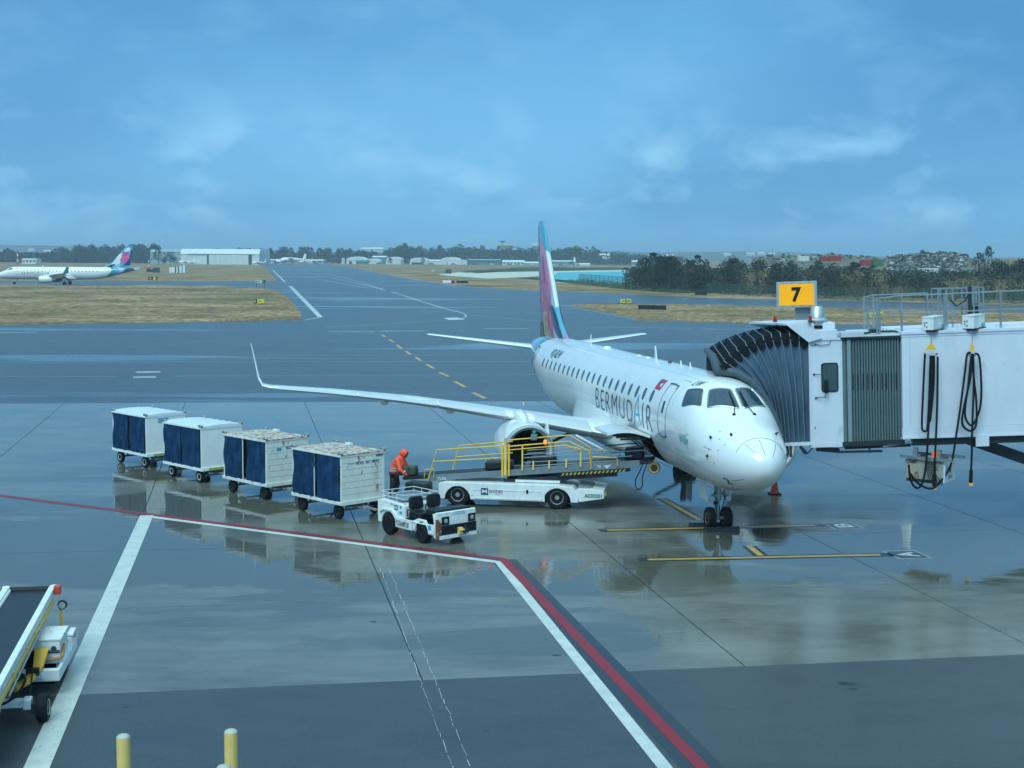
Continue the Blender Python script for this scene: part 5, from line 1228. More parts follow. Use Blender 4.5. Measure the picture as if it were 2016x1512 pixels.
# conveyor: sloping frame, belt, rollers
def bz(x): return .84+(x+4.0)/8.4*.80
b = MB()
for y in (-.52, .52): b.bar((-3.15, y, bz(-3.15)-.06), (.1, y, bz(.1)-.06), .06, .20); b.bar((.0, y*1.02, bz(0)-.04), (3.95, y*1.02, bz(3.95)-.04), .06, .24)
b.build('conveyor_beam', GREYP, ld, bevel=.006)
b = MB(); b.bar((-4.0, 0, bz(-4.0)+.02), (4.3, 0, bz(4.3)+.02), .86, .035); b.build('belt', BLACK, ld)
b = MB(); b.tube([(-4.02, -.42, bz(-4)-.02), (-4.02, .42, bz(-4)-.02)], .06, 10); b.tube([(4.32, -.42, bz(4.3)-.02), (4.32, .42, bz(4.3)-.02)], .06, 10); b.build('end_roller', DARK, ld)
b = MB()
for y in (-.46, .46): b.bar((-4.0, y, bz(-4)-.03), (-3.1, y, bz(-3.1)-.03), .05, .09); b.bar((3.9, y, bz(3.9)-.02), (4.4, y, bz(4.4)-.02), .05, .12)
b.build('conveyor_nose', DARK, ld)
put_text('TUG', .30, .09, (-2.85, -.556, bz(-2.85)-.135), (1, 0, .07), (-.07, 0, 1), WHITE, ld, name='small_lettering', bold=.01)
put_text('TUG', .12, .09, (2.55, -.566, bz(2.55)-.08), (1, 0, .07), (-.07, 0, 1), WHITE, ld, name='small_lettering', bold=.01)
b = MB(); b.prism([(2.75, bz(2.75)-.02), (3.02, bz(3.0)+.0), (2.88, bz(2.9)-.14)], -.568, -.56, 'Y'); b.build('warning_triangle', REFL, ld)
# black and yellow hazard board
na = 16; HZY = mat('worn_hazard_yellow', (.45, .32, .08), .5, var=.2, dirt=((.1, .08, .04), 14, .55, .1))
for k in range(na):
    x0_ = 1.35+k*.135; z = bz(x0_)-.26
    b = MB(); b.prism([(x0_, z), (x0_+.068, z+.005), (x0_+.12, z+.09), (x0_+.052, z+.085)], -.60, -.585, 'Y'); b.build('hazard_stripe', HZY, ld)
b = MB(); b.bar((1.2, -.57, bz(1.2)-.21), (3.65, -.57, bz(3.65)-.21), .03, .11); b.build('hazard_board', BLACK, ld)
# lifting arms
b = MB()
for y in (-.4, .4): b.bar((-.6, y, .80), (3.2, y, bz(3.2)-.34), .10, .16); b.bar((.9, y, .78), (2.3, y, bz(2.3)-.25), .08, .10); b.bar((-2.2, y, .8), (-2.2, y, bz(-2.2)-.1), .08)
b.bar((.4, 0, .82), (1.8, 0, bz(1.8)-.2), .10, .10); b.build('lift_arm', DARK, ld)
b = MB(); b.b2((-.2, -.5, .82), (1.3, .5, .90)); b.build('deck_plate', DIRTYW, ld)
# yellow hand rails
def yr(pts, r=.022, name='hand_rail', m_=YEL): b = MB(); b.tube(pts, r, 7); b.build(name, m_, ld, smooth=50)
for y, sh in ((-.60, 0), (.60, .55)):
    z0_ = bz(-3.1)
    yr([(-3.15+sh, y, z0_-.12), (-3.02+sh, y, z0_+.35), (-2.86+sh, y, z0_+.92), (-.62+sh*.3, y, bz(-.6)+.88)]); yr([(-2.99+sh, y, z0_+.52), (-.62+sh*.3, y, bz(-.6)+.48)], .018)
yr([(-3.28, -.62, bz(-3.2)-.02), (-3.26, -.62, bz(-3.2)+.25), (-2.95, -.62, bz(-3)+.27), (-2.95, -.62, bz(-3)-.02)], .015)
for x in (-.62, -.40):
    b = MB(); b.bar((x, -.62, bz(x)-.15), (x, -.62, bz(x)+.92), .06, .06); b.build('rail_post', YEL, ld)
b = MB(); b.bar((-.52, -.64, bz(-.5)-.12), (-.52, -.64, bz(-.5)+.90), .09, .03); b.build('rail_post', PALEY, ld)
b = MB(); b.bar((-.72, .60, bz(-.7)-.1), (-.72, .60, bz(-.7)+1.0), .07, .07); b.build('rail_post', YEL, ld)
for y, dz in ((-.62, 0), (-.30, .18)):
    yr([(-.45, y, bz(-.4)+.84+dz), (1.60, y, bz(1.6)+.88+dz*.9), (2.28, y, bz(2.2)+.52+dz*.4), (2.36, y, bz(2.3)-.08)])
yr([(-.45, -.62, bz(-.4)+.72), (1.45, -.62, bz(1.4)+.76), (2.0, -.62, bz(2)+.6)], .018)
for x, hh in ((.05, .86), (.42, .30), (1.52, .30), (2.0, .5), (.95, .28)):
    b = MB(); b.bar((x, -.60, bz(x)), (x, -.60, bz(x)+hh), .05); b.build('rail_post', PALEY, ld)
for k, (dz, x1_) in enumerate(((.14, 3.3), (.26, 3.7), (.42, 4.1), (.52, 3.0))):
    yr([(.05, -.58+.03*k, bz(.05)+dz), (x1_, -.58+.03*k, bz(x1_)+dz-.02)], .013, 'steel_rail', GALV)
    yr([(.05, .58, bz(.05)+dz), (x1_, .58, bz(x1_)+dz-.02)], .013, 'steel_rail', GALV)
yr([(2.4, -.60, bz(2.4)+.30), (3.2, -.60, bz(3.2)+.22), (3.22, -.60, bz(3.2)-.05)], .025); yr([(2.4, .60, bz(2.4)+.34), (3.2, .60, bz(3.2)+.25), (3.22, .60, bz(3.2)-.05)], .025)
yr([(2.7, .5, bz(2.7)+.5), (3.7, .5, bz(3.7)+.52), (3.85, .5, bz(3.8)+.42), (3.85, .5, bz(3.8)+.1)], .02, 'end_hoop', BLACK); yr([(3.3, -.5, bz(3.3)+.02), (4.0, -.5, bz(4)+.06), (4.12, -.5, bz(4)+.14), (4.05, -.5, bz(4)+.42), (3.0, -.5, bz(3)+.38)], .02, 'end_hoop', DARK)
b = MB(); b.tube([(1.75, .1, bz(1.7)+.98), (2.75, .1, bz(2.7)+.38)], .045, 10); b.build('gas_strut', BRIDGEW, ld, smooth=50)
b = MB(); b.b2((.30, -.42, bz(.3)+.98), (.50, -.20, bz(.3)+1.16)); bc = b.build('beacon_box', GREYP, ld, bevel=.01); b = MB(); b.lathe([(.07, 0), (.07, .10), (.03, .13)], 12, (.40, -.31, bz(.3)+1.16)); b.build('beacon_lens', GREENL, bc, smooth=40)
b = MB(); b.bar((.70, .3, bz(.7)+.1), (.70, .3, bz(.7)+.72), .04); b.build('beacon_pole', DARK, ld); b = MB(); b.lathe([(.055, 0), (.06, .13), (.02, .16)], 12, (.70, .3, bz(.7)+.72)); b.build('beacon', AMBERL, ld, smooth=40)
# front rubber bumper wheel and hose
wc = Vector((4.42, -.40, bz(4.4)-.22))
b = MB(); b.lathe([(.11, -.09), (.17, -.11), (.20, -.06), (.20, .06), (.17, .11), (.11, .09)], 24, wc, 'Y'); bw_ = b.build('bumper_wheel', mat('old_yellow_rubber', (.42, .26, .05), .6, var=.2, dirt=((.06, .05, .03), 9, .55, .1)), ld, smooth=40); b = MB(); b.lathe([(.02, -.10), (.115, -.095), (.115, .09), (.02, .09)], 18, wc, 'Y'); b.build('hub', DARK, bw_, smooth=40)
b = MB(); b.tube(smoothp([Vector(p) for p in ((4.05, -.56, bz(4)-.05), (3.95, -.6, 1.3), (3.83, -.62, 1.05), (3.83, -.62, .82), (3.93, -.62, .72), (4.05, -.62, .85), (4.05, -.6, 1.15), (4.2, -.5, bz(4)-.02))]), .018, 6); b.build('hose', RUBBER, ld, smooth=60)
# luggage riding on the belt
def bag(name, loc, rz, size, m_, label, cat='suitcase', tilt=0, ribs=4, grp='luggage on the belt loader'):
    t = empty(name, loc, rot=(0, tilt, rz), label=label, cat=cat, group=grp); l_, w_, h_ = size
    b = MB(); b.b2((-l_/2, -w_/2, 0), (l_/2, w_/2, h_)); b.build('shell', m_, t, bevel=min(h_, w_)*.18, smooth=40, seg=3)
    b = MB()
    for k in range(ribs):
        x_ = -l_/2+l_*(k+1)/(ribs+1); b.b2((x_-.012, -w_/2-.012, .04), (x_+.012, w_/2+.012, h_-.04+.03))
    b.build('strap', DARK, t)
    b = MB(); b.tube([(l_/2, -.09, h_*.5), (l_/2+.05, -.08, h_*.5), (l_/2+.05, .08, h_*.5), (l_/2, .09, h_*.5)], .012, 6); b.build('handle', BLACK, t, smooth=50)
    b = MB()
    for y in (-w_/2+.05, w_/2-.05): b.lathe([(.025, -.02), (.03, 0), (.025, .02)], 8, (-l_/2-.01, y, .03), 'Y')
    b.build('castor', RUBBER, t)
    return t
LM = basis(ld)
def onbelt(x, y, dz=.045): return LM @ Vector((x, y, bz(x)+dz))
bag('suitcase', onbelt(-.80, -.05), R(-8.5), (.92, .52, .27), BAGB, 'ribbed black suitcase low on the loader belt, left of the rail post', tilt=-.07, ribs=6)
bag('suitcase', onbelt(.70, 0), R(-8.5), (.85, .5, .33), BAGB, 'black suitcase halfway up the loader belt, in front of the engine intake', tilt=-.07, ribs=3)
bag('suitcase', onbelt(3.75, .05), R(-8.5), (.62, .5, .40), BAGV, 'dark violet suitcase at the top of the belt, entering the hold', tilt=-.07, ribs=2)
bag('travel_bag', onbelt(-3.98, -.05), R(-14), (.66, .42, .30), BAGG, 'olive green bag being lifted by the worker in orange', 'bag', tilt=-.07, ribs=2)
bag('travel_bag', (-3.05, 45.6, .62), R(-20), (.8, .5, .3), BAGB, 'dark bag lying below the belt end, behind the tractor rail', 'bag', ribs=2)
hb = MB(); hb.b2((-3.5, 45.3, .1), (-2.7, 45.9, .62))

# ================================================================== traffic cone, chocks, bollards
cn = empty('traffic_cone', (9.32, 48.9, 0), label='faded orange traffic cone standing behind the airliner nose', cat='traffic cone')
b = MB(); b.lathe([(.165, .04), (.15, .08), (.035, .72), (.02, .73)], 20); b.build('cone_body', CONE, cn, smooth=40)
b = MB(); b.b2((-.21, -.21, 0), (.21, .21, .045)); b.build('cone_base', RUBBER, cn, bevel=.01)
NM = basis(near_plane)
for i, (x, lb) in enumerate(((3.95, 'long black wheel chock in front of the nose wheels'), (4.68, 'long black wheel chock behind the nose wheels'))):
    p = NM @ Vector((x, (.0 if i == 0 else .25), 0)); ck = MB(); ck.prism([(-.13, 0), (.13, 0), (.09, .07), (.03, .13), (-.03, .13), (-.09, .07)], -.55, .55, 'Y')
    o = ck.build('wheel_chock', mat('chock_rubber', (.015, .018, .028), .4, var=.2), None, bevel=.01, label=lb, cat='wheel chock', group='chocks at the nose wheels'); o.location = (p.x, p.y, 0.004); o.rotation_euler = (0, 0, PI/2-YAW)
hc = gp(937, 795)
hy_ = empty('marker_post', gp(1031, 797), label='tiny red and white marker standing on the apron beyond the wing root', cat='marker')
b = MB(); b.lathe([(.05, 0), (.05, .16), (.04, .18)], 10); b.build('marker_base', WHITE, hy_); b = MB(); b.lathe([(.04, .18), (.035, .26), (.01, .28)], 10); b.build('marker_top', REDL, hy_)
for (x, y, lb) in ((-5.82, 20.45, 'yellow bollard at the lower left, standing apart from the other two'), (-4.25, 20.70, 'yellow bollard standing tallest in the photo, behind the one whose cap only just shows'), (-4.05, 19.2, 'bollard whose cap barely rises above the bottom edge of the photo')):
    bo = empty('bollard', (x, y, 0), label=lb, cat='bollard', group='yellow bollards in front of the terminal')
    b = MB(); b.lathe([(.102, 0), (.102, 1.10)], 32, cap=False); b.build('post', PALEY, bo, smooth=40)
    b = MB(); b.lathe([(.102, 1.10), (.100, 1.112), (.080, 1.135), (.04, 1.15), (.004, 1.153)], 32, cap=False); b.build('cap', mat('bollard_cap', (.46, .44, .36), .5, dirt=((.3, .3, .27), 14, .58, .1)), bo, smooth=60)

# ================================================================== second belt loader, lower left
l2 = empty('belt_loader', (-9.40, 25.55, 0), R(99.5), 'white belt loader with a bare black belt, parked at the left edge of the photo', 'belt loader')
def b2z(x): return 1.20+x*.055
b = MB(); b.bar((-4.2, .08, b2z(-4.2)), (3.0, .08, b2z(3.0)), .80, .03); b.build('belt', mat('belt_rubber', (.010, .016, .028), .45, var=.3, vs=4), l2)
for y in (-.36, .56):
    b = MB(); b.bar((-4.2, y, b2z(-4.2)+.02), (3.0, y, b2z(3.0)+.02), .12, .16); b.build('side_rail', DIRTYW, l2, bevel=.01)
b = MB()
for k in range(66):
    x = -4.1+k*.107; b.box((x, -.315, b2z(x)+.05), (.05, .05, .05)); b.box((x, .475, b2z(x)+.05), (.05, .05, .05))
b.build('belt_guide_tooth', WHITE, l2, kind='stuff')
b = MB(); b.tube([(3.0, -.4, b2z(3)), (3.0, .56, b2z(3))], .09, 12); b.build('end_roller', BLACK, l2); b = MB()
for y in (-.40, .56): b.lathe([(.10, -.07), (.11, .0), (.10, .07)], 16, (3.0, y, b2z(3)+.01), 'Y')
b.build('roller_guard', DIRTYW, l2, smooth=40)
b = MB(); b.bar((-4.2, -.41, b2z(-4.2)-.14), (2.7, -.41, b2z(2.7)-.14), .06, .10); b.bar((-4.2, .66, b2z(-4.2)-.12), (2.7, .66, b2z(2.7)-.12), .09, .12); b.build('support_beam', PALEY, l2, bevel=.008)
b = MB(); b.tube([(-2.5, -.47, b2z(-2.5)-.22), (.8, -.46, b2z(.8)-.16)], .022, 8); b.tube([(.8, -.46, b2z(.8)-.16), (1.1, -.50, b2z(1)-.05), (.9, -.52, b2z(1))], .015, 6); b.build('hydraulic_ram', GALV, l2, smooth=50)
for x in (-3.2, -1.8, -.5, .4, 1.6): b = MB(); b.b2((x-.03, -.46, b2z(x)-.22), (x+.03, -.38, b2z(x)-.04)); b.build('beam_bracket', PALEY, l2)
b = MB(); b.b2((2.72, -.56, b2z(2.7)-.02), (2.88, -.42, b2z(2.7)+.16)); b.build('red_beacon', mat('beacon_red_orange', (.55, .06, .02), .3), l2, bevel=.02)
b = MB(); b.lathe([(.05, -.03), (.09, -.02), (.10, .04), (.07, .07)], 16, (2.5, -.62, b2z(2.6)-.18), 'X'); wl_ = b.build('work_lamp', BLACK, l2, smooth=40); b = MB(); b.lathe([(.07, -.035), (.07, -.03)], 16, (2.5, -.62, b2z(2.6)-.18), 'X'); b.build('lamp_lens', LENS, wl_)
b = MB(); b.bar((2.55, -.58, b2z(2.6)-.2), (2.5, -.6, .5), .05); b.build('lamp_post', ORANGEY, l2)
# chassis
b = MB(); b.b2((.10, -.92, .30), (2.4, -.84, .52)); b.b2((.10, .84, .30), (2.4, .92, .52)); b.b2((.04, -.92, .30), (.16, .92, .54)); b.b2((2.3, -.9, .3), (2.42, .9, .52)); b.b2((-.02, -.62, .36), (.06, .0, .50)); b.build('chassis_frame', DIRTYW, l2, bevel=.03)
b = MB(); b.prism([(1.45, .50), (2.42, .50), (2.42, .58), (2.15, .78), (1.75, .78), (1.70, .73), (2.05, .71), (2.2, .58), (1.6, .55)], -.94, -.82, 'Y'); b.build('fender', DIRTYW, l2, bevel=.01)
b = MB(); b.b2((.2, -.8, .22), (2.3, .8, .34)); b.b2((.3, -.5, .34), (1.4, .5, .75)); b.build('engine_bay', VOID, l2)
b = MB(); b.b2((.55, -.86, .50), (1.50, -.14, .96)); bxx = b.build('control_cabinet', DIRTYW, l2, bevel=.015); b = MB(); b.b2((.53, -.88, .96), (1.52, -.12, .985)); b.build('cabinet_lid', mat('scratched_lid', (.70, .73, .70), .4, dirt=((.25, .25, .22), 7, .60, .04)), bxx)
b = MB(); b.lathe([(.05, 0), (.05, .015)], 14, (.535, -.74, .80), 'X'); b.lathe([(.025, 0), (.025, .015)], 10, (.535, -.54, .78), 'X')
for k in range(3): b.box((.542, -.25-.09*k, .78), (.01, .03, .03))
b.build('gauge', INK, bxx, kind='stuff')
b = MB(); b.tube([(.5, -.86, .62), (.42, -.6, .60), (.42, -.2, .62), (.5, -.1, .66)], .03, 8); b.tube([(.9, -.88, .78), (.5, -.9, .66), (.5, -.86, .62)], .03, 8); b.build('cabinet_hoop', mat('orange_brown_tube', (.45, .20, .05), .45), l2, smooth=50)
b = MB(); b.tube([(.55, -.85, .74), (.55, -.12, .74)], .03, 8); b.build('cross_tube', DARK, l2)
for y in (-.8, -.2): b = MB(); b.b2((.6, y-.03, .34), (.66, y+.03, .7)); b.build('cabinet_leg', DIRTYW, l2)
b = MB(); b.add([(.50, -.66, .84), (.50, -.40, .84), (.02, -.44, .62), (.02, -.62, .62), (.50, -.66, .76), (.50, -.40, .76), (.02, -.44, .54), (.02, -.62, .54)], [(0, 1, 2, 3), (7, 6, 5, 4), (0, 3, 7, 4), (1, 5, 6, 2), (0, 4, 5, 1), (3, 2, 6, 7)]); b.bar((.02, -.54, .58), (-.42, -.45, .50), .14, .10); b.bar((-.42, -.45, .50), (-1.0, -.28, .50), .12, .10); b.bar((-1.0, -.28, .50), (-1.02, .1, .50), .14, .06); b.build('steering_arm', ORANGEY, l2, bevel=.01)
b = MB(); b.b2((-.30, -.60, .52), (-.16, -.36, .66)); b.build('arm_clamp', BLACK, l2, bevel=.02)
b = MB(); b.tube(smoothp([Vector(p) for p in ((.1, .2, .7), (-.2, -.1, .55), (-.5, -.35, .62), (-1.0, -.45, .58), (-1.45, -.25, .42), (-1.6, .2, .35), (-1.5, .8, .35))]), .025, 6); b.tube(smoothp([Vector(p) for p in ((-.2, -.46, .66), (-.5, -.52, .68), (-.9, -.55, .5), (-1.3, -.6, .4))]), .015, 6); b.build('hydraulic_hose', RUBBER, l2, smooth=60)
b = MB(); b.b2((-1.42, -.62, .28), (-1.24, .9, .42)); b.b2((-1.45, -.64, .25), (-1.21, -.50, .44)); b.build('rear_axle_beam', DIRTYW, l2, bevel=.02)
b = MB(); b.b2((-1.0, .02, .54), (-.95, .2, .9)); b.b2((-1.0, -.3, .4), (.1, .3, .48)); b.build('axle_link', DARK, l2)
b = MB(); b.tube([(-1.33, -.8, .26), (-1.33, -.5, .30)], .05, 8); b.box((-1.33, -.66, .26), (.2, .10, .18)); b.build('hub_carrier', DARK, l2)
for (x, y) in ((-1.33, -.83), (-1.33, 1.0), (1.85, -.70), (1.85, .8)):
    b = MB(); b.lathe([(.14, -.09), (.21, -.105), (.245, -.08), (.255, 0), (.245, .08), (.21, .105), (.14, .09)], 28, (x, y, .255), 'Y'); wh = b.build('wheel', RUBBER, l2, smooth=40)
    b = MB(); b.lathe([(.04, -.09), (.06, -.09), (.08, -.07), (.12, -.07), (.145, -.10), (.145, .10), (.12, .07), (.04, .08)], 20, (x, y, .255), 'Y'); b.build('rim', WHITE, wh, smooth=40)
# ================================================================== person bending over the belt end
def body(name, caps, mt, parent, vox=.018, sm=2):
    """one continuous surface: tapered limbs fused by a voxel remesh"""
    b = MB()
    for pts, rr in caps:
        P = [Vector(p) for p in pts]; b.tube(P, list(rr), 12)
        for p, r in ((P[0], rr[0]), (P[-1], rr[-1])): b.lathe([(max(.002, r*math.cos(a)), r*math.sin(a)) for a in np.linspace(-PI/2, PI/2, 7)], 12, p)
    o = b.build('t', None, None); m = o.modifiers.new('r', 'REMESH'); m.mode = 'VOXEL'; m.voxel_size = vox
    s_ = o.modifiers.new('s', 'SMOOTH'); s_.factor = .6; s_.iterations = sm+2
    dg = bpy.context.evaluated_depsgraph_get(); me = bpy.data.meshes.new_from_object(o.evaluated_get(dg)); bpy.data.objects.remove(o)
    me.name = name; return finish(me, name, mt, parent, smooth=80)
pr = empty('person', (-3.98, 47.45, 0), R(-20), 'person in a hooded orange rain jacket leaning over the end of the loader belt', 'person')
# local: +X the way he faces, bent forward at the hip
hip, chest, neck, head = (-.05, 0, .92), (.14, 0, 1.28), (.24, 0, 1.47), (.36, 0, 1.60)
body('trousers', [([hip, (.02, .11, .50), (-.06, .12, .09)], (.155, .095, .065)), ([hip, (-.06, -.11, .50), (-.14, -.13, .09)], (.155, .095, .065)), ([(-.05, .10, .90), (-.05, -.10, .90)], (.14, .14))], NAVY, pr)
body('boots', [([(-.10, .12, .07), (.10, .12, .045)], (.055, .045)), ([(-.18, -.13, .07), (.02, -.14, .045)], (.055, .045))], BLACK, pr, .012)
body('jacket', [([(-.05, 0, .90), (.03, 0, 1.08), chest, (.20, 0, 1.42)], (.19, .215, .23, .15)), ([(-.05, .08, .92), (.10, .10, 1.25)], (.14, .14)), ([(-.05, -.08, .92), (.10, -.10, 1.25)], (.14, .14)),
                ([(.16, .19, 1.38), (.34, .28, 1.08), (.52, .20, .93)], (.10, .082, .062)), ([(.16, -.19, 1.38), (.31, -.29, 1.06), (.50, -.20, .91)], (.10, .082, .062)), ([(.14, .18, 1.38), (.14, -.18, 1.38)], (.10, .10)),
                ([(.20, 0, 1.40), (.27, 0, 1.50)], (.11, .11))], ORANGE, pr)
# head and neck in one piece, then the hood round it
hd = body('head', [([(.22, 0, 1.45), (.33, 0, 1.56)], (.06, .065)), ([(.33, 0, 1.62), (.355, 0, 1.57), (.385, 0, 1.52)], (.098, .09, .06)), ([(.44, 0, 1.565), (.462, 0, 1.55)], (.018, .014)), ([(.34, .09, 1.58), (.335, .095, 1.56)], (.02, .015)), ([(.34, -.09, 1.58), (.335, -.095, 1.56)], (.02, .015))], SKIN, pr, .009, 1)
b = MB()
for y in (-.035, .035): b.lathe([(.002, -.008), (.012, 0), (.002, .008)], 8, (.432, y, 1.592), 'X')
b.box((.442, 0, 1.515), (.012, .045, .008)); b.build('face_feature', BLACK, hd)
b = MB(); P = []
ax_ = Vector((.62, 0, -.28)).normalized(); c0 = Vector((.335, 0, 1.60)); uu = Vector((0, 1, 0)); vv = ax_.cross(uu)
for t, r in ((-.17, .03), (-.155, .08), (-.11, .125), (-.04, .145), (.03, .142), (.085, .122), (.10, .105), (.085, .095)):
    P.append([c0+ax_*t+uu*r*.92*math.cos(a)-vv*r*1.08*math.sin(a) for a in np.linspace(0, 2*PI, 22, endpoint=False)])
b.grid(P, closed=True); b.add(P[0], [tuple(range(22))]); b.build('hood', ORANGE, pr, smooth=80)
b = MB()
for zc in (1.02, 1.10):
    b.lathe([(.222, zc-.02), (.226, zc+.02)], 24, (.02+(zc-1.02)*.4, 0, 0), 'Z', sx=1.06, cap=False)
for sgn in (1, -1): b.tube([(.42, .245*sgn, 1.01), (.45, .235*sgn, .99)], .084, 12, cap=False)
b.build('reflective_band', REFL, pr, smooth=60)
# gloved hands: palm, four fingers and a thumb each, closing on the bag handle
for sgn in (1, -1):
    px0, py0, pz0 = .52, .20*sgn, .925-.02*(sgn < 0); caps = [([(px0, py0, pz0), (px0+.05, py0-.01*sgn, pz0-.015), (px0+.095, py0-.015*sgn, pz0-.03)], (.03, .036, .034))]
    for k, ln in enumerate((.075, .085, .08, .062)):
        y_ = py0-.015*sgn+(k-1.5)*.021; caps.append(([(px0+.10, y_, pz0-.03), (px0+.10+ln*.55, y_, pz0-.045), (px0+.10+ln*.7, y_, pz0-.045-ln*.5)], (.012, .0105, .009)))
    caps.append(([(px0+.04, py0-.03*sgn, pz0-.02), (px0+.07, py0-.058*sgn, pz0-.035), (px0+.10, py0-.06*sgn, pz0-.055)], (.014, .012, .010)))
    body('gloved_hand', caps, BLACK, pr, .0065, 0)

# ================================================================== airfield signs and boards
def board(name, px, py, w_, h_, mt, label, legs=True, cat='sign', rz=0., lift=.35, panels=None, txt=None):
    p = gp(px, py); t = empty(name, p, rz, label, cat)
    if panels is None: panels = [(mt, 1.)]
    x = -w_/2
    for m_, fr in panels:
        b = MB(); b.b2((x+.02, -.12, lift), (x+w_*fr-.02, .12, lift+h_)); b.build('sign_panel', m_, t, bevel=.02); x += w_*fr
    b = MB()
    for k in (-.4, .4): b.bar((w_*k, 0, 0), (w_*k, 0, lift), .10)
    b.build('sign_leg', DARK, t)
    if txt:
        for s_, x0_, wd, m_ in txt: put_text(s_, wd, h_*.55, (x0_, -.13, lift+h_*.22), (1, 0, 0), (0, 0, 1), m_, t, bold=.02)
    return t
SY = mat('airfield_yellow', (.80, .66, .05), .4, var=.05); SB = mat('airfield_black', (.012, .012, .014), .4)
board('taxiway_sign', 510, 601, 1.7, .62, None, 'black and yellow taxiway sign on the left grass, near the white lines', panels=((SB, .34), (SY, .66)), txt=(('B', -.72, .24, SY), ('T6', -.1, .6, SB)))
board('taxiway_sign', 513, 564.5, 2.6, .75, None, 'pale and black taxiway sign above the left grass island', panels=((mat('pale_sign', (.55, .58, .50), .5), .68), (SB, .32)), txt=(('MAX', -1.0, .9, GREYINK), ('D', .65, .3, SY)), lift=1.0)
board('taxiway_sign', 1232, 600, 1.9, .62, None, 'yellow taxiway sign with two yellow halves on the right grass island', panels=((SY, .46), (SB, .1), (SY, .44)), txt=(('JB', -.75, .6, SB), ('BF', .25, .55, SB)))
board('taxiway_sign', 1724, 629, 2.0, .72, None, 'yellow taxiway sign behind the bridge railing', panels=((SY, .25), (SB, .15), (SY, .6)), txt=(('T', -.8, .2, SB), ('APRON', -.12, 1.0, SB)))
board('black_board', 1275, 611, 3.0, .72, SB, 'wide black board on the right grass island, left one of the pair', cat='board', lift=.1)
board('black_board', 1301, 611.5, 1.7, .72, SB, 'shorter black board on the right grass island, right one of the pair', cat='board', lift=.1)
board('black_board', 1380, 581.5, 2.6, .75, SB, 'black board beyond the second right taxiway', cat='board', lift=.1)
board('white_board', 880, 557.5, 2.6, .7, WHITE, 'white board standing left of a black one on the middle grass', cat='board', lift=.1)
board('black_board', 892, 558, .9, .7, SB, 'small black board touching the white one on the middle grass', cat='board', lift=.1)
board('black_board', 910, 558, 3.6, .7, SB, 'long black board in the middle grass, right of the white one', cat='board', lift=.1)
board('equipment_box', 883, 539, 2.6, 1.9, mat('dark_teal_box', (.02, .05, .07), .6), 'dark teal equipment box on the middle grass', cat='box', lift=.1)
board('equipment_box', 853, 536, 1.6, 1.5, mat('pale_box', (.35, .42, .38), .6), 'pale green equipment box on the middle grass', cat='box', lift=.1)
board('equipment_box', 308, 537.5, 3.0, 2.2, mat('dark_teal_box2', (.02, .05, .06), .6), 'dark equipment box between the far airliner tail and the striped panels', cat='box', lift=.2)
board('taxiway_sign', 551-250, 553, 3.0, .9, None, 'dark lettered sign beside the far taxiway, right of the far airliner', panels=((SB, .55), (SY, .2), (SB, .25)), txt=(('T6', -1.2, .8, SY), ('A', .85, .4, SY)), lift=.3)
mp_ = gp(295, 536.5); mk = empty('weather_station', mp_, label='dark equipment cluster with a red and white mast right of the far airliner', cat='mast')
b = MB(); b.b2((-1.3, -.5, .2), (.2, .5, 1.8)); b.b2((.4, -.5, .2), (1.6, .5, 1.4)); b.build('equipment_case', DARK, mk, bevel=.1)
for k in range(4): b = MB(); b.bar((-.4, 0, 1.8+k*.9), (-.4, 0, 2.7+k*.9), .35); b.build('mast_section', WHITE if k % 2 else REDL, mk)
# striped antenna panels
ap_ = gp(354, 538); an = empty('antenna_array', ap_, label='row of white and maroon vertical panels rising to the right', cat='antenna array')
MAR = mat('maroon_panel', (.10, .03, .06), .5); sc_ = ap_.y/2750
for k, (x0_, x1_, y0_, m_) in enumerate(((334.5, 339, 534), (340, 344.5, 533.5), (345, 349, 533.5), (350.5, 354, 533), (357, 361, 532), (361.5, 366, 531), (366.5, 371, 530)) if False else ((391, 395, 528.5, WHITE), (396, 401, 528.5, WHITE), (401, 404.5, 529, WHITE), (405, 408, 528.5, MAR), (408, 412, 528, WHITE), (412.5, 415, 527.5, MAR), (415.5, 418.5, 527.5, WHITE), (419, 422, 526.5, WHITE), (422, 425, 526, LBLUEP), (425, 430, 525.5, WHITE))):
    xa, xb = (x0_-391)*30.5/39-20, (x1_-391)*30.5/39-20; h_ = (538-y0_)*sc_
    b = MB(); b.b2((xa*sc_, -.2, .2), ((xb-.3)*sc_, .2, h_*1.25)); b.build('panel', m_, an)

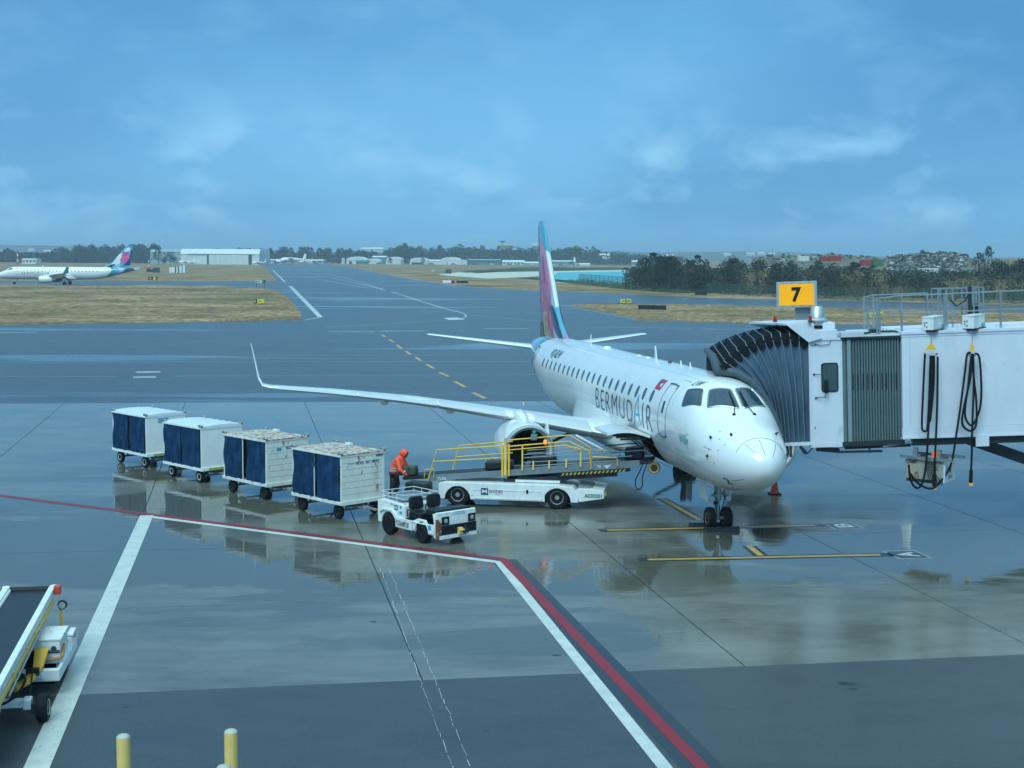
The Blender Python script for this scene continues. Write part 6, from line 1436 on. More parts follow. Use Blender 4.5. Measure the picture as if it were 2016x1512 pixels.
# ================================================================== buildings beyond the field
BW = mat('hangar_white', (.62, .66, .66), .55, var=.06, vs=.2); BR = mat('hangar_roof', (.66, .70, .70), .5, var=.06, vs=.2); BG = mat('building_grey_green', (.10, .20, .20), .6); BDK = mat('door_gap', (.02, .03, .035), .7); BT = mat('teal_building', (.06, .18, .20), .6, var=.15, vs=.3); BWIN = mat('far_window', (.04, .06, .07), .3)
BWD = mat('hangar_side_grey', (.28, .36, .38), .6, var=.08, vs=.2)
def shed(label, x0, x1, ybase, ytop, Y, depth=22, style='gable', eave=.6, mt=BW, roof=BR, inset=.0, doors=(), name='hangar', cat='hangar', wins=0):
    """long front faces the camera; pixel extents at distance Y"""
    a, b_ = dp(x0, ybase, Y), dp(x1, ybase, Y); h_ = dp(x0, ytop, Y).z-a.z; w_ = b_.x-a.x; z0 = -.2
    t = empty(name, (a.x, Y, 0), R(-1.), label, cat); zt_ = a.z+h_; ze = a.z+(h_)*eave
    b = MB(); b.b2((0, 0, z0), (w_, depth, ze)); b.build('wall', mt, t)
    if style == 'gable':      # ridge along the depth, gable towards the camera
        b = MB(); b.prism([(-.3, ze-.05), (w_*.5, zt_), (w_+.3, ze-.05)], -.3, depth+.3, 'Y'); b.build('roof', roof, t)
    elif style == 'round':
        b = MB(); b.prism([(w_/2-w_*.51*math.cos(a_), ze-.05+(zt_-ze)*math.sin(a_)) for a_ in np.linspace(0, PI, 9)], -.3, depth+.3, 'Y'); b.build('roof', roof, t)
    else:                     # ridge across the view
        b = MB(); b.prism([(-.5, ze-.05), (depth*.10, zt_-.2), (depth*.5, zt_), (depth*.9, zt_-.2), (depth+.5, ze-.05)], -.2+inset, w_+.2-inset, 'X')
        b.build('roof', roof, t)
    for f0, f1, zf in doors: b = MB(); b.b2((w_*f0, -.15, z0), (w_*f1, .02, z0+(ze-z0)*zf)); b.build('door', BDK, t)
    for k in range(wins): b = MB(); b.b2((w_*(k+.3)/wins, -.1, ze*.45), (w_*(k+.75)/wins, .02, ze*.8)); b.build('window', BWIN, t)
    return t
hg = shed('big white hangar with sliding doors, left of the far runway', 356, 511, 519, 489.5, 1150, 46, 'long', .66, doors=((.335, .358, 1), (.865, .905, 1)))
ww = dp(511, 519, 1150).x-dp(356, 519, 1150).x
for k in range(7):
    f0 = .37+k*.0705; b = MB(); b.b2((ww*f0, -.5, -.2), (ww*(f0+.068), -.1, 8.1)); b.build('door_leaf', BW, hg)
b = MB(); b.b2((ww*.09, -.7, 8.1), (ww*.93, .0, 8.7)); b.build('door_track', BWD, hg)
shed('lower grey wing building attached behind the big white hangar', 296, 356, 518, 490.5, 1175, 40, 'long', .8, mt=BWD, roof=BWD, name='side_hangar')
shed('small flat white building far left below the wood', 43, 71, 515.5, 509, 1080, 12, 'long', .7, name='far_hut', cat='hut', wins=4)
shed('long low building with parked planes, right of the big hangar', 523, 637, 519, 510, 1330, 20, 'long', .75, mt=BWD, roof=BW, name='low_building', cat='building', wins=9)
shed('white hangar with a sloped roof beside a white tank', 682, 718, 519.5, 505, 1300, 30, 'round', .55, doors=((.15, .3, .7),))
shed('small round-roofed white hangar in the middle row', 717, 747, 518, 509, 1300, 24, 'round', .5)
shed('dark green building between two white hangars', 733, 760, 517, 503.5, 1330, 20, 'long', .8, mt=BT, roof=BW, name='green_building', cat='building')
shed('white hangar right of the dark green building', 760, 789, 519.5, 505.5, 1300, 30, 'round', .6, mt=BW)
shed('small teal hut in front of the white hangars', 701, 725, 519.5, 512, 1280, 10, 'long', .6, mt=BT, roof=BT, name='teal_hut', cat='hut')
shed('white hangar with dark mouth, left end of the second group', 807, 842, 520, 507, 1300, 28, 'round', .55, doors=((.1, .8, .55),))
shed('low white shed between two bigger hangars', 842, 870, 519, 511, 1310, 20, 'long', .7)
shed('tall white hangar in the second group', 868, 906, 520, 506, 1300, 30, 'round', .6, doors=((.3, .34, .5), (.6, .64, .5)))
shed('small white annex at the right end of the second group', 903, 920, 520, 511, 1290, 18, 'gable', .6)
fr_ = shed('blue-grey steel frame building right of the second hangar group', 922, 985, 521, 510, 1290, 20, 'long', .85, mt=BT, roof=BWD, name='frame_building', cat='building', wins=12)
shed('long white shed left of the near tail fin', 989, 1032, 521, 512, 1280, 20, 'long', .6, wins=6)
shed('low pale shed hidden partly by the near tail fin', 1030, 1062, 522, 515, 1270, 16, 'long', .6, mt=BWD)
shed('pale teal long building right of the near tail fin', 1086, 1126, 523, 512.5, 1240, 20, 'long', .8, mt=mat('pale_teal_wall', (.30, .42, .44), .6), roof=BW, name='long_building', cat='building', wins=8)
shed('low white roof right of the white beacon cone', 1132, 1162, 524, 518, 1240, 16, 'long', .6)
tk = empty('storage_tank', (dp(676, 520, 1290).x, 1290, 0), label='slim white storage tank left of the middle hangars', cat='tank'); b = MB(); b.lathe([(1.6, 0), (1.6, 5.0), (.2, 5.6)], 16); b.build('tank_shell', BW, tk, smooth=40); b = MB(); b.bar((0, -1.7, 0), (0, -1.7, 5.3), .25); b.build('tank_ladder', GALV, tk)
bc_ = empty('beacon_tower', gp(1131, 527.5), label='white conical beacon on a lattice platform beside the lagoon', cat='beacon')
k_ = bc_.location.y/2750
b = MB(); b.lathe([(3.2*k_, 11.5*k_), (2.2*k_, 16*k_), (.6*k_, 22*k_)], 14); b.build('beacon_cone', WHITE, bc_, smooth=40)
b = MB(); b.b2((-11*k_, -2, 10*k_), (9*k_, 2, 11.3*k_)); b.build('platform', DARK, bc_)
b = MB()
for x_ in (-9, -5, 3, 6, 9): b.bar((x_*k_, 0, 0), (x_*k_, 0, 10*k_), .4)
for x_ in (-9, 3, 6): b.bar((x_*k_, 0, 1), ((x_+3.5)*k_, 0, 9*k_), .4); b.bar(((x_+3.5)*k_, 0, 1), (x_*k_, 0, 9*k_), .4)
b.build('lattice_leg', WHITE, bc_)
# light mast far left
lm_ = empty('striped_mast', (dp(35, 517, 1000).x, 1000, 0), label='thin red and white striped mast at the far left', cat='mast')
for k in range(5): b = MB(); b.bar((0, 0, k*2.), (0, 0, (k+1)*2.), .7); b.build('mast_section', WHITE if k % 2 else REDL, lm_)
# small parked planes and cars by the hangars
def smallplane(px, py, Y, label, s=1.):
    p = dp(px, py, Y); t = empty('light_aircraft', (p.x, Y, 0), R(20), label, 'small plane', 'light planes parked by the hangars'); t.scale = (s, s, s)
    b = MB(); b.lathe([(.1, -5), (.9, -3.5), (1.0, 0), (.6, 3), (.2, 6)], 10, (0, 0, 1.9), 'X'); b.build('fuselage', WHITE, t, smooth=40)
    b = MB(); b.box((-.6, 0, 2.6), (1.8, 12, .2)); b.build('wing', WHITE, t); b = MB(); b.prism([(4.6, 2), (6.2, 2), (6.4, 4.4), (5.6, 4.4)], -.08, .08, 'Y'); b.build('fin', WHITE, t); b = MB(); b.box((5.6, 0, 2.3), (1.0, 4, .12)); b.build('tailplane', WHITE, t)
    b = MB()
    for x, y in ((-2.8, 0), (.2, 1.2), (.2, -1.2)): b.bar((x, y, 0), (x, y*.6, 1.4), .25)
    b.build('wheel', DARK, t)
smallplane(366, 518, 1100, 'light plane parked in front of the left end of the big hangar', 1.1); smallplane(378, 518.5, 1100, 'second light plane by the left end of the big hangar', .9); smallplane(508, 519, 1110, 'light plane by the right corner of the big hangar', 1.0)
smallplane(556, 519.5, 1260, 'light plane left of the tall tail on the far ramp', 1.2); smallplane(574, 519.5, 1260, 'larger light plane with the tall tail on the far ramp', 2.1); smallplane(600, 519.5, 1260, 'light plane right of the tall tail on the far ramp', 1.1)
random.seed(31)
CARM = [mat('far_car_white', (.6, .62, .62), .3), mat('far_car_dark', (.05, .06, .08), .3), mat('far_car_grey', (.25, .27, .3), .3)]
CB = MB(); CB.prism([(-2.2, .4), (2.2, .4), (2.2, .95), (1.4, 1.0), (.7, 1.5), (-1.2, 1.5), (-1.9, 1.0), (-2.2, .95)], -.9, .9, 'Y'); cme = [None]*3
CW = MB()
for x in (-1.35, 1.35):
    for y in (-.85, .85): CW.lathe([(.33, -.1), (.33, .1)], 12, (x, y, .33), 'Y')
wme = CW.mesh('wheel'); wme.materials.append(RUBBER)
for i, (px, Y) in enumerate(((534, 1290), (545, 1290), (590, 1290), (612, 1290), (622, 1290), (648, 1285), (730, 1270), (745, 1270), (795, 1275), (836, 1275), (850, 1275), (893, 1270), (912, 1270), (935, 1268), (950, 1268), (968, 1268), (1003, 1262), (1018, 1262), (1048, 1260), (1104, 1225), (1118, 1225))):
    k = i % 3
    if cme[k] is None: cme[k] = CB.mesh('car_body'); cme[k].materials.append(CARM[k])
    t = empty('parked_car', (dp(px, 519, Y).x, Y, 0), random.uniform(-.3, .3), ['white car parked far off among the hangars', 'dark car parked far off among the hangars', 'grey car parked far off among the hangars'][k], 'car', ['white cars parked by the far hangars', 'dark cars parked by the far hangars', 'grey cars parked by the far hangars'][k])
    o = bpy.data.objects.new('car_body', cme[k]); C.objects.link(o); o.parent = t; o = bpy.data.objects.new('wheels', wme); C.objects.link(o); o.parent = t

# ================================================================== hills
def hill(name, x0, x1, Y, prof, depth, mt=GREEN):
    """prof: function of px -> height; ridge running across the view"""
    P = []
    n_ = 60
    for j, (fy, fz) in enumerate(((-.5, 0), (-.3, .45), (-.12, .85), (0, 1), (.2, .9), (.5, .4), (.8, -.05))):
        row = []
        for i in range(n_+1):
            px = x0+(x1-x0)*i/n_; p = dp(px, 520, Y); h_ = prof(px); row.append((p.x*(1+fy*depth/Y), Y+fy*depth, h_*fz-.1+random.uniform(-.4, .4)*(fz > 0)))
        P.append(row)
    b = MB(); b.grid(P); return b.build(name, mt, None, smooth=60, kind='structure')
def lerp(pts): xs_, ys_ = zip(*pts); return lambda x: float(np.interp(x, xs_, ys_))
random.seed(9)
hA = lerp([(740, 0), (780, 5), (830, 9), (900, 11), (980, 12), (1060, 11), (1150, 10), (1200, 7), (1260, 3), (1320, 0)])
hill('wooded_hill', 720, 1340, 1560, hA, 300)
hF = lerp([(-100, 26), (60, 27), (200, 24), (320, 14), (420, 5), (600, 10), (760, 22), (900, 24), (1000, 20), (1200, 22), (1300, 18), (1400, 22), (1540, 22), (1750, 12), (2200, 8)])
hill('distant_hill', -250, 2200, 3300, hF, 900, mat('distant_scrub', (.07, .085, .06), .9, var=.35, vs=.012, world=True))

# ================================================================== trees
LEAF = [mat('leaf_dark', (.020, .034, .020), .7, var=.4, vs=.6), mat('leaf_mid', (.040, .050, .026), .7, var=.4, vs=.6), mat('leaf_far', (.020, .034, .024), .8, var=.35, vs=.3), mat('leaf_dry', (.12, .11, .06), .8, var=.35, vs=.6)]
BARK = mat('bark', (.06, .05, .04), .9, var=.3)
def crown_mesh(kind, seed, nclump, per, leaf, m_):
    rnd_ = random.Random(seed); b = MB()
    for c in range(nclump):
        if kind == 'casuarina':
            h = rnd_.uniform(.10, 1)**.85; rad = .30*(1-h)**.6*(.55+.9*rnd_.random())+.015; a = rnd_.uniform(0, 2*PI); cc = Vector((rad*math.cos(a), rad*math.sin(a), h+rad*.25)); sz = .075*(1.25-h)
        elif kind == 'bushy':
            a = rnd_.uniform(0, 2*PI); h = rnd_.uniform(.22, .98); rad = .36*math.sin(PI*min(1, max(.08, (h-.02)/.98)))**.6*rnd_.uniform(.3, 1); cc = Vector((rad*math.cos(a), rad*math.sin(a), h)); sz = .10
        else:
            a = rnd_.uniform(0, 2*PI); h = rnd_.uniform(.05, 1); rad = .75*math.sqrt(max(.02, 1-h*h))*rnd_.uniform(.2, 1); cc = Vector((rad*math.cos(a), rad*math.sin(a), h)); sz = .15
        for k in range(per):
            d = Vector((rnd_.gauss(0, 1), rnd_.gauss(0, 1), rnd_.gauss(0, .8)))*sz*.6; p = cc+d
            if p.z < 0: continue
            n_ = Vector((rnd_.gauss(0, 1), rnd_.gauss(0, 1), rnd_.gauss(.3, 1))).normalized(); u = n_.orthogonal().normalized(); v = n_.cross(u)
            if kind == 'casuarina': v = (v+Vector((0, 0, 1.6))).normalized(); s1, s2 = leaf*.35, leaf*rnd_.uniform(.8, 1.7)
            else: s1, s2 = leaf*rnd_.uniform(.4, .8), leaf*rnd_.uniform(.6, 1.2)
            b.add([p-u*s1, p-v*s2*.3, p+u*s1, p+v*s2], [(0, 1, 2, 3)])
    me = b.mesh('crown'); me.materials.append(m_); return me
def trunk_mesh(kind, seed):
    rnd_ = random.Random(seed); b = MB(); b.tube([(0, 0, -.02), (.01, .01, .3), (-.01, .02, .65), (.01, 0, .95)], [.022, .017, .011, .003], 7)
    for k in range(9):
        h = .18+k*.085; a = rnd_.uniform(0, 2*PI); l_ = .26*(1.1-h); b.tube([(0, 0, h), (l_*.5*math.cos(a), l_*.5*math.sin(a), h+l_*.35), (l_*math.cos(a), l_*math.sin(a), h+l_*.8)], [.009, .006, .002], 5)
    me = b.mesh('trunk'); me.materials.append(BARK); return me
PROTO = {'casuarina': [(crown_mesh('casuarina', s, 90, 16, .030, LEAF[s % 2]), trunk_mesh('c', s)) for s in range(5)],
         'bushy': [(crown_mesh('bushy', 20+s, 80, 14, .045, LEAF[s % 2]), trunk_mesh('b', s)) for s in range(3)],
         'far': [(crown_mesh('bushy' if s % 2 else 'casuarina', 40+s, 42, 9, .07, LEAF[2]), trunk_mesh('f', s)) for s in range(4)]}
def tree(kind, p, h, w_, label, group, rs):
    cm, tm = rs.choice(PROTO[kind]); t = empty({'casuarina': 'pine_tree', 'bushy': 'broadleaf_tree', 'far': 'far_tree'}[kind], p, rs.uniform(0, 6.28), label, 'tree', group); t.scale = (w_, w_, h)
    o = bpy.data.objects.new('crown', cm); C.objects.link(o); o.parent = t; o = bpy.data.objects.new('trunk', tm); C.objects.link(o); o.parent = t; return t
rs = random.Random(11)
# grove to the right of the lagoon: a shore line of pines, top outline read off the photograph
tops = lerp([(1236, 541), (1245, 528), (1262, 508), (1285, 500), (1310, 508), (1340, 505), (1380, 505), (1400, 508), (1450, 509), (1500, 512), (1560, 512), (1620, 513), (1700, 516), (1760, 524), (1800, 510), (1830, 528), (1900, 540), (1925, 508), (1945, 490), (1960, 510), (2016, 525)])
ntree = 0
for i in range(96):
    px = rs.uniform(1240, 2060) if i > 30 else rs.uniform(1238, 1700); dd = rs.uniform(0, 60)
    base = gp(px, float(np.interp(px, [1235, 1420, 1700, 2016], [571, 578, 585, 592]))); d_ = base.length; p = base*(1+dd/d_)
    ht = CAM_H-(float(tops(px))-507)/CAM_F*p.y
    if px > 1960: ht = min(ht, 9)
    h = max(3.0, ht*rs.uniform(.62, 1.02)) if px < 1760 else max(2.5, ht*rs.uniform(.5, .8))
    kd = 'casuarina' if rs.random() < .72 else 'bushy'
    tree(kd, (p.x, p.y, -.1), h, h*rs.uniform(.85, 1.3) if kd == 'casuarina' else h*rs.uniform(.9, 1.3), 'dark feathery pine in the grove beyond the green fence' if kd == 'casuarina' else 'rounded dark tree in the grove beyond the green fence', 'feathery pines in the right grove' if kd == 'casuarina' else 'rounded trees in the right grove', rs)
for px, ytop, Y, lb in ((1944, 486, 360, 'tallest thin pine standing above the reeds at the right edge'), (1813, 494, 400, 'dark pine in front of the scrap heap'), (1925, 498, 365, 'dark leaning pine left of the tallest one at the right edge')):
    p = dp(px, 560, Y); tree('casuarina', (p.x, Y, -.1), CAM_H-(ytop-509)/CAM_F*Y, 7.5, lb, None, rs)
for px in (1962, 1974, 1986, 1996, 2008, 2022, 2036, 2050):
    Y = rs.uniform(300, 350); p = dp(px, 560, Y); tree('bushy', (p.x, Y, -.1), rs.uniform(5.5, 8.5), rs.uniform(7, 10), 'rounded dark tree among the reeds at the right edge', 'rounded trees among the right reeds', rs)
# far woods: left behind hangar, middle, hill
def wood(n_, xr, Y0, Y1, topf, z0=lambda x: 0, label='', group='', hs=(.7, 1.05), hor=504):
    for i in range(n_):
        px = rs.uniform(*xr); Y = rs.uniform(Y0, Y1); x = dp(px, 515, Y).x; zb = z0(px)*rs.uniform(.6, 1.0); hz = CAM_H-(topf(px)-(hor+.006*(px-1008)))/CAM_F*Y; h = max(4, (hz-zb)*rs.uniform(*hs))
        if zb > 0 and rs.random() < .5: zb *= .5; 
        tree('far', (x, Y, zb-.3), h, h*rs.uniform(.9, 1.5), label, group, rs)
tL = lerp([(-20, 491), (20, 490), (35, 500), (90, 498), (105, 488), (140, 489), (150, 485), (270, 482), (330, 484), (345, 489), (380, 491), (500, 493), (520, 488), (530, 488), (540, 500), (546, 489), (560, 486), (620, 490), (700, 490), (740, 496), (775, 488), (790, 480), (815, 486)])
wood(95, (-30, 345), 1230, 1330, tL, label='dark tree in the wood behind the far airliner', group='trees of the left wood')
wood(34, (345, 520), 1260, 1330, lerp([(345, 490), (520, 490)]), label='tree top showing above the big white hangar roof', group='trees behind the big hangar')
wood(80, (510, 800), 1380, 1480, tL, label='dark tree in the wood behind the middle hangars', group='trees behind the middle hangars')
tH = lerp([(775, 488), (800, 482), (850, 484), (900, 480), (960, 482), (1000, 486), (1060, 488), (1090, 488), (1150, 484), (1180, 487), (1200, 491), (1235, 503), (1300, 506), (1360, 505)])
wood(62, (785, 1330), 1440, 1560, tH, z0=lambda x: hA(x)*.75, label='tree on the wooded hill behind the airfield', group='trees on the wooded hill')
# individual near-field trees by the hangar
for px, Y, h, lb in ((312, 1130, 13, 'dark tree in front of the grey side hangar'), (335, 1120, 10, 'bushy tree at the corner of the big hangar'), (323, 1118, 6, 'low tree in front of the grey side hangar, between the two larger ones'), (346, 1112, 6, 'shrub-like tree close to the left door of the big hangar'), (832, 1270, 7, 'lone tree in front of the low white sheds'), (768, 1275, 6, 'small tree in front of the white hangar right of the green building')):
    tree('far', (dp(px, 518, Y).x, Y, -.1), h, h*1.2, lb, None, rs)
# undergrowth on the far side and in the wood: too dense to count
def scatter(name, pts, sz, m_, per, hgt, kind='stuff', upright=False, seed=1):
    r = random.Random(seed); b = MB()
    for (x, y, z) in pts:
        for k in range(per):
            s = sz*r.uniform(.5, 1.3); p = Vector((x+r.gauss(0, sz*1.2), y+r.gauss(0, sz*1.2), z+(0 if upright else r.uniform(0, hgt))))
            if upright:
                l_ = hgt*r.uniform(.5, 1.1); a = r.uniform(0, PI); u = Vector((math.cos(a), math.sin(a), 0))*s*.5; t_ = Vector((r.gauss(0, .12)*l_, r.gauss(0, .12)*l_, l_)); b.add([p-u, p+u, p+u*.3+t_], [(0, 1, 2)])
            else:
                n_ = Vector((r.gauss(0, 1), r.gauss(0, 1), r.gauss(.5, 1))).normalized(); u = n_.orthogonal().normalized()*s; v = n_.cross(u); b.add([p-u*.5, p-v*.5, p+u*.5, p+v*.5], [(0, 1, 2, 3)])
    me = b.mesh(name); return finish(me, name, m_, kind=kind)
pts = []
for i in range(1500):
    px = rs.uniform(-60, 1340); Y = rs.uniform(1240, 1340) if px < 520 else rs.uniform(1370, 1520); zz = hA(px)*.8*rs.random() if px > 760 else 0; pts.append((dp(px, 515, Y).x, Y, zz))
scatter('far_undergrowth', pts, 2.2, LEAF[2], 16, 8.5, seed=2)
pts = []
for i in range(900):
    px = rs.uniform(1232, 2070); base = gp(px, float(np.interp(px, [1230, 1420, 1700, 2016], [569, 577, 584, 591]))); q = base*(1+rs.uniform(0, 55)/base.length); pts.append((q.x, q.y, 0))
scatter('grove_undergrowth', pts[:520], .5, LEAF[0], 30, 5.6, seed=3); scatter('grove_undergrowth', pts[520:], .5, LEAF[1], 30, 5.2, seed=33)
scatter('dry_scrub', [p for p in pts if rs.random() < .35], .45, LEAF[3], 22, 3.6, seed=34)
# reeds
def reeds(rng, n_, seed, hgt, dd=(20, 80)):
    o = []; r = random.Random(seed)
    for i in range(n_):
        px = r.uniform(*rng); base = gp(px, float(np.interp(px, [1230, 1420, 1700, 2016], [569, 577, 584, 591]))); q = base*(1+r.uniform(*dd)/base.length); o.append((q.x, q.y, -.1))
    return o
REED = mat('dry_reed', (.36, .27, .15), .85, var=.35, vs=.3)
scatter('dry_reeds', reeds((1440, 1480), 70, 4, 5, (8, 40))+reeds((1500, 1540), 110, 5, 5, (8, 40))+reeds((1640, 1740), 300, 6, 5, (8, 40))+reeds((1580, 1620), 70, 14, 5, (8, 40))+reeds((1345, 1375), 50, 15, 5, (8, 40)), .16, REED, 28, 5.6, upright=True, seed=5)
scatter('dry_reeds', reeds((1860, 2080), 900, 7, 4, (5, 60)), .16, REED, 26, 4.2, upright=True, seed=6)
scatter('dry_reeds', reeds((1950, 2080), 500, 8, 4, (60, 95)), .18, REED, 26, 8.6, upright=True, seed=7)
scatter('dry_reeds', reeds((1700, 1880), 240, 17, 4, (2, 30)), .14, REED, 22, 2.6, upright=True, seed=8)
# fence
FEN = mat('fence_green', (.03, .075, .06), .6, var=.2)
fe = empty('mesh_fence', (0, 0, 0), label='long green chain-link fence in front of the right grove', cat='fence')
fpts = [gp(x, y) for x, y in ((1140, 553.5), (1225, 560), (1300, 571), (1420, 579), (1560, 585), (1720, 590), (1880, 594), (2080, 599))]
FM = bpy.data.materials.new('fence_mesh'); FM.use_nodes = True; t_ = FM.node_tree; p_ = t_.nodes['Principled BSDF']; p_.inputs['Base Color'].default_value = (.03, .08, .065, 1); p_.inputs['Roughness'].default_value = .7
tr_ = t_.nodes.new('ShaderNodeBsdfTransparent'); mxs = t_.nodes.new('ShaderNodeMixShader'); mxs.inputs[0].default_value = .42; t_.links.new(tr_.outputs[0], mxs.inputs[1]); t_.links.new(p_.outputs[0], mxs.inputs[2]); t_.links.new(mxs.outputs[0], t_.nodes['Material Output'].inputs[0])
L_ = 0; posts = []
for i in range(len(fpts)-1):
    a, b_ = fpts[i], fpts[i+1]; n_ = max(2, int((b_-a).length/5)); posts += [a.lerp(b_, k/n_) for k in range(n_)]
posts.append(fpts[-1])
b = MB(); b.grid([[(p.x, p.y, .05) for p in posts], [(p.x, p.y, 2.3) for p in posts]]); b.build('fence_netting', FM, fe, fix=False)
b = MB(); b.bar((0, 0, 0), (0, 0, 2.45), .10); pm_ = b.mesh('fence_post'); pm_.materials.append(FEN)
for p in posts: o = bpy.data.objects.new('fence_post', pm_); C.objects.link(o); o.parent = fe; o.location = p
b = MB(); b.tube([p+Vector((0, 0, 2.32)) for p in posts], .03, 4); b.build('top_rail', FEN, fe)
scatter('fence_shrubs', [(p.x+rs.uniform(-4, 4), p.y+rs.uniform(-4, -1), 0) for p in posts for _ in range(7) if rs.random() < .75], .3, LEAF[1], 12, .8, seed=12)
# ================================================================== scrap heap and containers
random.seed(21)
def contain(px, py, Y, l_, h_, m_, label, rz=0.): 
    p = dp(px, py, Y); t = empty('shipping_container', p, R(rz), label, 'container'); b = MB(); b.b2((-l_/2, -1.2, 0), (l_/2, 1.2, h_)); b.build('container_body', m_, t)
    b = MB()
    for k in range(int(l_/.5)): b.b2((-l_/2+.15+k*.5, -1.26, .15), (-l_/2+.4+k*.5, -1.2, h_-.15))
    b.build('side_rib', m_, t); b = MB(); b.b2((-l_/2, -1.28, 0), (-l_/2+.1, -1.2, h_)); b.b2((l_/2-.1, -1.28, 0), (l_/2, -1.2, h_)); b.build('corner_post', m_, t); return t
CR = mat('container_red', (.30, .03, .025), .6, var=.2); CG = mat('container_green', (.05, .16, .06), .6, var=.2); CWt = mat('container_white', (.6, .62, .6), .5)
mound = MB(); P = []
for j in range(14):
    row = []
    for i in range(40):
        px = 1480+i*600/39; Y = 430+j*9; p = dp(px, 520, Y); prof_ = float(np.interp(px, [1480, 1540, 1640, 1740, 1790, 1860, 1900, 1930, 2080], [8.2, 9.0, 9.4, 8.4, 9.2, 10.0, 9.4, 7.0, 6.0])); row.append((p.x, Y, prof_*min(1, .15+j*.16)+random.uniform(-.25, .25)))
    P.append(row)
mound.grid(P); mound.build('earth_mound', mat('mound_earth', (.13, .12, .085), .9, var=.3, vs=.15, world=True), None, kind='structure')
SC = [mat('scrap_white', (.38, .40, .40), .6), mat('scrap_dark', (.03, .035, .04), .6), mat('scrap_rust', (.10, .06, .05), .7), mat('scrap_grey', (.13, .15, .16), .6)]
for q, m_ in enumerate(SC):
    b = MB(); r = random.Random(50+q)
    for k in range(520):
        px = r.uniform(1745, 1905) if r.random() < .8 else r.uniform(1490, 1740); j = r.uniform(0, 1); Y = 425+j*60; f = min(1, .15+(Y-430)/9*.16)
        top_ = float(np.interp(px, [1480, 1540, 1640, 1740, 1790, 1860, 1900, 1930], [8.4, 9.2, 9.5, 8.6, 9.6, 10.6, 9.6, 6.5])); p = dp(px, 520, Y); s = r.uniform(.3, 1.3)
        b.box((p.x, Y, max(.5, top_*max(.2, f))+r.uniform(-.4, .3)), (s, s*r.uniform(.3, 1), s*r.uniform(.1, .5)), Matrix.Rotation(r.uniform(0, 3), 3, 'Z') @ Matrix.Rotation(r.uniform(-.8, .8), 3, 'X'))
    b.build('scrap_metal', m_, None, kind='stuff', fix=False)
contain(1581, 514, 425, 3.2, 1.5, CWt, 'pale container on the heap, left of the red ones'); contain(1624, 514.5, 424, 3.0, 1.4, CR, 'dull red container on the heap, left of the bright red one'); contain(1643, 514, 422, 3.6, 1.5, CR, 'red container on the heap above the bushes, behind the gate sign')
contain(1703, 523, 405, 2.9, 1.6, CR, 'lone red container half hidden in reeds'); contain(1727, 524, 405, 3.0, 1.9, CG, 'green container right of the lone red one'); contain(1826, 538, 372, 4.6, 1.35, CWt, 'white container below the scrap heap')
b = MB(); r = random.Random(77)
for k in range(260):
    p = dp(r.uniform(1810, 1900), 545, r.uniform(366, 378)); b.lathe([(.25, -.1), (.5, -.12), (.55, 0), (.5, .12), (.25, .1)], 8, (p.x, p.y, r.uniform(.4, 3.6)), r.choice('XYZ'))
b.build('tyre_heap', RUBBER, None, kind='stuff', fix=False)
# ================================================================== hilltop buildings
def house(px, py, Y, w_, h_, label, m_=BW, rf=BR):
    p = dp(px, py, Y); t = empty('hilltop_house', p, 0, label, 'house'); b = MB(); b.b2((-w_/2, 0, -1.2), (w_/2, 12, h_*.45)); b.build('wall', m_, t); b = MB(); b.prism([(-.5, h_*.45), (6, h_*.8), (12.5, h_*.45)], -w_/2-.4, w_/2+.4, 'X'); b.build('roof', rf, t)
    for k in range(4): b = MB(); b.b2((-w_/2+w_*(k+.3)/4, -.1, h_*.1), (-w_/2+w_*(k+.6)/4, .02, h_*.3)); b.build('window', BWIN, t)
house(720, 493, 1620, 11, 4, 'white rooftop above the dark green building'); house(742, 493.5, 1620, 14, 4.5, 'wider white rooftop right of the first one on the wood edge'); house(818, 498, 1540, 13, 4, 'pale green-grey house in the wood above the second hangar group', BWD, BWD)
house(995, 488, 1600, 18, 6, 'low stone fort on the hilltop', mat('stone_wall', (.30, .30, .26), .8), mat('stone_roof', (.33, .33, .29), .8)); house(1054, 491, 1590, 8, 9, 'square tan tower left of the near fin', mat('tan_wall', (.34, .31, .22), .8), mat('tan_roof', (.4, .38, .3), .8))
house(1165, 495.5, 1500, 10, 3.5, 'white roof in trees on the hill right of the fin'); house(1192, 507, 1450, 11, 5, 'bright white house low on the wooded hill')
house(1258, 520, 1300, 12, 4.5, 'pale house behind the left end of the grove', BWD, BW); house(1150, 494, 1520, 5, 3, 'tiny white house high on the hill right of the fin')
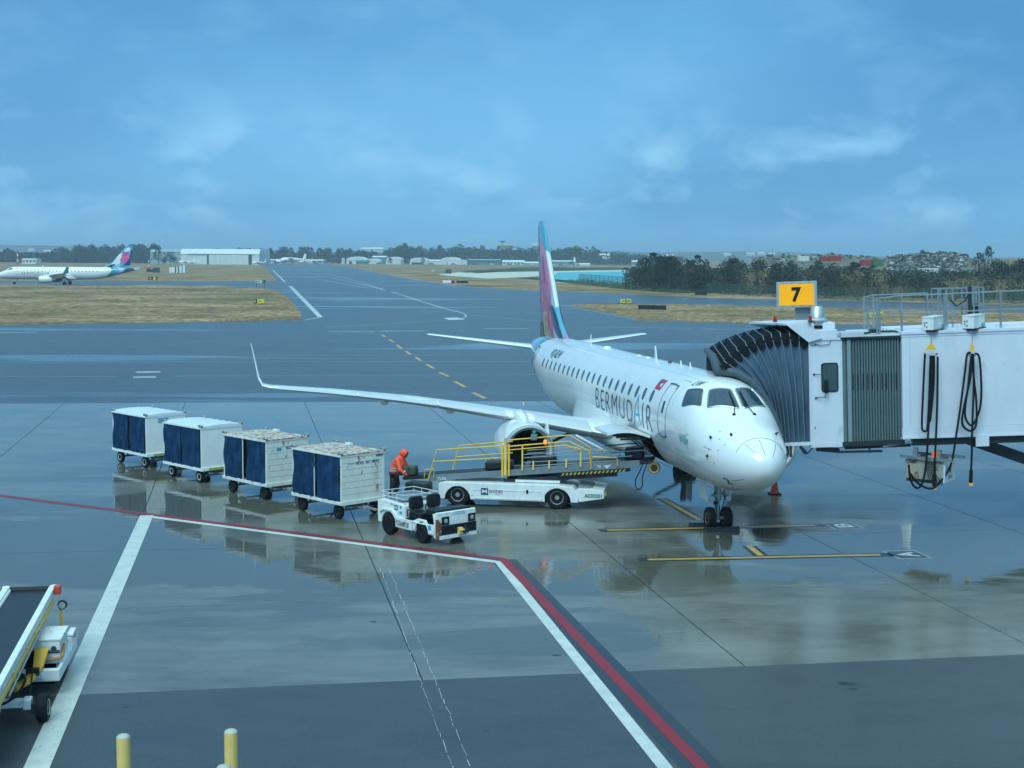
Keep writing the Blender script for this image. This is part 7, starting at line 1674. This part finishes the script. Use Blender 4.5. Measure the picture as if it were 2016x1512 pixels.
for i, (px, py, w_) in enumerate(((5, 497, 16), (60, 494, 12), (92, 497, 14), (1478, 502, 16), (1500, 501, 14), (1520, 502, 12), (1320, 505, 18), (1432, 503, 14), (580, 500, 12))):
    house(px, py, 2900, w_, 6, ['tiny pale house on the skyline at the far left edge', 'tiny pale house on the skyline left of the wood', 'tiny house on the skyline where the wood starts', 'tiny pale house on the horizon left of the gate sign', 'second tiny pale house on the horizon near the gate sign', 'third tiny pale house on the horizon near the gate sign', 'tiny wide house on the horizon above the grove', 'tiny house on the horizon above the middle of the grove', 'tiny house on the skyline above the low building'][i])
tw = empty('lookout_tower', dp(989, 488, 1590), label='small lookout platform on the hilltop fort', cat='tower'); b = MB(); b.bar((0, 0, -1), (0, 0, 7), 1.2); b.build('tower_shaft', BWD, tw); b = MB(); b.lathe([(3.2, 6.5), (3.2, 7.6), (2.2, 7.7)], 10); b.build('tower_deck', DARK, tw)
tm_ = empty('radio_mast', dp(1521, 500, 2700), label='thin radio mast on the horizon above the grove', cat='mast'); b = MB(); b.bar((0, 0, -5), (0, 0, 9), .8); b.build('mast_pole', DARK, tm_); b = MB(); b.bar((-2, 0, 6), (2, 0, 6), .7); b.build('mast_arm', DARK, tm_)
# grass tufts at the verge edges
random.seed(77)
pts = []
for i in range(5200):
    px = random.uniform(0, 592); y_ = random.uniform(564, 634); q = gp(px, y_)
    if px > 592-(632-y_)*.6 and y_ < 628: continue
    pts.append((q.x, q.y, .03))
scatter('grass_tufts', pts, .10, mat('tuft_dry', (.40, .25, .12), .9, var=.3, vs=.05, world=True), 3, .22, upright=True, seed=20)
pts = []
for i in range(4200):
    px = random.uniform(1150, 2016); y_ = random.uniform(604, 636); q = gp(px, y_)
    if px < 1250 and y_ > 604+(px-1150)*.22: continue
    pts.append((q.x, q.y, .03))
scatter('grass_tufts', pts, .10, mat('tuft_dry2', (.42, .26, .12), .9, var=.3, vs=.05, world=True), 3, .22, upright=True, seed=21)
# ================================================================== damp air
b = MB(); b.b2((-1900, -60, -1.5), (1900, 4200, 44)); hz = b.build('haze', None, None, kind='stuff')
HM = bpy.data.materials.new('haze'); HM.use_nodes = True; t_ = HM.node_tree; t_.nodes.clear(); ho = t_.nodes.new('ShaderNodeOutputMaterial'); pv = t_.nodes.new('ShaderNodeVolumePrincipled')
pv.inputs['Color'].default_value = (.72, .88, 1, 1); pv.inputs['Density'].default_value = .00028; pv.inputs['Anisotropy'].default_value = .1; t_.links.new(pv.outputs[0], ho.inputs['Volume']); hz.data.materials.append(HM)
